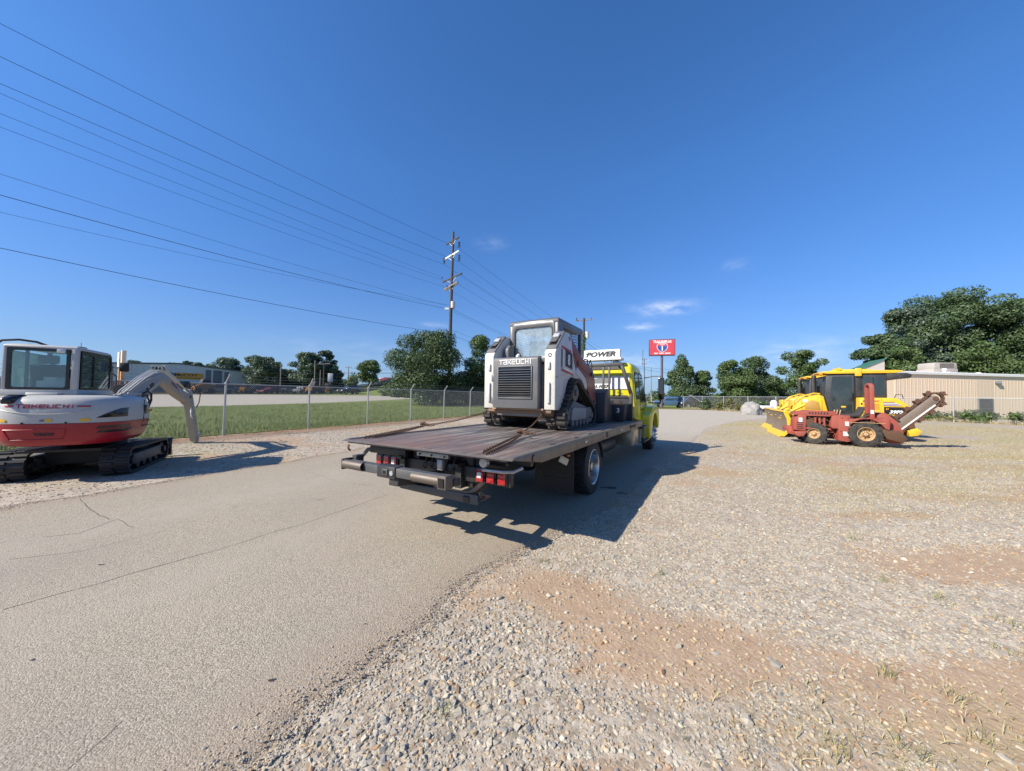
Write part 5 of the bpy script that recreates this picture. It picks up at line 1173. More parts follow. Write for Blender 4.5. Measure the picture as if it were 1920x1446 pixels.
G().tube([(kb+.10, kr-.19, 1.93), (kb+.12, kr-.23, 2.0), (kb+.12, kr-.2, 2.08)], .012, 6).make('mirror_bracket', M['galv'], mr)
E(G().tube([(kb-.02, kr+.02, 1.55), (kb+.05, kr-.02, 1.6), (kb+.06, kr-.02, 1.8), (kb-.02, kr+.01, 1.86)], .012, 6), 'grab_rail', 'plastic')
# boom assembly in its own plane
BM = Matrix.Translation((1.60, -.2, 0)) @ Matrix.Rotation(-math.atan2(.116, .993), 4, 'Z')
def B(g, name, m, **k): return g.xf(BM).make(name, M[m] if isinstance(m, str) else m, k.pop('parent', ex), **k)
B(G().prism([(-.25, .62), (-.25, 1.0), (.05, 1.05), (.22, .95), (.22, .70), (.05, .6)], 'y', -.16, .16), 'swing_bracket', 'exwhite', bev=.03)
boom = [(-.05, .88), (-.05, 1.02), (.25, 1.42), (.85, 1.73), (1.40, 1.93), (1.62, 1.96), (1.82, 1.90), (2.5, 1.60), (3.10, 1.41), (3.20, 1.33), (3.16, 1.24), (3.02, 1.20), (2.4, 1.40), (1.9, 1.63), (1.70, 1.71), (1.52, 1.69), (.95, 1.42), (.30, 1.10), (.1, .9)]
bo = B(G().prism(boom, 'y', -.09, .09), 'boom', 'exboom', bev=.012)
for i, y in enumerate((-.075, -.025, .03, .08)): B(G().tube([(.12, y, 1.32), (.30, y, 1.505), (.86, y, 1.795), (1.36, y, 1.99), (1.5, y, 2.03), (1.62, y, 2.03)], .014, 6), 'hydraulic_pipe', 'galv' if i % 2 else 'exwhite', parent=bo)
for y in (-.06, .0, .06): B(G().tube([(1.45, y, 2.03), (1.5, y, 2.10), (1.62, y, 2.11), (1.7, y, 2.04)], .014, 6), 'hydraulic_hose', 'plastic', parent=bo)
B(G().box(1.42, 1.5, -.10, .10, 2.09, 2.12), 'pipe_clamp', 'exwhite', parent=bo)
B(G().prism([(.85, 1.55), (.95, 1.48), (1.18, 1.62), (1.2, 1.70), (1.1, 1.70)], 'y', -.093, .093), 'boom_lettering_patch', 'plastic', parent=bo)
text('boom_lettering', 'TAKEUCHI', .07, M['letterred'], bo, BM @ Vector((2.15, -.094, 1.665)), BM.to_3x3() @ Vector((.88, 0, -.42)), BM.to_3x3() @ Vector((.42, 0, .88)), bold=.002)
B(G().cyl((.18, 0, .78), (.85, 0, 1.20), .055, n=16), 'boom_cylinder', 'exwhite'); B(G().cyl((.85, 0, 1.20), (1.28, 0, 1.48), .028, n=12), 'cylinder_rod', 'chrome')
g = G(); g.tube([(.62, -.12, 1.42), (.75, -.16, 1.50), (.92, -.16, 1.46), (.98, -.14, 1.30), (.90, -.13, 1.14), (.72, -.12, 1.04)], .02, 8); B(g, 'hydraulic_hose', 'plastic')
g = G(); g.tube([(.60, -.10, 1.36), (.80, -.14, 1.42), (.90, -.14, 1.28), (.84, -.12, 1.12), (.66, -.1, 1.0)], .018, 8); B(g, 'hydraulic_hose', 'plastic')
B(G().cyl((1.80, 0, 2.05), (2.55, 0, 1.77), .05, n=16), 'arm_cylinder', 'exwhite'); B(G().cyl((2.55, 0, 1.77), (3.10, 0, 1.55), .025, n=12), 'cylinder_rod', 'chrome')
B(G().prism([(1.72, 2.0), (1.74, 2.14), (1.86, 2.14), (1.92, 1.98)], 'y', -.07, .07), 'cylinder_bracket', 'exwhite', bev=.01)
arm = [(2.99, 1.18), (2.97, 1.34), (3.04, 1.52), (3.14, 1.58), (3.24, 1.50), (3.38, 1.22), (3.54, .86), (3.77, .28), (3.79, .14), (3.74, .05), (3.67, .05), (3.59, .16), (3.36, .74), (3.16, 1.12)]
ar = B(G().prism(arm, 'y', -.08, .08), 'arm', 'exboom', bev=.012)
B(G().cyl((3.34, 0, 1.50), (3.64, 0, .84), .042, n=14), 'bucket_cylinder', 'exwhite', parent=ar); B(G().cyl((3.64, 0, .84), (3.84, 0, .46), .022, n=10), 'cylinder_rod', 'galv', parent=ar)
B(G().bar((3.84, 0, .46), (3.72, 0, .30), .06, .05), 'link', 'exwhite', parent=ar)
B(G().prism([(3.74, .0), (3.70, .14), (3.80, .26), (3.92, .30), (3.96, .22), (3.90, .16), (3.88, .03)], 'y', -.07, .07), 'quick_coupler', 'galv', bev=.01)
B(G().tube([(3.0, -.1, 1.60), (3.16, -.12, 1.72), (3.3, -.12, 1.66), (3.42, -.12, 1.56), (3.58, -.12, 1.56), (3.66, -.12, 1.42), (3.60, -.12, 1.2), (3.5, -.1, 1.05)], .014, 8), 'hydraulic_hose', 'plastic', parent=ar)
B(G().tube([(3.15, -.1, 1.05), (3.08, -.12, .92), (3.12, -.12, .80), (3.25, -.1, .76)], .014, 8), 'hydraulic_hose', 'signwhite', parent=ar)
B(G().box(2.92, 3.06, -.1, .1, 1.62, 1.80), 'hose_bracket', 'blackgloss', bev=.02)
B(G().cyl((3.1, -.11, 1.36), (3.1, .11, 1.36), .045, n=12), 'pivot_pin', 'steel'); B(G().cyl((3.72, -.1, .13), (3.72, .1, .13), .03, n=12), 'pivot_pin', 'galv')

for (x, z) in ((.30, 1.22), (.95, 1.60), (1.62, 1.84), (2.45, 1.50)): B(G().cyl((x, -.105, z), (x, .105, z), .03, n=12), 'boss', 'galv', parent=bo)
B(G().prism([(1.0, 1.50), (1.45, 1.72), (1.45, 1.755), (1.0, 1.535)], 'y', -.096, -.091), 'weld_plate', 'exwhite', parent=bo)
for z in (.5, .8, 1.1): B(G().box(3.62-.38*z+.06, 3.66-.38*z+.10, -.084, -.08, z, z+.03), 'weld_tab', 'galv', parent=ar)
E(G().tube([(.5, -.62, 1.40), (.8, -.66, 1.45), (1.3, -.66, 1.45), (1.45, -.6, 1.39)], .012, 6), 'hand_rail', 'exwhite', parent=hood)
for y in (-.2, .25): E(G().cyl((.02, y, .985), (-.004, y, .985), .012, n=8), 'bolt', 'plastic', parent=hood)
E(G().box(.5, 1.5, -.43, .43, .46, .50), 'belly_plate', 'extrack')
# ------------------------------------------------------------------ crawler dozer (local y = 0 is the near, left side plane)
def make_dozer(label):
    dz = thing('bulldozer', label, 'bulldozer', (0, 0, 0), 0, 'yellow bulldozers parked side by side')
    def D(g, name, m, **k): return g.make(name, M[m] if isinstance(m, str) else m, k.pop('parent', dz), **k)
    for (y0, y1) in ((-.62, -.0), (-2.02, -1.40)):
        belt(dz, [(.62, .42, .34), (3.05, .34, .28), (1.2, .12, .12), (2.6, .12, .12)], y0, y1, th=.05, lug=.05, pitch=.16, m='extrack', inner=False)
        D(G().prism([(.75, .25), (.8, .5), (2.9, .48), (2.95, .22)], 'y', y0+.1, y1-.03), 'track_frame', 'dozyellow', bev=.03)
        g = G(); g.cyl((.62, y0+.05, .42), (.62, y1-.02, .42), .25, n=20); g.cyl((3.05, y0+.05, .34), (3.05, y1-.02, .34), .2, n=20); each(g, 'track_wheel', M['dozyellow'], dz)
    D(G().box(.35, 3.3, -1.38, -.64, .45, 1.15), 'main_frame', 'dozyellow', bev=.04)
    # rear side body with counter slope
    D(G().prism([(.35, .80), (-.02, .95), (.02, 1.30), (.40, 1.62), (1.40, 1.62), (1.44, .88), (1.3, .80)], 'y', -1.95, -.06), 'rear_body', 'dozyellow', bev=.015)
    G0 = bpy.data.objects[-1] if False else None
    D(G().prism([(.04, 1.0), (.06, 1.22), (.40, 1.52), (.98, 1.52), (.98, .98)], 'y', -.058, -.052), 'decal_panel', 'dozyellow')
    D(G().prism([(.07, 1.02), (.08, 1.21), (.20, 1.28), (.74, 1.28), (.74, 1.0)], 'y', -.052, -.048), 'decal', 'blackgloss')
    for k in range(3): D(G().prism([(.24+.045*k*2.0, 1.315+k*.055), (.28+.045*k*2.0, 1.345+k*.055), (.76, 1.345+k*.055), (.76, 1.315+k*.055)], 'y', -.051, -.047), 'decal_stripe', M['stripepurple'])
    for k in range(2): D(G().prism([(.28+.045*k*2.0, 1.347+k*.055), (.30+.045*k*2.0, 1.369+k*.055), (.76, 1.369+k*.055), (.76, 1.347+k*.055)], 'y', -.051, -.047), 'decal_stripe', 'signwhite')
    text('model_lettering', '39PX', .16, M['letterwhite'], dz, (.40, -.043, 1.09), (-1, 0, 0), (0, 0, 1), bold=.006, shear=.25, sx=1.15)
    text('model_lettering', 'D', .09, M['mcorange'], dz, (.66, -.043, 1.20), (-1, 0, 0), (0, 0, 1), bold=.003, shear=.25, sx=1.2)
    text('maker_lettering', 'KOMATSU', .085, M['letterblack'], dz, (1.10, -.053, 1.02), (-1, 0, 0), (0, 0, 1), bold=.003)
    text('rental_lettering', 'ed Rental', .105, M['letterred'], dz, (1.10, -.053, 1.50), (-1, 0, 0), (0, 0, 1), bold=.002, shear=.3, sx=1.1)
    D(G().box(.86, 1.26, -.056, -.048, 1.18, 1.40), 'side_grille', paint('grille_ochre', (.50, .25, .02), .6) if 'go' not in M else M['go'])
    for x in (1.22, 1.34): D(G().box(x, x+.04, -.062, -.05, 1.35, 1.42), 'latch', 'blackgloss')
    for x in (.80, 1.31): D(G().box(x, x+.012, -.064, -.055, .92, 1.58), 'panel_seam', 'plastic')
    D(G().box(.35, 1.42, -.10, -.03, .74, .80), 'black_sill', 'plastic', bev=.01)
    # cab
    cb_ = D(G().prism([(.52, 1.62), (.52, 2.56), (1.95, 2.56), (2.30, 2.50), (2.36, 1.70), (2.18, .90), (1.46, .90), (1.46, 1.62)], 'y', -1.55, -.40), 'cab_shell', M['cabshell'], bev=.03)
    for (yy_) in (-.395,):
        G().prism(ring_like([(.62, 1.75), (.62, 2.42), (1.22, 2.42), (1.22, 1.75)]), 'y', yy_-.003, yy_).make('rear_side_window', M['glassdoz'], cb_)
        G().box(.90, .92, yy_-.004, yy_+.004, 1.75, 2.42).make('window_bar', M['blackgloss'], cb_)
        G().prism([(1.54, 1.0), (1.54, 2.46), (2.12, 2.46), (2.18, 1.75), (2.04, 1.0)], 'y', yy_-.003, yy_).make('door_window', M['glassdoz'], cb_)
        G().prism([(1.44, 1.12), (1.44, 2.50), (1.47, 2.50), (1.47, 1.12)], 'y', yy_-.002, yy_+.012).make('door_edge', M['blackgloss'], cb_)
        G().tube([(1.52, yy_+.02, 1.5), (1.52, yy_+.04, 1.8)], .014, 6).make('door_handle', M['blackgloss'], cb_)
        G().prism([(1.25, 1.66), (1.25, 2.5), (1.42, 2.5), (1.42, 1.66)], 'y', yy_-.002, yy_+.02).make('cab_post', M['plastic'], cb_, bev=.01)
    G().prism([(-1.45, 1.30), (-.5, 1.30), (-.5, 2.42), (-1.45, 2.42)], 'x', 2.175, 2.185).xf(Matrix.Translation((2.1, 0, 1.9)) @ Matrix.Rotation(R(-6), 4, 'Y') @ Matrix.Translation((-2.15, 0, -1.9))).make('windshield', M['glassdoz'], cb_)
    D(G().box(1.72, 1.86, -.397, -.388, 1.22, 1.28), 'door_sticker', 'stickyellow', bev=.002)
    D(G().tube([(2.1, -.38, .95), (1.9, -.36, 1.2), (1.75, -.36, 1.0), (1.6, -.36, .9)], .018, 6), 'hydraulic_hose', 'plastic')
    for x in (1.56, 2.06): D(G().box(x, x+.06, -.385, -.37, 1.5, 1.62), 'hinge', 'plastic')
    D(G().prism([(1.50, .60), (1.50, .88), (2.1, .86), (2.1, .60)], 'y', -.7, -.42), 'step_box', 'plastic', bev=.01)
    # roof: yellow canopy with guards
    D(G().prism([(.08, 2.63), (.12, 2.67), (.9, 2.70), (2.42, 2.67), (2.48, 2.62), (2.3, 2.57), (.3, 2.57)], 'y', -1.62, -.33), 'canopy', 'dozyellow', bev=.015)
    D(G().box(1.26, 1.46, -.36, -.29, 2.46, 2.78), 'canopy_lug', 'dozyellow', bev=.03)
    D(G().prism([(.9, 2.69), (1.0, 2.75), (2.0, 2.75), (2.2, 2.67)], 'y', -1.5, -.5), 'canopy_ridge', 'dozyellow', bev=.02)
    D(G().cyl((1.9, -.4, 2.76), (1.9, -1.0, 2.76), .06, n=12), 'canopy_tube', 'dozyellow')
    D(G().box(2.42, 2.52, -.55, -.33, 2.53, 2.61), 'front_lamp', 'dozorange', bev=.02); D(G().box(2.42, 2.52, -1.6, -1.4, 2.53, 2.61), 'front_lamp', 'dozorange', bev=.02)
    D(G().prism([(-.12, 2.38), (-.14, 2.52), (.0, 2.57), (.55, 2.57), (.55, 2.28), (.20, 2.34)], 'y', -1.6, -.35), 'rear_air_unit', 'plastic', bev=.03)
    D(G().tube([(.2, -.1, 1.6), (.24, -.08, 1.75), (.4, -.08, 1.75), (.44, -.1, 1.62)], .012, 6), 'grab_rail', 'blackgloss')
    # hood and nose
    hd = D(G().prism([(2.22, .88), (2.38, 1.66), (2.55, 1.74), (3.0, 1.60), (3.28, 1.36), (3.36, 1.0), (3.3, .85)], 'y', -1.52, -.42), 'hood', 'dozyellow', bev=.035, seg=2)
    G().prism([(2.48, 1.10), (2.54, 1.42), (2.76, 1.50), (2.98, 1.36), (3.0, 1.12)], 'y', -.425, -.41).make('hood_grille', M['go2'], hd, bev=.01)
    G().box(2.9, 3.06, -.425, -.412, 1.42, 1.52).make('hood_sticker', M['signwhite'], hd)
    G().prism([(-1.40, .95), (-.55, .95), (-.55, 1.5), (-1.40, 1.5)], 'x', 3.30, 3.37).make('radiator_guard', M['dozyellow'], hd, bev=.03)
    G().tube([(2.5, -.46, 1.76), (2.7, -.42, 1.78), (3.1, -.42, 1.64), (3.3, -.44, 1.35)], .03, 8).make('hood_rail', M['dozyellow'], hd)
    for x in (3.08, 2.44): G().prism([(x, .95), (x+.012, .95), (x+.012, 1.5), (x, 1.5)], 'y', -.422, -.412).make('panel_seam', M['plastic'], hd)
    G().tube([(3.33, -.6, 1.3), (3.42, -.55, 1.2), (3.42, -.5, 1.0), (3.35, -.5, .9)], .02, 6).make('hydraulic_hose', M['plastic'], hd)
    D(G().cyl((2.9, -.62, 1.6), (2.9, -.62, 1.72), .05, n=10), 'filler_cap', 'plastic')
    g_ = D(G().tube([(2.62, -.82, 1.70), (2.62, -.82, 2.40), (2.58, -.82, 2.54)], [.075, .085, .07], 14), 'exhaust_stack', 'plastic')
    D(G().cyl((2.35, -1.15, 1.7), (2.35, -1.15, 2.1), .09, n=14), 'air_intake', 'plastic')
    # C-frame, lift cylinders, blade
    for y in (.03, -2.05): D(G().bar((1.7, y, .45), (3.65, y*.98, .42), .12, .2), 'push_arm', 'dozyellow', bev=.02)
    D(G().prism([(3.25, .50), (3.25, .78), (3.55, 1.02), (3.8, .98), (3.75, .7), (3.7, .40), (3.5, .36)], 'y', -1.35, -.65), 'blade_yoke', 'dozyellow', bev=.04)
    for y in (-.45, -1.55): 
        D(G().cyl((3.0, y, 1.30), (3.45, y, 1.02), .06, n=12), 'lift_cylinder', 'dozyellow'); D(G().cyl((3.45, y, 1.02), (3.8, y, .80), .03, n=10), 'cylinder_rod', 'chrome')
    D(G().bar((3.5, -.2, .85), (3.72, .18, .90), .1, .1), 'blade_strut', 'dozyellow', bev=.02); D(G().bar((3.5, -1.8, .85), (3.72, -2.18, .90), .1, .1), 'blade_strut', 'dozyellow', bev=.02)
    cc = [(3.97, .02), (3.81, .20), (3.73, .45), (3.75, .72), (3.85, .98)]
    D(G().prism([(x, z) for x, z in cc]+[(x-.05, z) for x, z in cc[::-1]], 'y', -2.50, .42), 'blade', 'bladesteel', smooth=60)
    for y in (.42, -2.52): D(G().prism([(x, z) for x, z in cc]+[(4.24, 1.0), (4.28, .05)][:0]+[(x-.14, z) for x, z in cc[::-1]], 'y', y, y+.02), 'blade_end', 'dozyellow')
    D(G().prism([(3.79, .95), (3.89, 1.02), (3.79, 1.06), (3.63, 1.02), (3.63, .95)], 'y', -2.52, .44), 'blade_top', 'dozyellow', bev=.015)
    D(G().prism([(3.95, .0), (4.02, .0), (3.85, .20), (3.79, .20)], 'y', -2.50, .42), 'cutting_edge', 'dozyellow')
    # rear drawbar
    D(G().prism([(.35, .30), (-.15, .34), (-.32, .48), (-.28, .72), (.0, .86), (.35, .82)], 'y', -1.35, -.66), 'drawbar', 'dozorange', bev=.012)
    D(G().prism([(-.1, .18), (-.34, .22), (-.42, .40), (-.3, .5), (-.05, .42)], 'y', -1.1, -.5), 'tow_hook', 'dozyellow', bev=.01)
    return dz
def ring_like(p): return p
M['stripepurple'] = paint('purple_stripe', (.10, .05, .12), .5, dirt=.1)
M['cabshell'] = paint('dark_cab_paint', (.035, .038, .042), .45, dirt=.3, dirtc=(.12, .11, .1))
M['glassdoz'] = paint('dark_reflecting_glass', (.022, .032, .036), .04, dirt=.15, dirtc=(.16, .19, .18), sc=2, coat=.6, bump=0)
M['go'] = paint('grille_ochre', (.50, .25, .02), .6); M['go2'] = paint('hood_mesh', (.40, .22, .04), .6, dirt=.4)
d1 = make_dozer('nearer yellow bulldozer with dark glazed cab, right behind the red trencher')
d1.location = (14.62, 12.75, 0); d1.rotation_euler = (0, 0, math.atan2(.47, -.88))
d2 = copy_tree(d1); d2['label'] = 'farther yellow bulldozer, mostly hidden, its blade the leftmost of the two'
d2.location = (16.38, 15.6, 0)
# ------------------------------------------------------------------ ride-on trencher
tn = thing('trencher', 'faded red ride-on trencher with raised rusty digging chain in front of the bulldozers', 'trencher', (11.55, 11.4, 0), math.atan2(.44, -.90))
def Tn(g, name, m, **k): return g.make(name, M[m] if isinstance(m, str) else m, k.pop('parent', tn), **k)
wheel(tn, 0, 0, .41, .43, .34, .22, 1, 'cream', deep=.10, tyremat='rubberdusty', lug=.025)
wheel(tn, 1.26, -.08, .35, .36, .30, .17, 1, 'cream', deep=.08, tyremat='rubberdusty', lug=.022, steer=R(-24))
wheel(tn, 0, -1.45, .41, .43, .34, .22, -1, 'cream', deep=.10, tyremat='rubberdusty', lug=.025); wheel(tn, 1.26, -1.30, .35, .36, .30, .17, -1, 'cream', deep=.08, tyremat='rubberdusty', lug=.022)
Tn(G().box(-.7, 2.0, -1.05, -.40, .38, .55), 'chassis', 'dwred', bev=.02)
Tn(G().prism([(1.53, .42), (1.50, 1.02), (1.72, .98), (1.84, .82), (1.86, .45)], 'y', -.62, -.12), 'front_box', 'dwred', bev=.012)
Tn(G().prism([(.68, 1.00), (.72, 1.12), (1.4, 1.15), (1.72, 1.08), (1.84, .98), (.68, .98)], 'y', -.75, -.12), 'engine_hood', 'dwred', bev=.008)
g = G()
for k in range(7): g.box(.92+.08*k, .96+.08*k, -.125, -.112, 1.02, 1.09)
each(g, 'hood_slot', M['interior'], tn)
Tn(G().box(.85, 1.55, -1.1, -.35, .55, .98), 'engine_block', M['interior'], bev=.03)
g = G(); rr_ = random.Random(3)
g.cyl((1.4, -.3, .72), (1.4, -.14, .72), .13, n=16); g.cyl((1.1, -.3, .8), (1.1, -.16, .8), .06, n=12); g.box(.95, 1.3, -.36, -.22, .82, .90); g.tube([(1.5, -.2, .95), (1.35, -.15, .85), (1.1, -.2, .95), (.9, -.2, .8)], .02, 6); g.tube([(1.2, -.2, .6), (1.0, -.15, .68), (.9, -.2, .62)], .025, 6); g.cyl((1.22, -.34, .66), (1.22, -.2, .66), .08, n=14)
each(g, 'engine_part', M['rust'], tn)
Tn(G().box(1.62, 1.72, -.125, -.112, .72, .88), 'white_decal', 'signwhite')
Tn(G().prism([(.35, .55), (.36, 1.0), (.62, 1.0), (.82, .98), (.86, .62), (.82, .55)], 'y', -1.2, -.10), 'control_console', 'dwred', bev=.008)
Tn(G().prism([(.18, .58), (.30, .90), (.66, .90), (.68, .16), (.45, .12), (.26, .18)], 'y', -1.25, -.08), 'side_tank', 'dwred', bev=.008)
Tn(G().box(.40, .50, -.082, -.070, .66, .80), 'white_decal', 'signwhite'); Tn(G().box(.40, .55, -.082, -.070, .32, .46), 'white_decal', 'signwhite')
Tn(G().prism([(-.55, .56)]+ring_pts(0, .41, .49, R(155), R(35), 10)+[(.42, .86), (-.5, .98), (-.58, .9)], 'y', -.42, .02), 'rear_fender', 'dwred', bev=.015)
Tn(G().box(-.45, .50, .022, .026, .775, .79), 'fender_stripe', 'cream')
Tn(G().prism([(-.25, .98), (-.52, 1.12), (-.80, .86), (-.95, .50), (-.9, .16), (-.75, .12), (-.4, .3)], 'y', -.95, -.18), 'trencher_drive', 'dwred', bev=.012)
Tn(G().prism([(-.35, .6), (-.82, .55), (-.98, .3), (-.85, .18), (-.5, .28)], 'y', -.20, -.02), 'drive_guard', M['rust'], bev=.015)
Tn(G().prism([(1.6, .24), (1.5, .42), (1.84, .40), (1.84, .3), (1.75, .22)], 'y', -.6, -.05), 'front_weight', 'dwred', bev=.02)
Tn(G().prism([(1.80, .25), (1.80, .50), (1.95, .45), (1.98, .3)], 'y', -.5, -.3), 'front_bracket', 'dwred', bev=.02)
Tn(G().tube([(.9, -.3, .95), (1.3, -.28, 1.0), (1.55, -.3, 1.08)], .025, 6), 'frame_tube', 'dwred')
# seat, wheel, hoop
st = Tn(G().prism([(-.05, .95), (.35, .95), (.35, 1.03), (0, 1.05), (-.12, 1.3), (-.18, 1.28)], 'y', -.95, -.5), 'seat', 'interior', bev=.02)
Tn(G().tube([(.62, -.7, 1.0), (.50, -.7, 1.22)], .02, 6), 'steering_column', 'interior')
for (x0, y) in ((-.20, -.06), (-.12, -.42)):
    pass
hp = []
for k in range(9): a = math.pi*k/8; hp.append((-.165+.0, -.24+.17*math.cos(a), 1.93+.12*math.sin(a)))
g = G(); path = [(-.17, -.07, .72)]+hp+[(-.17, -.41, .72)]
rings = []
for i, p in enumerate(path):
    a_ = Vector(path[max(0, i-1)]); b_ = Vector(path[min(len(path)-1, i+1)]); d = (b_-a_).normalized(); sdv = Vector((1, 0, 0)); u = d.cross(sdv); p = Vector(p)
    rings.append([p+sdv*.055+u*.035, p+sdv*.055-u*.035, p-sdv*.055-u*.035, p-sdv*.055+u*.035])
g.loft(rings); Tn(g, 'roll_hoop', 'dwred', bev=.006)
Tn(G().box(-.20, -.12, -.034, -.028, 1.08, 1.2), 'white_decal', 'signwhite')
for (x, z) in ((.7, 1.12), (.62, 1.12), (.54, 1.12)): Tn(G().tube([(x, -.4, 1.0), (x-.03, -.4, z+.06)], [.01, .02], 6), 'control_lever', 'cream')
# digging boom, chain and teeth
a0, a1 = Vector((-.74, -.5, .50)), Vector((-1.80, -.5, 1.60)); dd = (a1-a0).normalized(); nn = Vector((-dd.z, 0, dd.x)); L0 = (a1-a0).length
if nn.z < 0: nn = -nn
TM = Matrix(((dd.x, 0, nn.x, a0.x), (0, 1, 0, a0.y), (dd.z, 0, nn.z, a0.z), (0, 0, 0, 1)))
bar_ = [(-.1, -.13), (L0-.05, -.13)]+ring_pts(L0-.05, 0, .13, R(-90), R(90), 8)+[(-.1, .14)]
bm_ = Tn(G().prism(bar_, 'y', -.035, .035).xf(TM), 'digging_boom', M['boomsteel'] if 'boomsteel' in M else paint('scraped_boom_steel', (.26, .21, .17), .5, metal=.4, dirt=.6, dirtc=(.16, .09, .06)), bev=.008)
Tn(G().prism([(.25, -.15), (L0-.15, -.15), (L0-.15, -.115), (.25, -.115)], 'y', -.05, .05).xf(TM), 'boom_edge', 'signwhite')
per = [(s, .175) for s in np.arange(0, L0, .088)]+[(L0+.175*math.cos(a), .175*math.sin(a)) for a in np.linspace(R(75), R(-75), 7)]+[(s, -.185) for s in np.arange(L0, 0, -.088)]
g = G(); h = G()
for i, (s, t) in enumerate(per):
    if s < L0 and t > 0: d = (1, 0); n_ = (0, 1)
    elif s < L0-.001 or t < -.18: d = (-1, 0); n_ = (0, -1)
    else: r_ = math.hypot(s-L0, t); n_ = ((s-L0)/r_, t/r_); d = (n_[1], -n_[0])
    Mx = TM @ Matrix(((d[0], 0, n_[0], s), (0, 1, 0, 0), (d[1], 0, n_[1], t), (0, 0, 0, 1)))
    g.box(-.05, .05, -.06, .06, -.028, .02, Mx)
    if i % 4 == 1:
        w = .09
        h.prism([(-.06, .01), (.06, .01), (.11, .09), (.04, .075), (-.02, .12), (-.05, .06)], 'y', -w, w); k = h.cut[-1][0]; h.v[k:] = [tuple(Mx @ Vector(v)) for v in h.v[k:]]
each(g, 'chain_link', M['rust'], tn); each(h, 'digging_tooth', M['rust'], tn)
Tn(G().cyl((a1+Vector((0, -.06, 0))), (a1+Vector((0, .06, 0))), .06, n=12), 'nose_roller', 'rust')
Tn(G().tube([(-.5, -.3, 1.0), (-.75, -.4, 1.02), (-.95, -.45, .85)], .035, 8), 'boom_lift_cylinder', 'steel')

for (x, z) in ((1.0, .60), (1.12, .60), (1.24, .60)): Tn(G().box(x, x+.05, -.16, -.12, z-.1, z+.3), 'frame_upright', 'dwred')
Tn(G().box(.86, 1.52, -.16, -.12, .955, .99), 'frame_rail', 'dwred'); Tn(G().box(.86, 1.52, -.16, -.12, .50, .55), 'frame_rail', 'dwred')
for k in range(4): Tn(G().box(1.60+.0*k, 1.78, -.118, -.108, .50+.07*k, .525+.07*k), 'side_slot', M['interior'])
for (x, z) in ((.42, .95), (.58, .95), (.33, .52), (.62, .52), (-.3, .95), (-.6, .9)): Tn(G().cyl((x, -.10, z-.04), (x, -.06, z-.04), .014, n=8), 'bolt', M['rust'])
for k in range(3): Tn(G().tube([(.2, -.3-.05*k, .7), (-.1, -.25-.05*k, 1.0+.03*k), (-.45, -.3-.05*k, 1.1), (-.7, -.35-.05*k, .95)], .014, 6), 'hydraulic_hose', 'plastic')
Tn(G().prism([(.66, .60), (.70, .95), (.84, .95), (.84, .60)], 'y', -.14, -.11), 'tool_panel', 'dwred', bev=.004)
# ------------------------------------------------------------------ fences
def wire_panel(p0, p1, h0, h1, pitch, w, zf):
    """crossing wires of one bay, woven as two sets of slanted strands"""
    g = G(); p0, p1 = Vector(p0), Vector(p1); L_ = (p1-p0).length; d = (p1-p0)/L_; hh = h1-h0; run = hh*.95; n = int((L_+run)/pitch)
    nrm = Vector((-d.y, d.x))
    for s_ in (0, 1):
        for i in range(n+1):
            a = i*pitch-run; b = a+run; t0 = max(a, 0); t1 = min(b, L_)
            if t1-t0 < .02: continue
            z0 = (t0-a)/run*hh; z1 = (t1-a)/run*hh
            if s_: z0, z1 = hh-z0, hh-z1
            q0 = p0+d*t0+nrm*(.004*(1 if s_ else -1)); q1 = p0+d*t1+nrm*(.004*(1 if s_ else -1))
            e0 = zf(*q0); e1 = zf(*q1); A = Vector((q0.x, q0.y, e0+h0+z0)); B_ = Vector((q1.x, q1.y, e1+h0+z1))
            dr_ = (B_-A).normalized(); u = Vector((nrm.x, nrm.y, 0)); v = dr_.cross(u); vs = []
            for P0 in (A, B_):
                for k in range(3): an = 2*math.pi*k/3; vs.append(P0+(u*math.cos(an)+v*math.sin(an))*w)
            g.add(vs, [(0, 1, 4, 3), (1, 2, 5, 4), (2, 0, 3, 5)])
    return g
HF = lambda x, y: float(height(x, y))
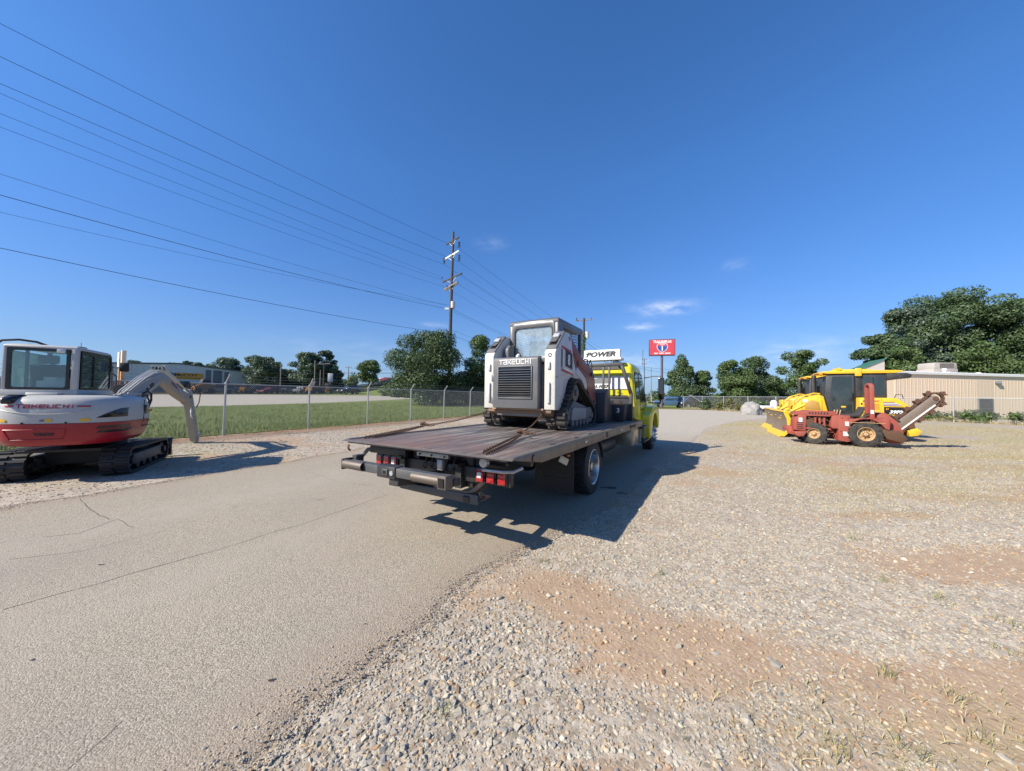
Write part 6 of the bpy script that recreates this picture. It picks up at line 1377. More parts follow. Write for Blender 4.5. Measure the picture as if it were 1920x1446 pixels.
def build_fence(name, label, pts, h, arms=False, pitch=.072, w=.0022, post_r=.035, mat='galv', wmat='galvwire', rail=True, bw=.006, rail_r=.021, arm_out=(.888, -.46)):
    f = thing(name, label, 'fence', (0, 0, 0))
    # h: mesh height; posts as given
    post = G(); post.cyl((0, 0, -.1), (0, 0, h+.03), post_r, n=10); post.lathe([(post_r+.006, h+.0), (post_r+.006, h+.05), (.005, h+.075)], (0, 0, 0), (0, 0, 1), 10)
    pm = None
    for i, (x, y) in enumerate(pts):
        if pm is None: o = post.make('post', M[mat], f); pm = o
        else: o = bpy.data.objects.new('post', pm.data); COL.objects.link(o); o.parent = f
        o.location = (x, y, HF(x, y)); o.rotation_euler = (R(random.uniform(-.8, .8)), R(random.uniform(-.8, .8)), 0)
        if arms:
            if i == 0:
                am = G().bar((0, 0, h+.03), (arm_out[0]*.24, arm_out[1]*.24, h+.34), .035, .02).make('barbed_wire_arm', M[mat], o); A0 = am
            else: am = bpy.data.objects.new('barbed_wire_arm', A0.data); COL.objects.link(am); am.parent = o
    for (a, b) in zip(pts[:-1], pts[1:]):
        if rail: G().cyl((*a, HF(*a)+h), (*b, HF(*b)+h), rail_r, n=8).make('top_rail', M[mat], f)
        wire_panel(a, b, .04, h-.02, pitch, w, HF).make('wire_mesh', M[wmat], f, kind='stuff', clean=False)
    if arms:
        for k in (.3, .62, .96):
            g = G(); ox, oy, oz = arm_out[0]*.24*k, arm_out[1]*.24*k, h+.03+.31*k
            for (a, b) in zip(pts[:-1], pts[1:]):
                m_ = ((a[0]+b[0])/2, (a[1]+b[1])/2); g.tube([(a[0]+ox, a[1]+oy, HF(*a)+oz), (m_[0]+ox, m_[1]+oy, HF(*m_)+oz-.03), (b[0]+ox, b[1]+oy, HF(*b)+oz)], .0035, 4)
            g.make('barbed_strand', M[wmat], f, kind='stuff', clean=False)
    return f
random.seed(12)
lp = [(F0.x+FD.x*s, F0.y+FD.y*s) for s in np.arange(-9.15, 44, 3.05)]
build_fence('chain_link_fence', 'galvanised chain link fence with angled barbed wire arms along the grass verge', lp, 1.80, arms=True, w=.0034, rail_r=.017)
RP0, RP1 = Vector((24.95, 50.8)), Vector((36.8, 17.5)); nR = 11
rp = [tuple(RP0.lerp(RP1, i/nR)) for i in range(nR+1)]
build_fence('chain_link_fence', 'overgrown chain link fence closing the far right side of the gravel yard', rp, 1.80, pitch=.10, w=.004, post_r=.04, rail_r=.024)
build_fence('chain_link_fence', 'short far stretch of chain link fence left of the red sign pole', [(17.2, 66), (20, 61.5), (22.6, 56.5)], 1.8, pitch=.16, w=.005, post_r=.045, rail_r=.026)
def lot(px, w):
    r = (px-960)/655.0; s = (r*(F0.y+FN.y*w)-(F0.x+FN.x*w))/(FD.x-r*FD.y); return (F0.x+FD.x*s+FN.x*w, F0.y+FD.y*s+FN.y*w)
fw = 66.0
sp_ = [(F0.x+FD.x*s+FN.x*fw, F0.y+FD.y*s+FN.y*fw) for s in np.arange(-2, 108, 5.0)]
build_fence('dark_mesh_fence', 'long dark mesh fence on the far side of the street', sp_, 2.0, pitch=.20, w=.045, mat='screen', wmat='screen', post_r=.05, rail_r=.04)

# ------------------------------------------------------------------ trees
def mat_leaf(name, c0, c1, c2):
    t = NT(name); a = t.node('ShaderNodeAttribute', attribute_name='rnd').outputs['Fac']; p = t.pos(); n = t.noise(p, .35, 4, .6)
    c = t.mix(a, rgb(*c0), rgb(*c1)); c = t.mix(t.rng(n, .45, .7, 0, .7), c, rgb(*c2)); t.base(c); t.rough(.55)
    tr_ = t.node('ShaderNodeBsdfTranslucent'); t.set(tr_, 0, t.mix(.5, c, rgb(.12, .2, .02))); mx = t.node('ShaderNodeMixShader'); mx.inputs[0].default_value = .22
    t.l.new(t.b.outputs[0], mx.inputs[1]); t.l.new(tr_.outputs[0], mx.inputs[2]); t.l.new(mx.outputs[0], t.out.inputs[0]); return t.m
M['leafdark'] = mat_leaf('dark_green_leaves', (.040, .075, .032), (.09, .145, .052), (.068, .10, .045))
M['leafmid'] = mat_leaf('mid_green_leaves', (.045, .085, .026), (.10, .16, .045), (.095, .125, .04))
M['leafblue'] = mat_leaf('haze_tinted_leaves', (.055, .09, .065), (.095, .14, .085), (.075, .11, .075))  # distance haze put into the leaf colour as a paler blue tint
M['leafyellow'] = mat_leaf('yellowed_vine_leaves', (.07, .10, .02), (.20, .19, .06), (.16, .12, .06))
M['leafbush'] = mat_leaf('dark_bush_leaves', (.024, .05, .02), (.065, .11, .035), (.05, .078, .03))
M['bark'] = paint('bark', (.07, .055, .045), .9, dirt=.5, dirtc=(.13, .11, .09), sc=4, bump=.5)
def crown_mesh(name, lobes, n, leaf, m, parent, seed, flat=1.0, shell=.35):
    q = np.random.default_rng(seed); L_ = np.array(lobes, float); wts = (L_[:, 3]*L_[:, 4]*L_[:, 5])**(2/3); k = q.choice(len(L_), n, p=wts/wts.sum())
    v = q.normal(size=(n, 3)); v /= np.linalg.norm(v, axis=1)[:, None]
    # sub-clumps: pull the leaves together round random clump directions
    ncl = 46; cd = q.normal(size=(ncl, 3)); cd /= np.linalg.norm(cd, axis=1)[:, None]
    near = np.argmax(v @ cd.T, 1); dd_ = (v*cd[near]).sum(1); r = 1-shell*q.random(n)**1.3
    bump_ = .80+.30*np.clip((dd_-.78)/.22, 0, 1); r = r*bump_*q.normal(1, .07, n)
    P0 = L_[k, :3]+v*L_[k, 3:6]*r[:, None]
    ok = P0[:, 2] > .15; P0, v, k = P0[ok], v[ok], k[ok]; n = len(P0)
    up = v*.8+q.normal(0, .55, (n, 3)); up[:, 2] += .25; up /= np.linalg.norm(up, axis=1)[:, None]
    t1 = np.cross(up, q.normal(size=(n, 3))); t1 /= np.linalg.norm(t1, axis=1)[:, None]; t2 = np.cross(up, t1)
    s = leaf*q.uniform(.55, 1.35, n)[:, None]; a = t1*s; b = t2*s*.62
    C4 = np.stack([P0-a, P0-b*.9+a*.1, P0+a, P0+b], 1).reshape(-1, 3)
    me = bpy.data.meshes.new(name); me.vertices.add(4*n); me.vertices.foreach_set('co', C4.astype(np.float32).ravel()); me.loops.add(4*n); me.loops.foreach_set('vertex_index', np.arange(4*n, dtype=np.int32))
    me.polygons.add(n); me.polygons.foreach_set('loop_start', np.arange(0, 4*n, 4, dtype=np.int32)); me.polygons.foreach_set('use_smooth', [False]*n); me.update(calc_edges=True)
    at = me.attributes.new('rnd', 'FLOAT', 'POINT'); at.data.foreach_set('value', np.repeat(q.random(n), 4).astype(np.float32)); me.materials.append(M[m])
    o = bpy.data.objects.new(name, me); COL.objects.link(o); o.parent = parent; return o
def tree(label, x, y, H, W, m='leafdark', n=7000, leaf=.22, seed=1, trunk=.22, form='round', group=None, name='broadleaf_tree', cat='tree'):
    z0 = HF(x, y); t = thing(name, label, cat, (x, y, z0), 0, group); q = random.Random(seed); lobes = []
    low = {'round': .20, 'bush': .02, 'cone': .04, 'spread': .22, 'loose': .25}[form]
    nl = {'round': 30, 'bush': 34, 'cone': 34, 'spread': 42, 'loose': 20}[form]; W = W*1.16
    for i in range(nl):
        u = q.random(); a = q.uniform(0, 6.283)
        if form == 'cone': zz = low+(1-low)*u**.9; rad = W/2*(1.02-zz)**.75*(.85 if zz > .2 else .7); rr_ = W*.15*(1.12-zz*.7)
        elif form == 'bush': zz = low+(1-low)*u; rad = W/2*math.sqrt(max(0, 1-(max(0, zz-.35)/.72)**2))*.72; rr_ = W*.155*(1.1-zz*.4)
        elif form == 'spread': zz = low+(1-low)*u**.75; rad = W/2*math.sqrt(max(.05, 1-(abs(zz-.55)/.5)**2))*.78; rr_ = W*.12*(1.1-zz*.3)
        elif form == 'loose': zz = low+(1-low)*u; rad = W/2*math.sqrt(max(.05, 1-(abs(zz-.6)/.5)**2))*.75; rr_ = W*.125
        else: zz = low+(1-low)*u; rad = W/2*math.sqrt(max(.03, 1-(abs(zz-.52)/.52)**2))*.68; rr_ = W*.15*(1.1-zz*.3)
        k = q.random()**.4; cx, cy = math.cos(a)*rad*k, math.sin(a)*rad*k
        rz_ = rr_*q.uniform(.62, .95); cz = min(zz*H, H-rz_*.95)
        lobes.append((cx, cy, max(cz, rz_*.7), rr_*q.uniform(.85, 1.25), rr_*q.uniform(.85, 1.25), rz_))
    lobes.append((0, 0, H*.5, W*.26, W*.26, H*.3)); lobes.append((0, 0, H*.9, W*.10, W*.10, H*.10))
    crown_mesh('crown', lobes, n, leaf, m, t, seed, shell=.55 if form == 'loose' else .4)
    g = G(); g.tube([(0, 0, -.3), (trunk*.2, 0, H*.25), (-trunk*.2, trunk*.3, H*.55), (0, 0, H*.82)], [trunk, trunk*.75, trunk*.45, trunk*.12], 8)
    for lb in lobes[:9]:
        zb = lb[2]*.55; g.tube([(0, 0, zb*.8), (lb[0]*.5, lb[1]*.5, zb+(lb[2]-zb)*.5), (lb[0]*.9, lb[1]*.9, lb[2])], [trunk*.35, trunk*.2, trunk*.06], 5)
    g.make('trunk', M['bark'], t); return t
def treep(label, px0, px1, topy, Y, basez=None, **k):
    k['leaf'] = k.get('leaf', .22)*.70; k['n'] = int(k.get('n', 7000)*1.75); c = atY((px0+px1)/2, 740, Y); W = (px1-px0)/655*Y; top = atY((px0+px1)/2, topy, Y).z; z0 = HF(c.x, c.y)
    return tree(label, c.x, c.y, top-z0, W, **k)
tree('large dark bushy tree growing on the grass verge behind the chain fence', *(atY(800, 740, 46).xy), (atY(800, 619, 46).z-HF(*atY(800, 740, 46).xy)), 10.6, m='leafbush', n=52000, leaf=.12, seed=3, form='bush', trunk=.3)
treep('tall narrow tree between the big bushy tree and the loader', 862, 944, 630, 50, m='leafmid', n=16000, leaf=.17, seed=8, form='bush')
G1 = 'trees lining the far side of the street'
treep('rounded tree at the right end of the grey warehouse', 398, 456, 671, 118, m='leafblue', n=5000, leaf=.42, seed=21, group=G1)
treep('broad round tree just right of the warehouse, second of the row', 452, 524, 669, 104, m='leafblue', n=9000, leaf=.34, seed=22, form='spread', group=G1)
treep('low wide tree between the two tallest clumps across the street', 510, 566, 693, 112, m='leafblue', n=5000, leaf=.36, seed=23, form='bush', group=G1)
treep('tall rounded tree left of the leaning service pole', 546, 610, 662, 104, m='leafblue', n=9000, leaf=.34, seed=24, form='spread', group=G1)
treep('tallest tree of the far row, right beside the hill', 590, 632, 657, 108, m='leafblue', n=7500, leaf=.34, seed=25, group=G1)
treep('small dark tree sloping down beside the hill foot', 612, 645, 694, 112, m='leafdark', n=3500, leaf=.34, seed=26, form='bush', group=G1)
treep('lone round tree standing on the green hill', 668, 714, 675, 106, m='leafmid', n=5000, leaf=.30, seed=27, form='round', trunk=.18)
treep('low shrub at the left foot of the hill', 648, 668, 708, 104, m='leafdark', n=900, leaf=.25, seed=28, form='bush')
for i, (a, b, tp) in enumerate(((232, 278, 676), (268, 300, 681), (305, 335, 680), (338, 362, 677), (358, 384, 680), (378, 404, 683))):
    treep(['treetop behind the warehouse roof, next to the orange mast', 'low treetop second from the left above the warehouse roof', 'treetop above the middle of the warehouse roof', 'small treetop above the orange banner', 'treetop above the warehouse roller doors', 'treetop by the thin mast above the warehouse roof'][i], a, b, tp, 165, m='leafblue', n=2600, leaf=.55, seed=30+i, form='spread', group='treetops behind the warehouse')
G2 = 'trees beyond the far end of the yard'
treep('conical tree just right of the red pole sign', 1243, 1312, 664, 62, m='leafdark', n=12000, leaf=.21, seed=41, form='cone', group=G2)
treep('lower tree right of the conical tree, filling the gap', 1296, 1338, 696, 62, m='leafmid', n=6000, leaf=.21, seed=42, form='bush', group=G2)
treep('wide rounded tree in the middle of the far tree line', 1338, 1412, 676, 64, m='leafmid', n=12000, leaf=.22, seed=43, form='bush', group=G2)
treep('tallest crown of the middle tree clump, above the red roof', 1378, 1456, 670, 67, m='leafdark', n=12000, leaf=.22, seed=44, form='bush', group=G2)
treep('low dark tree behind the red roofed house', 1430, 1480, 708, 72, m='leafdark', n=5000, leaf=.24, seed=45, form='bush', group=G2)
treep('open crowned tree left of the bulldozers with sky showing through', 1466, 1540, 658, 60, m='leafmid', n=6500, leaf=.22, seed=46, form='loose', group=G2)
treep('low tree behind the exhaust stacks of the bulldozers', 1520, 1620, 700, 66, m='leafmid', n=7000, leaf=.24, seed=47, form='bush', group=G2)
G3 = 'big trees behind the tan building'
treep('leftmost lower tree of the big group behind the tan building', 1618, 1706, 628, 52, m='leafdark', n=14000, leaf=.22, seed=51, form='spread', group=G3, trunk=.3)
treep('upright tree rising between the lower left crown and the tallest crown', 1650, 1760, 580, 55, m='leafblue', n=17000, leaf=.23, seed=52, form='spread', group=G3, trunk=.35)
treep('tallest widest tree above the rooftop unit of the tan building', 1690, 1880, 551, 54, m='leafdark', n=30000, leaf=.24, seed=53, form='spread', group=G3, trunk=.45)
treep('tree at the right edge of the photo behind the tan building', 1850, 1990, 560, 50, m='leafdark', n=20000, leaf=.23, seed=54, form='spread', group=G3, trunk=.4)
treep('lower yellow green tree in front of the big group, right of the rooftop unit', 1800, 1900, 640, 47, m='leafmid', n=12000, leaf=.21, seed=55, form='bush', group=G3)
treep('lower tree behind the left end of the tan building', 1660, 1740, 650, 47, m='leafmid', n=9000, leaf=.21, seed=56, form='bush', group=G3)
# low continuous woods that close the gaps between the trees
def woods(label, pts, h, seed, m, n, leaf=.4):
    q = random.Random(seed); lobes = []
    for (a, b) in zip(pts[:-1], pts[1:]):
        L_ = math.dist(a, b); k = max(2, int(L_/1.6))
        for i in range(k):
            f = (i+q.random())/k; x, y = a[0]+(b[0]-a[0])*f+q.uniform(-1, 1), a[1]+(b[1]-a[1])*f+q.uniform(-2, 2); hh = h*q.uniform(.55, 1.1)*(.75+.5*mnoise.noise(Vector((x*.12, y*.12, seed)))); lobes.append((x, y, HF(x, y)+hh*.5, 1.9, 1.9, hh*.55))
    o = crown_mesh('woods', lobes, n, leaf, m, None, seed, shell=.6); tag(o, label, 'woods', kind='stuff'); return o
def pl(lst, Y): return [tuple(atY(px, 735, y).xy) for px, y in lst]
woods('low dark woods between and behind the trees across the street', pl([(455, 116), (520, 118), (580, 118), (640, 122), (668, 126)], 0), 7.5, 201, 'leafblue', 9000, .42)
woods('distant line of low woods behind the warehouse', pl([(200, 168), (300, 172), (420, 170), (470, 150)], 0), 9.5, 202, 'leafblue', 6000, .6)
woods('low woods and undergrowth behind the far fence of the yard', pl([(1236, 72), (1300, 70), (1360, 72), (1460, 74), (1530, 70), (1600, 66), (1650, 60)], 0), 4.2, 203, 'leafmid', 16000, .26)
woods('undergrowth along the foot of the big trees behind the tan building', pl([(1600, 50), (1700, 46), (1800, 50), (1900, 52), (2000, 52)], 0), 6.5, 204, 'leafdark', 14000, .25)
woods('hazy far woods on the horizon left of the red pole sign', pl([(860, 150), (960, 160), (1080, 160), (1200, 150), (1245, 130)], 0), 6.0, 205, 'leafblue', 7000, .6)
woods('hedge like growth behind the bushy tree', pl([(726, 80), (800, 70), (880, 64), (940, 62)], 0), 4.0, 206, 'leafmid', 8000, .28)
# vines and weeds on the right fence
def shrub(label, x, y, H, W, m, n, seed, leaf=.09, group=None, name='vine_bush', cat='bush'):
    t = thing(name, label, cat, (x, y, HF(x, y)), 0, group); q = random.Random(seed); lobes = [(q.uniform(-W/2, W/2)*.7, q.uniform(-.3, .3), q.uniform(.2, .75)*H, W*.26, W*.2, H*.3) for k in range(7)]
    crown_mesh('foliage', lobes, n, leaf, m, t, seed, shell=.7); g = G()
    for k in range(5): g.tube([(q.uniform(-.2, .2), 0, 0), (q.uniform(-W/3, W/3), 0, H*.5), (q.uniform(-W/2, W/2), 0, H*.95)], [.014, .01, .004], 4)
    g.make('stem', M['bark'], t, kind='stuff'); return t
def on_rf(px):
    r = (px-960)/655.0; d = RP1-RP0; t = (r*RP0.y-RP0.x)/(d.x-r*d.y); return RP0.lerp(RP1, t) if False else RP0+d*t
gv = 'bushes and vines along the right fence'
for i, (px, H, W, m, n, lab) in enumerate(((1330, 1.6, 2.6, 'leafdark', 1500, 'dark bush on the fence just left of the orange hydrant'), (1352, 1.5, 1.6, 'leafyellow', 1300, 'pale yellow vine bush on the fence just right of the orange hydrant'), (1372, 1.75, 1.5, 'leafyellow', 1500, 'tall yellowed vine covering a fence post in the far yard'),
        (1388, 1.2, 1.6, 'leafyellow', 900, 'low yellowed weeds against the fence left of the boulder'), (1432, 1.5, 2.4, 'leafdark', 1400, 'dark bush on the fence behind the boulder'), (1712, .9, 1.4, 'leafyellow', 500, 'dry weeds at the fence left of the digging chain tip'),
        (1752, 1.1, 1.6, 'leafmid', 600, 'green weeds on the fence below the digging chain tip'), (1782, 1.25, 1.5, 'leafyellow', 600, 'dry brown vines on the fence right of the digging chain'), (1815, 1.35, 1.7, 'leafmid', 800, 'green bush on the fence left of the building window'),
        (1850, 1.15, 1.5, 'leafmid', 800, 'green bush on the fence directly below the building window'), (1905, 1.2, 1.5, 'leafmid', 800, 'green bush at the fence near the right edge of the photo'))):
    p = on_rf(px); shrub(lab, p.x+.25, p.y+.1, H*(.72 if px > 1700 else 1), W, m, int(n*(.8 if px > 1700 else 1)), 70+i, group=gv)
q = np.random.default_rng(20); n = 700; t_ = q.random(n); x = RP0.x+(RP1.x-RP0.x)*t_+q.normal(0, .25, n); y = RP0.y+(RP1.y-RP0.y)*t_+q.normal(0, .2, n)
blades('fence_weeds', x, y, .15+.35*q.random(n), .02, M['bladedry'], per=6, spread=.12, lean=.5, label='tall dry weeds along the foot of the right fence', cat='weeds', seed=21)

# ------------------------------------------------------------------ poles and cables
PX, PY = atY(841, 740, 48).x, 48.0
zP = lambda py, Y=48.0, px=841: atY(px, py, Y).z
pole = thing('utility_pole', 'tall weathered wooden utility pole with four crossarm levels behind the bushy tree', 'utility pole', (PX, PY, HF(PX, PY)))
base_z = HF(PX, PY); topz = zP(435)-base_z
G().tube([(0, 0, -.3), (.1, 0, topz*.5), (.26, 0, topz)], [.27, .22, .15], 12).make('pole_shaft', M['wood'], pole)
def pole_pt(px, py): p = atY(px, py, 48); return p-pole.location
arms_ = [((835, 455), (862, 449), 'wood'), ((832, 482), (862, 475), 'whitetrim'), ((827, 525), (867, 518), 'wood'), ((832, 541), (860, 533), 'woodpale')]
AX = Vector((.80, -.60, 0))
for i, (a, b, m) in enumerate(arms_):
    pa, pb = pole_pt(*a), pole_pt(*b); w = (pb.x-pa.x); c = (pa+pb)/2
    dl = Vector((w/2, -w*.35, (pb.z-pa.z)/2)); 
    for oy in ((0,) if i < 3 else (-.25, .25)): G().bar(c-dl+Vector((0, oy, 0)), c+dl+Vector((0, oy, 0)), .15, .18).make('crossarm', M[m], pole)
    for k in (-.55, .55): G().bar(c+dl*k, c+Vector((0, 0, -.75)), .05, .05).make('arm_brace', M['galv'] if i != 1 else M['whitetrim'], pole)
for (px, py) in ((861, 459), (861, 484), (833, 489)):
    p = pole_pt(px, py); ins = G()
    for k in range(4): ins.lathe([(.03, 0), (.19, .04), (.03, .13)], p+Vector((0, 0, .30-.22*k)), (0, 0, 1), 10)
    ins.lathe([(.03, -.5), (.03, .5)], p, (0, 0, 1), 6); ins.make('insulator', M['porcelain'], pole)
for (px, py) in ((829, 522), (866, 514), (838, 537), (858, 530)): G().lathe([(.001, .2), (.09, .15), (.06, 0), (.03, -.1)], pole_pt(px, py), (0, 0, 1), 8).make('pin_insulator', M['porcelain'], pole)
p = pole_pt(849, 572); G().lathe([(.001, .5), (.3, .45), (.32, .3), (.32, -.45), (.001, -.5)], p, (0, 0, 1), 16).make('transformer', M['transformer'], pole)
p = pole_pt(838, 579); G().box(p.x-.3, p.x+.3, p.y-.1, p.y+.1, p.z-.12, p.z+.12).make('cable_box', M['whitetrim'], pole)
DIR = Vector((.59, .81)).normalized(); NEXT = Vector((PX, PY))+DIR*62; DIRL = -DIR
M['cable'] = M['cable']
def cable(label, apt, zr, span, sag, rad, fit=None, grp='power cables on the tall pole'):
    """from an attachment point, level-tension curve along the pole line to zr at the far end"""
    A = Vector(apt); d = span; pts = []
    for k in range(41):
        t = k/40; pts.append(Vector((A.x+d.x*t, A.y+d.y*t, A.z+(zr-A.z)*t-4*sag*t*(1-t))))
    o = G().tube(pts, rad*.62, 5, cap=False).make('power_cable', M['cable'], None, clean=False); tag(o, label, 'cable', grp); return o
names = ['topmost', 'second from the top', 'third from the top', 'fourth from the top', 'fifth from the top', 'sixth from the top', 'seventh from the top', 'eighth from the top, thickest', 'ninth from the top', 'lowest']
left = [((861, 466), 63, .022), ((861, 491), 122, .024), ((833, 496), 170, .022), ((829, 520), 188, .018), ((848, 531), 224, .017), ((840, 540), 248, .017), ((838, 573), 333, .018), ((838, 579), 371, .032), ((842, 572), 402, .016), ((843, 626), 468, .030)]
HZ0 = 731.5
for (ap, y0, rad), nm in zip(left, names):
    A = atY(ap[0], ap[1], 48); dv = DIRL*66
    # where this line crosses the left edge of the view
    r = -960/655.0; t = (r*A.y-A.x)/(dv.x-r*dv.y); Yc = A.y+dv.y*t
    zc = atY(0, y0, Yc).z; sag = 1.3; zr = (zc-A.z*(1-t)+4*sag*t*(1-t))/t
    cable(nm+' of the cables running left from the tall pole', A, zr, Vector((dv.x, dv.y, 0)), sag, rad)
right = [((861, 466), 13.2, .022), ((861, 491), 11.8, .022), ((833, 496), 11.2, .020), ((866, 516), 10.4, .018), ((858, 532), 9.6, .018), ((850, 548), 9.0, .016), ((848, 580), 7.6, .026), ((846, 583), 7.2, .022), ((846, 618), 6.2, .02), ((846, 628), 5.7, .028)]
rn = ['topmost', 'second from the top', 'third from the top', 'fourth from the top', 'fifth from the top', 'sixth from the top', 'seventh from the top', 'eighth from the top', 'ninth from the top', 'lowest']
for (ap, zr, rad), nm in zip(right, rn):
    A = atY(ap[0], ap[1], 48); cable(nm+' of the cables running right from the tall pole', A, zr, Vector((NEXT.x-PX, NEXT.y-PY, 0)), .9, rad)
# the next pole and farther poles
def simple_pole(label, px, topy, Y, r=.14, arm=None, m='wood', name='utility_pole', group='far utility poles', trans=0, lean=0.0):
    c = atY(px, 740, Y); z0 = HF(c.x, c.y); H = atY(px, topy, Y).z-z0; t = thing(name, label, 'utility pole', (c.x, c.y, z0), 0, group)
    G().tube([(-lean*H, 0, -.3), (0, 0, H)], [r*1.25, r*.8], 8).make('pole_shaft', M[m], t)
    if arm:
        for (dz_, wd_) in arm: G().bar((-wd_/2, .2, H-dz_-.05), (wd_/2, -.2, H-dz_+.05), .12, .12).make('crossarm', M['woodpale'], t)
        for (dz_, wd_) in arm:
            for k in (-.45, 0, .45): G().cyl((wd_*k, 0, H-dz_), (wd_*k, 0, H-dz_+.3), .07, n=6).make('pin_insulator', M['porcelain'], t)
    for k in range(trans): G().lathe([(.001, .5), (.28, .45), (.28, -.4), (.001, -.45)], ((-.42, .42)[k % 2], 0, H-2.6+.35*(k % 2)), (0, 0, 1), 12).make('transformer', M['transformer'], t)
    return t
t = simple_pole('vine covered utility pole with two transformers, behind the loader cab', 1094, 597, 46, r=.17, arm=((.25, 2.2),), group=None, trans=2)
H_ = 12.1; lob = [(0.05*math.sin(k*1.7), .05*math.cos(k*2.1), 2+k*.9, .27+.08*math.sin(k*2.3), .27, .7) for k in range(9)]
crown_mesh('vine', lob, 2600, .09, 'leafmid', t, 90, shell=.6)
simple_pole('pole where the overhead cables end, mostly hidden by the truck cab sign', 960+655*NEXT.x/NEXT.y, 671, NEXT.y, arm=((.3, 2.4), (1.5, 2.4)))
FP = 'far utility poles'
for a in (('pale pole standing alone in front of the round tree right of the warehouse', 525, 683, 92, .12, None), ('slim leaning pole carrying a white transformer across the street', 589, 677, 92, .13, ((.1, .4),)), ('short bare pole between the leaning pole and the crossarm pole', 599.5, 694, 92, .12, None),
          ('pole with a wide crossarm across the street', 606, 681, 92, .15, ((.2, 3.2),)), ('pole with two crossarms left of the hill', 652, 687, 118, .13, ((.4, 2.0), (2.2, 3.2))), ('thin far pole between the tree clump and the hill', 639, 694, 125, .13, None), ('slim pole rising from the hill slope', 678, 706, 96, .05, None),
          ('tall thin far pole just right of the truck cab', 1208, 672, 112, .14, ((.5, 1.6), (1.8, 1.6))), ('reddish thin pole between the truck cab and the sign pole', 1221, 688, 92, .11, None), ('thin mast at the right end of the warehouse roof', 398, 677, 130, .06, None)):
    simple_pole(a[0], a[1], a[2], a[3], r=a[4], arm=a[5], m='woodpale' if a[4] < .14 else 'wood')
def fcable(label, p0, p1, sag, rad):
    pts = [p0.lerp(p1, k/24)-Vector((0, 0, 4*sag*(k/24)*(1-k/24))) for k in range(25)]; o = G().tube(pts, rad, 4, cap=False).make('power_cable', M['cable'], None, clean=False); tag(o, label, 'cable', 'thin far cables')
for i, (a, b, ya, yb, lab) in enumerate((((455, 699), (1000, 694), 90, 118, 'upper thin cable passing in front of the trees across the street'), ((455, 712), (640, 706), 90, 95, 'lower thin cable passing in front of the trees across the street'), ((652, 690), (860, 688), 118, 118, 'thin cable between the two crossarm pole and the bushy tree'),
        ((652, 697), (860, 695), 118, 118, 'second thin cable between the two crossarm pole and the bushy tree'), ((1097, 640), (1185, 692), 46, 92, 'upper cable descending right from the vine covered pole'), ((1097, 652), (1170, 694), 46, 92, 'lower cable descending right from the vine covered pole'),
        ((1140, 674), (1260, 700), 97, 110, 'thin cable passing left of the red sign pole'), ((1140, 680), (1420, 706), 97, 150, 'thin cable crossing behind the red sign pole'))):
    fcable(lab, atY(*a, ya), atY(*b, yb), .6, .028)

# ------------------------------------------------------------------ red pole sign
SY_ = 52.0; sc_ = atY(1241, 652, SY_); sn = thing('pole_sign', 'red rental sign with a blue shield on a tall brown pole', 'sign', (sc_.x, SY_, 0), R(-14))
W_, Hh = 1.80, 1.22; zc = sc_.z
def S(g, name, m, **k): return g.make(name, M[m], k.pop('parent', sn), **k)
S(G().cyl((0, 0, -.2), (0, 0, zc), .17, n=16), 'sign_pole', 'signframe')
bx = S(G().box(-W_, W_, -.28, .28, zc-Hh, zc+Hh), 'sign_cabinet', 'signframe', bev=.03)
S(G().box(-W_+.1, W_-.1, -.30, -.281, zc-Hh+.1, zc+Hh-.1), 'sign_face', 'signred')
text('sign_lettering', 'TRAILERSPLUS', .50, M['letterwhite'], sn, (0, -.305, zc+.83), (1, 0, 0), (0, 0, 1), bold=.018, sx=.80)
text('sign_lettering', 'RENT \u00b7 PARTS \u00b7 SERVICE', .27, M['letterwhite'], sn, (0, -.305, zc-.90), (1, 0, 0), (0, 0, 1), bold=.012, sx=.80)
shield = [(-.60, .52), (-.42, .60), (-.2, .55), (0, .62), (.2, .55), (.42, .60), (.60, .52), (.70, .25), (.68, -.05), (.55, -.32), (.30, -.55), (0, -.68), (-.30, -.55), (-.55, -.32), (-.68, -.05), (-.70, .25)]
S(G().prism([(x*1.08, z*1.08+zc-.02) for x, z in shield], 'y', -.312, -.302), 'shield_rim', 'signwhite'); S(G().prism([(x*.97, z*.97+zc-.02) for x, z in shield if z < .3]+[], 'y', -.320, -.313), 'shield_field', 'signblue')
S(G().prism([(x*.97, z*.97+zc-.02) for x, z in shield if z > .2], 'y', -.322, -.3135), 'shield_top', 'signred')
text('sign_lettering', 'TRAILERS', .17, M['letterwhite'], sn, (0, -.325, zc+.38), (1, 0, 0), (0, 0, 1), bold=.006)
text('sign_number', '1', .95, M['letterwhite'], sn, (0, -.325, zc-.18), (1, 0, 0), (0, 0, 1), bold=.03)

# ------------------------------------------------------------------ warehouse across the street
A_ = Vector((-80.2, 105.0)); bd = Vector((.46, .888)).normalized(); bn_ = Vector((bd.y, -bd.x))     # facade runs back along -bd; bn_ faces the street
wx = thing('warehouse', 'long pale blue grey warehouse with an orange banner and roller doors', 'warehouse', (A_.x, A_.y, 1.42), math.atan2(-bd.y, -bd.x))
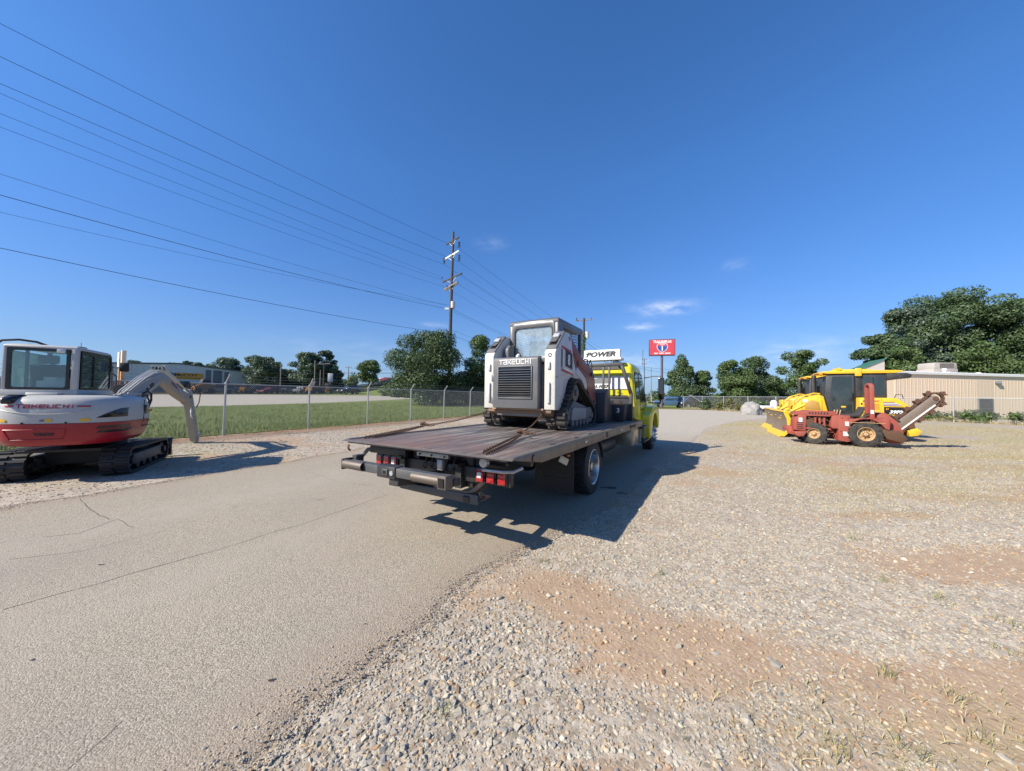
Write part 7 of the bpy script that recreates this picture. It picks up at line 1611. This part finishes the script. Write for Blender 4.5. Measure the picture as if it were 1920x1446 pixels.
# local: x along the facade towards the viewer's left (0..30), y = left normal; facade faces +y or -y
lx = Vector((-bd.x, -bd.y)); ly = Vector((-lx.y, lx.x)); fy = 1 if ly.dot(bn_) > 0 else -1
def Wh(g, name, m, **k): return g.make(name, M[m], k.pop('parent', wx), **k)
EV, PK, LW = 6.2, 7.35, 30.5
roofp = [(-.05, 0), (LW, 0), (LW, EV), (LW/2, PK), (-.05, EV)]
Wh(G().prism(roofp, 'y', -fy*50, -fy*.05) if fy > 0 else G().prism(roofp, 'y', .05, 50), 'wall', 'mcwall')
pg = [(x, min(EV+(PK-EV)*(1-abs(x-LW/2)/(LW/2)), 99)) for x in np.arange(0, LW, 1.0)]
for i, x in enumerate(np.arange(0, LW-.4, 1.0)):
    z0 = EV+(PK-EV)*(1-abs(x-LW/2)/(LW/2)); z1 = EV+(PK-EV)*(1-abs(x+.97-LW/2)/(LW/2)); Wh(G().prism([(x, 0), (x+.97, 0), (x+.97, z1), (x, z0)], 'y', min(0, -fy*.05), max(0, -fy*.05)), 'cladding_panel', 'mcwall')
for s0, s1 in (((-.3, EV+.05), (LW/2, PK+.1)), ((LW/2, PK+.1), (LW+.3, EV+.05))): Wh(G().prism([s0, s1, (s1[0], s1[1]+.22), (s0[0], s0[1]+.22)], 'y', min(fy*.25, -fy*50), max(fy*.25, -fy*50)), 'roof', 'mcroof')
def fx(px):   # facade coordinate for an image column
    r = (px-960)/655.0; s = (r*A_.y-A_.x)/(lx.x-r*lx.y); return s
def fz(px, py):
    s = fx(px); P_ = A_+lx*s; return atY(px, py, P_.y).z-1.42
for (a, b, tp, nm, m) in ((384.5, 395, 694, 'tall_door', 'mcdoor'), (399, 415.5, 695, 'roller_door', 'mcdoor'), (420, 428, 698, 'tall_door', 'mcdoor')):
    x0, x1 = sorted((fx(a), fx(b))); zt = fz((a+b)/2, tp); d = Wh(G().box(x0, x1, min(fy*.02, fy*.08), max(fy*.02, fy*.08), 0, zt), nm, m)
    for k in range(1, 6): G().box(x0, x1, min(fy*.08, fy*.1), max(fy*.08, fy*.1), zt*k/6, zt*k/6+.05).make('door_slat', M['mcroof'], d)
x0, x1 = sorted((fx(326), fx(379.5))); z0, z1 = fz(352, 711), fz(352, 700)
bnr = Wh(G().box(x0, x1, min(fy*.06, fy*.14), max(fy*.06, fy*.14), z0, z1), 'banner', 'mcorange')
rt = Vector((-fy if False else 0, 0, 0)); rdir = (-1, 0, 0) if fy > 0 else (1, 0, 0)
rdir = (-1, 0, 0)
text('banner_lettering', 'McCOY', (z1-z0)*.62, M['letterblack'], bnr, (fx(348), fy*.16, (z0+z1)/2+.22), rdir, (0, 0, 1), bold=.03, sx=1.5)
text('banner_lettering', 'CONSTRUCTION & FORESTRY', (z1-z0)*.22, M['letterblack'], bnr, (fx(352), fy*.16, z0+.25), rdir, (0, 0, 1), bold=.004, sx=1.2)
x0, x1 = sorted((fx(314.5), fx(324))); Wh(G().box(x0, x1, min(fy*.06, fy*.14), max(fy*.06, fy*.14), z0, z1), 'emblem_panel', 'signwhite')
xm = (x0+x1)/2; Wh(G().lathe([(.001, fy*.15), (.75, fy*.155), (.75, fy*.14)], (xm, 0, (z0+z1)/2), (0, 1, 0), 20), 'emblem', 'signframe')

# ------------------------------------------------------------------ tan building on the right
TL, TR_ = Vector((36.3, 33.1)), Vector((58.0, 36.6)); td = (TR_-TL).normalized(); tb_ = thing('tan_metal_building', 'long tan metal clad building with white roof trim behind the right fence', 'building', (TL.x, TL.y, 0), math.atan2(td.y, td.x))
LT = (TR_-TL).length; HT = 4.12
def Tb(g, name, m, **k): return g.make(name, M[m], k.pop('parent', tb_), **k)
Tb(G().prism([(0, .06), (LT, .06), (LT, 12), (9, 12), (4.2, 4.2)], 'z', 0, HT), 'wall', 'tan')
wpx = lambda px: (((px-960)/655.0)*TL.y-TL.x)/(td.x-((px-960)/655.0)*td.y)
wz = lambda px, py: atY(px, py, TL.y+td.y*wpx(px)).z
w0, w1 = wpx(1836), wpx(1861.5); zs, zt = wz(1848, 783), wz(1848, 749)
pn = None; x = 0.0
while x < LT-.1:
    xa, xb = x, x+.425
    if xb < w0-.05 or xa > w1+.05:
        if pn is None: pn = G().prism([(0, 0), (.425, 0), (.425, .035), (.405, .044), (.375, .044), (.355, .035), (.22, .035), (.21, .04), (.19, .04), (.18, .035), (0, .03)], 'z', 0, HT-.02).xf(Matrix.Translation((0, .06, 0)) @ Matrix.Scale(-1, 4, (0, 1, 0))).make('cladding_panel', M['tan'], tb_); o = pn
        else: o = bpy.data.objects.new('cladding_panel', pn.data); COL.objects.link(o); o.parent = tb_
        o.location = (xa, 0, 0)
    else: Tb(G().box(xa, xb-.01, .02, .06, zt+.06, HT-.02), 'cladding_panel', 'tan'); Tb(G().box(xa, xb-.01, .02, .06, 0, zs-.05), 'cladding_panel', 'tan')
    x += .437
Tb(G().prism([(-.12, HT), (-.12, HT+.22), (0, HT+.28), (.3, HT+.28), (.3, HT)], 'x', -.2, LT), 'gutter', 'whitetrim')
Tb(G().prism([(-.05, .31), (LT, .31), (LT, 12.2), (8.9, 12.2), (4.1, 4.4)], 'z', HT+.05, HT+.20), 'roof', 'whitetrim')
wnd = Tb(G().box(w0, w1, .0, .055, zs, zt), 'window', 'blackgloss')
for (a, b, c, d) in ((w0-.06, w1+.06, zt, zt+.08), (w0-.06, w1+.06, zs-.06, zs), (w0-.06, w0, zs, zt), (w1, w1+.06, zs, zt)): G().box(a, b, -.03, .05, c, d).make('frame', M['mcroof'], wnd)
G().box(w0, w1, -.012, -.002, (zs+zt)/2-.04, (zs+zt)/2).make('sash', M['mcroof'], wnd)
lx0 = wpx(1871); lz = wz(1871, 717.5); lp_ = Tb(G().box(lx0-.28, lx0+.28, -.2, .01, lz-.13, lz+.12), 'wall_light', 'mcroof', bev=.03); G().box(lx0-.24, lx0+.24, -.215, -.20, lz-.09, lz+.06).make('lens', M['clearlens'], lp_)
hv = thing('rooftop_unit', 'boxy grey ventilation unit sitting on the roof of the tan building', 'air conditioner', (atY(1756, 690, 36.6).x, 36.6, HT+.20), math.atan2(td.y, td.x)+R(-12)); hv.scale = (.9, .9, .92)
G().box(-1.32, 1.32, -.9, .9, .1, .62).make('lower_case', M['hvac'], hv, bev=.03); G().prism([(-1.2, .62), (1.28, .62), (1.22, 1.22), (1.08, 1.32), (-1.08, 1.32), (-1.2, 1.2)], 'y', -.88, .88).make('upper_case', M['hvac'], hv, bev=.03)
g = G()
for k in range(16): g.box(-.62+.097*k, -.56+.097*k, -.90, -.882, .72, 1.24)
each(g, 'grille_slat', M['hvacdark'], hv); G().box(.1, .45, -.91, -.90, .16, .30).make('data_plate', M['signwhite'], hv); G().box(1.28, 1.42, -.5, .5, .5, 1.1).make('side_duct', M['whitetrim'], hv, bev=.02)
def rp_(px, lab, H, r, cap):
    t = thing('roof_vent', lab, 'vent', (TL.x+td.x*wpx(px), TL.y+td.y*wpx(px)+1.0, HT+.2), 0, 'vents on the roof of the tan building'); G().cyl((0, 0, 0), (0, 0, H), r, n=12).make('vent_pipe', M['whitetrim'], t); G().lathe([(.001, H+.16), (cap*.7, H+.13), (cap, H), (cap, H-.04), (.001, H-.05)], (0, 0, 0), (0, 0, 1), 12).make('vent_cap', M['whitetrim'], t)
rp_(1796, 'slim white vent pipe right of the rooftop unit', .42, .12, .2); rp_(1861, 'low white roof cap near the right end of the roof', .10, .18, .26)
# small building with a green roof behind
gb = atY(1640, 700, 47); gh = thing('small_building', 'small grey gable with a green roof peeking out behind the bulldozers', 'building', (gb.x, gb.y, 0), R(-25)); z1 = atY(1650, 674, 47).z
G().prism([(-1.2, 0), (1.0, 0), (1.0, z1), (-1.2, z1-1.15)], 'y', 0, 4).make('wall', M['hvac'], gh); G().prism([(-1.5, z1-1.36), (1.15, z1+.02), (1.15, z1+.12), (-1.5, z1-1.26)], 'y', -.2, 4.3).make('roof', M['greenroof'], gh)
rb = atY(1434, 740, 70); rh = thing('red_roof_house', 'house with a red roof half hidden among the trees', 'house', (rb.x, rb.y, 0), R(10)); zt = atY(1434, 733, 70).z
G().box(-2.2, 2.2, 0, 5, 0, zt-.8).make('wall', M['tan'], rh); G().prism([(-2.6, zt-.95), (-1.6, zt), (1.0, zt-.25), (2.7, zt-.9)], 'y', -.4, 5.4).make('roof', M['redroof'], rh)
hb = atY(735, 704, 128); hh_ = thing('hilltop_building', 'small white building with a red trim on the hilltop beside the bushy tree', 'building', (hb.x, hb.y, HF(hb.x, hb.y)), R(20)); G().box(-2.5, 6, 0, 6, 0, 3.2).make('wall', M['whitetrim'], hh_); G().box(-2.8, 6.2, -.3, 6.2, 3.2, 3.6).make('roof', M['redroof'], hh_)

# ------------------------------------------------------------------ boulder, hydrant, white tank
def rock(name, label, loc, sx, sy, sz, seed, m):
    me = bpy.data.meshes.new(name); bm = bmesh.new(); bmesh.ops.create_icosphere(bm, subdivisions=4, radius=1)
    for v in bm.verts:
        p = v.co.copy(); k = 1+.30*mnoise.noise(p*1.1+Vector((seed, 0, 0)))+.12*mnoise.noise(p*2.6+Vector((0, seed, 0)))+.05*mnoise.noise(p*7); v.co = Vector((p.x*sx*k, p.y*sy*k, max(-.05, p.z*k*.95+.18)*sz))
    bm.to_mesh(me); bm.free(); me.materials.append(M[m]); me.polygons.foreach_set('use_smooth', [True]*len(me.polygons)); me.set_sharp_from_angle(angle=R(25)); o = bpy.data.objects.new(name, me); COL.objects.link(o); o.location = loc; return tag(o, label, 'boulder')
t = NT('boulder_rock'); p = t.co(); n1 = t.noise(p, 2.5, 8, .7); t.base(t.mix(t.rng(n1, .35, .7), rgb(.20, .195, .19), rgb(.36, .34, .31))); t.rough(.9); t.bump(n1, .7, .12); M['rock'] = t.m
bp = atz(1408, 778, 0); rock('boulder', 'large grey boulder behind the bulldozer blades', (bp.x, bp.y, 0), .95, .8, 1.10, 4, 'rock')
hp_ = atz(1340, 768.5, 0); hy = thing('fire_hydrant', 'faded orange hydrant standing at the far fence', 'hydrant', (hp_.x, hp_.y, 0)); G().lathe([(.26, 0), (.26, .08), (.17, .1), (.17, .75), (.24, .78), (.24, .84), (.16, .9), (.08, 1.02), (.001, 1.06)], (0, 0, 0), (0, 0, 1), 18).make('barrel', M['orangecone'], hy)
for y in (-1, 1): G().cyl((.0, y*.1, .58), (0, y*.3, .58), .09, n=12).make('outlet_cap', M['orangecone'], hy)
G().cyl((-.1, 0, .55), (-.3, 0, .55), .11, n=12).make('pumper_cap', M['orangecone'], hy)
wt = atz(1451, 776, 0); wk = thing('white_tank', 'white tank standing behind the blades of the bulldozers', 'tank', (wt.x, wt.y, 0)); G().lathe([(.001, 0), (.3, .0), (.32, .1), (.32, 1.2), (.2, 1.4), (.001, 1.45)], (0, 0, 0), (0, 0, 1), 18).make('tank_shell', M['signwhite'], wk); G().box(-1.5, -.25, -.3, .3, .5, .85).make('white_box', M['signwhite'], wk, bev=.03)

# ------------------------------------------------------------------ cars
def car(name, label, cat, x, y, rz, kind, m, group=None, z=None, s=1.0):
    """x forward; kinds: suv, pickup, sedan, van"""
    z = HF(x, y)+.02 if z is None else z; t = thing(name, label, cat, (x, y, z), rz, group); t.scale = (s, s, s)
    prof = {'suv': ([(-2.35, .45), (-2.4, .95), (-2.3, 1.15), (2.0, 1.12), (2.35, .95), (2.4, .45)], [(-2.25, 1.13), (-1.95, 1.72), (.55, 1.78), (1.15, 1.13)]),
            'sedan': ([(-2.25, .4), (-2.3, .8), (-2.1, .98), (1.2, .95), (2.1, .78), (2.3, .6), (2.3, .35)], [(-1.7, .96), (-1.1, 1.38), (.1, 1.42), (.95, .96)]),
            'pickup': ([(-2.7, .5), (-2.75, 1.15), (.9, 1.2), (2.3, 1.12), (2.65, .95), (2.7, .5)], [(-.75, 1.18), (-.65, 1.82), (.75, 1.85), (1.35, 1.18)]),
            'van': ([(-2.3, .4), (-2.3, 1.1), (1.7, 1.1), (2.3, .9), (2.35, .4)], [(-2.28, 1.1), (-2.2, 1.95), (.9, 1.95), (1.7, 1.1)])}[kind]
    lo, hi = prof; wb = {'suv': 1.42, 'sedan': 1.35, 'pickup': 1.7, 'van': 1.4}[kind]; r = .38 if kind != 'sedan' else .32; wh_ = .92
    g = G(); pts = list(lo); bt = [(wb+r*1.25*math.cos(a), .42+r*1.25*math.sin(a)) for a in np.linspace(R(0), R(180), 8)]+[(-wb+r*1.25*math.cos(a), .42+r*1.25*math.sin(a)) for a in np.linspace(R(0), R(180), 8)]
    pts = pts+bt; g.prism(pts, 'y', -wh_, wh_).make('body', M[m], t, bev=.05)
    n = len(hi); vs = [(x_, (-wh_+.04) if z_ < 1.3 and i in (0, n-1) else -wh_+.16, z_) for i, (x_, z_) in enumerate(hi)]+[(x_, (wh_-.04) if z_ < 1.3 and i in (0, n-1) else wh_-.16, z_) for i, (x_, z_) in enumerate(hi)]
    G().add(vs, [tuple(range(n)), tuple(range(2*n-1, n-1, -1))]+[(i, n+i, n+(i+1) % n, (i+1) % n) for i in range(n)]).make('cabin', M[m], t, bev=.04)
    zb, zt_ = hi[0][1]+.03, hi[1][1]-.12; xr = hi[1][0]+.08; xf_ = hi[2][0]
    for sg in (-1, 1):
        xs = np.linspace(xr, xf_+.15, 3 if kind != 'pickup' else 3)
        for a, b in zip(xs[:-1], xs[1:]):
            w = G(); 
            for yy_ in (0,): w.add([(a+.05, sg*(wh_-.03), zb), (b-.02+(.2 if b == xs[-1] else 0), sg*(wh_-.03), zb), (b-.05-(.1 if b == xs[-1] else 0), sg*(wh_-.135), zt_), (a+.05, sg*(wh_-.135), zt_)], [(0, 1, 2, 3)])
            w.make('side_window', M['glassdoz'], t)
    G().add([(hi[3][0]+.01, -.72, zb), (hi[3][0]+.01, .72, zb), (hi[2][0]+.06, .66, zt_+.03), (hi[2][0]+.06, -.66, zt_+.03)], [(0, 1, 2, 3)]).make('windscreen', M['glassdoz'], t)
    G().add([(hi[0][0]-.0, -.72, zb), (hi[0][0]-.0, .72, zb), (hi[1][0]-.03, .66, zt_), (hi[1][0]-.03, -.66, zt_)], [(0, 1, 2, 3)]).make('rear_window', M['glassdoz'], t)
    for sx in (-wb, wb):
        for sg in (-1, 1):
            w = bpy.data.objects.new('wheel', None); COL.objects.link(w); w.parent = t; w.location = (sx, sg*(wh_-.12), r)
            G().lathe([(r*.6, -.11), (r*.95, -.11), (r, -.08), (r, .08), (r*.95, .11), (r*.6, .11)], (0, 0, 0), (0, 1, 0), 20, closed=True).make('tyre', M['rubber'], w); G().lathe([(.001, sg*.09), (r*.3, sg*.1), (r*.62, sg*.07), (r*.62, -sg*.1)], (0, 0, 0), (0, 1, 0), 16).make('rim', M['carsilver'], w)
    for sg in (-1, 1):
        G().box(lo[-1][0]-.06, lo[-1][0]+.02, sg*.7-.16, sg*.7+.16, .72, .88).make('headlight', M['signwhite'], t); G().box(lo[0][0]-.06, lo[0][0]+.03, sg*.74-.1, sg*.74+.1, .75, .98).make('tail_light', M['taillight'], t)
    return t
sp = lot(655, fw-4.5); st_ang = math.atan2(-FD.y, -FD.x)
pk = car('black_pickup', 'black pickup with a cap driving left along the far street', 'pickup truck', *sp, st_ang, 'suv', 'carblack', s=1.12)
for i, (px, w, kd, m, lab, off) in enumerate(((412, 71, 'van', 'carwhite', 'white van parked behind the dark mesh fence below the roller doors', .0), (505, 70, 'sedan', 'carred', 'red car parked behind the dark mesh fence', .3), (566, 72, 'suv', 'carwhite', 'white car parked behind the dark mesh fence left of the leaning pole', .5),
        (480, 73, 'suv', 'carblack', 'dark car parked behind the dark mesh fence left of the red car', .2), (535, 74, 'sedan', 'carsilver', 'silver car parked behind the dark mesh fence', .2), (246, 72, 'van', 'carwhite', 'white van behind the orange mast', .2))):
    car('parked_car', lab, 'car', *lot(px, w), st_ang+off, kd, m, 'cars parked across the street')
for i, (px, lab, m) in enumerate(((705, 'grey car parked on the hilltop, left of the other', 'carsilver'), (717, 'red car parked on the hilltop, beside the bushy tree', 'carred'))):
    p = atY(px, 701, 116); car('parked_car', lab, 'car', p.x, p.y, R(175), 'suv', m, 'cars on the hilltop', s=.9)
p = atY(731, 738, 100); car('parked_car', 'white car at the far kerb left of the bushy tree', 'car', *lot(731, 66.5+2), st_ang, 'sedan', 'carwhite', 'cars parked across the street')
p = atY(872, 738, 95); car('parked_car', 'white pickup seen past the bushy tree, left of the loader', 'car', p.x, p.y, R(190), 'pickup', 'carwhite', 'cars parked across the street')
p = atY(1256, 760, 55); car('parked_car', 'blue grey sport utility car behind the far fence right of the sign pole', 'car', p.x, p.y, R(165), 'suv', 'carblue', 'cars behind the far fence', z=0)
p = atY(1303, 760, 54); car('parked_car', 'dark van parked in the tree shade behind the far fence', 'car', p.x, p.y, R(178), 'van', 'carblack', 'cars behind the far fence', z=0)
# boat-like light ramp beside the dark van
p = atY(1318, 745, 53); bt = thing('loading_ramp', 'pale tilted ramp leaning beside the dark van behind the far fence', 'ramp', (p.x, p.y, 0)); G().bar((-2.0, 0, 2.0), (-.6, 0, 1.1), .5, .1).make('ramp_plate', M['galv'], bt); G().bar((-.6, 0, 1.1), (.3, 0, 1.0), .5, .08).make('ramp_lip', M['whitetrim'], bt); G().bar((-1.8, 0, 1.9), (-.5, 0, .0), .08, .08).make('ramp_leg', M['black'], bt)
# orange machines and the lift mast across the street
def orange_machine(label, px, w, s=1.0, ang=0):
    x, y = lot(px, w); t = thing('compact_machine', label, 'machine', (x, y, HF(x, y)), st_ang+ang, 'orange machines parked across the street'); t.scale = (s, s, s)
    G().prism([(-1.4, .5), (-1.4, 1.4), (-.6, 1.6), (.2, 1.5), (1.1, 1.2), (1.3, .5)], 'y', -.7, .7).make('body', M['mcorange'], t, bev=.08)
    for (x_, z_) in ((-.5, 0),): G().prism([(-.9, 1.5), (-.8, 2.3), (.1, 2.3), (.4, 1.45)], 'y', -.5, .5).make('cab', M['interior'], t, bev=.05)
    for sx in (-.8, .8):
        for sg in (-.8, .8): G().lathe([(.001, -.14), (.42, -.14), (.45, 0), (.42, .14), (.001, .14)], (sx, sg, .45), (0, 1, 0), 18).make('wheel', M['rubber'], t)
    G().bar((1.0, 0, 1.0), (2.0, 0, .3), .2, .2).make('boom', M['mcorange'], t)
    return t
orange_machine('orange machine behind the fence below the warehouse banner', 380, 71, 1.25); orange_machine('small orange machine behind the fence, farther right than the white van', 458, 70, .95, .6); orange_machine('orange machine right of the leaning service pole', 588, 70, 1.35, .3); orange_machine('square orange machine left of the black pickup', 614, 69, 1.15, .8)
x, y = lot(226, 68); ms = thing('lift_mast', 'tall orange and white lift mast rising beyond the excavator cab', 'lift mast', (x, y, HF(x, y)), st_ang+R(90)); Hm = atY(228, 658, y).z-HF(x, y)
for sx in (-.55, .55): G().box(sx-.17, sx+.17, -.2, .2, .3, Hm*.92).make('mast_rail', M['mastorange'] if 'mastorange' in M else paint('pale_orange_mast', (.52, .30, .14), .5, dirt=.2), ms)
G().box(-1.05, -.35, -.22, .22, Hm*.62, Hm*.97).make('carriage_plate', M['signwhite'], ms); G().box(.5, 1.0, -.25, .25, Hm*.5, Hm).make('inner_mast', M['dwred'] if False else M['tan'], ms)
for z in (.3, .5, .75): G().box(-.6, .6, -.1, .1, Hm*z, Hm*z+.2).make('cross_bar', M['screen'], ms)
G().box(-1.3, 1.3, -1.5, .6, .3, 1.5).make('base', M['mcorange'], ms, bev=.1)
wsg = lot(619, 69.5); t = thing('small_sign', 'small pale upright sign across the street left of the black pickup', 'sign', (*wsg, HF(*wsg)), R(20)); G().cyl((0, 0, 0), (0, 0, 3), .08, n=8).make('sign_post', M['galv'], t); G().box(-.6, .6, -.1, .1, 3.0, 5.2).make('sign_face', M['transformer'], t, bev=.03)
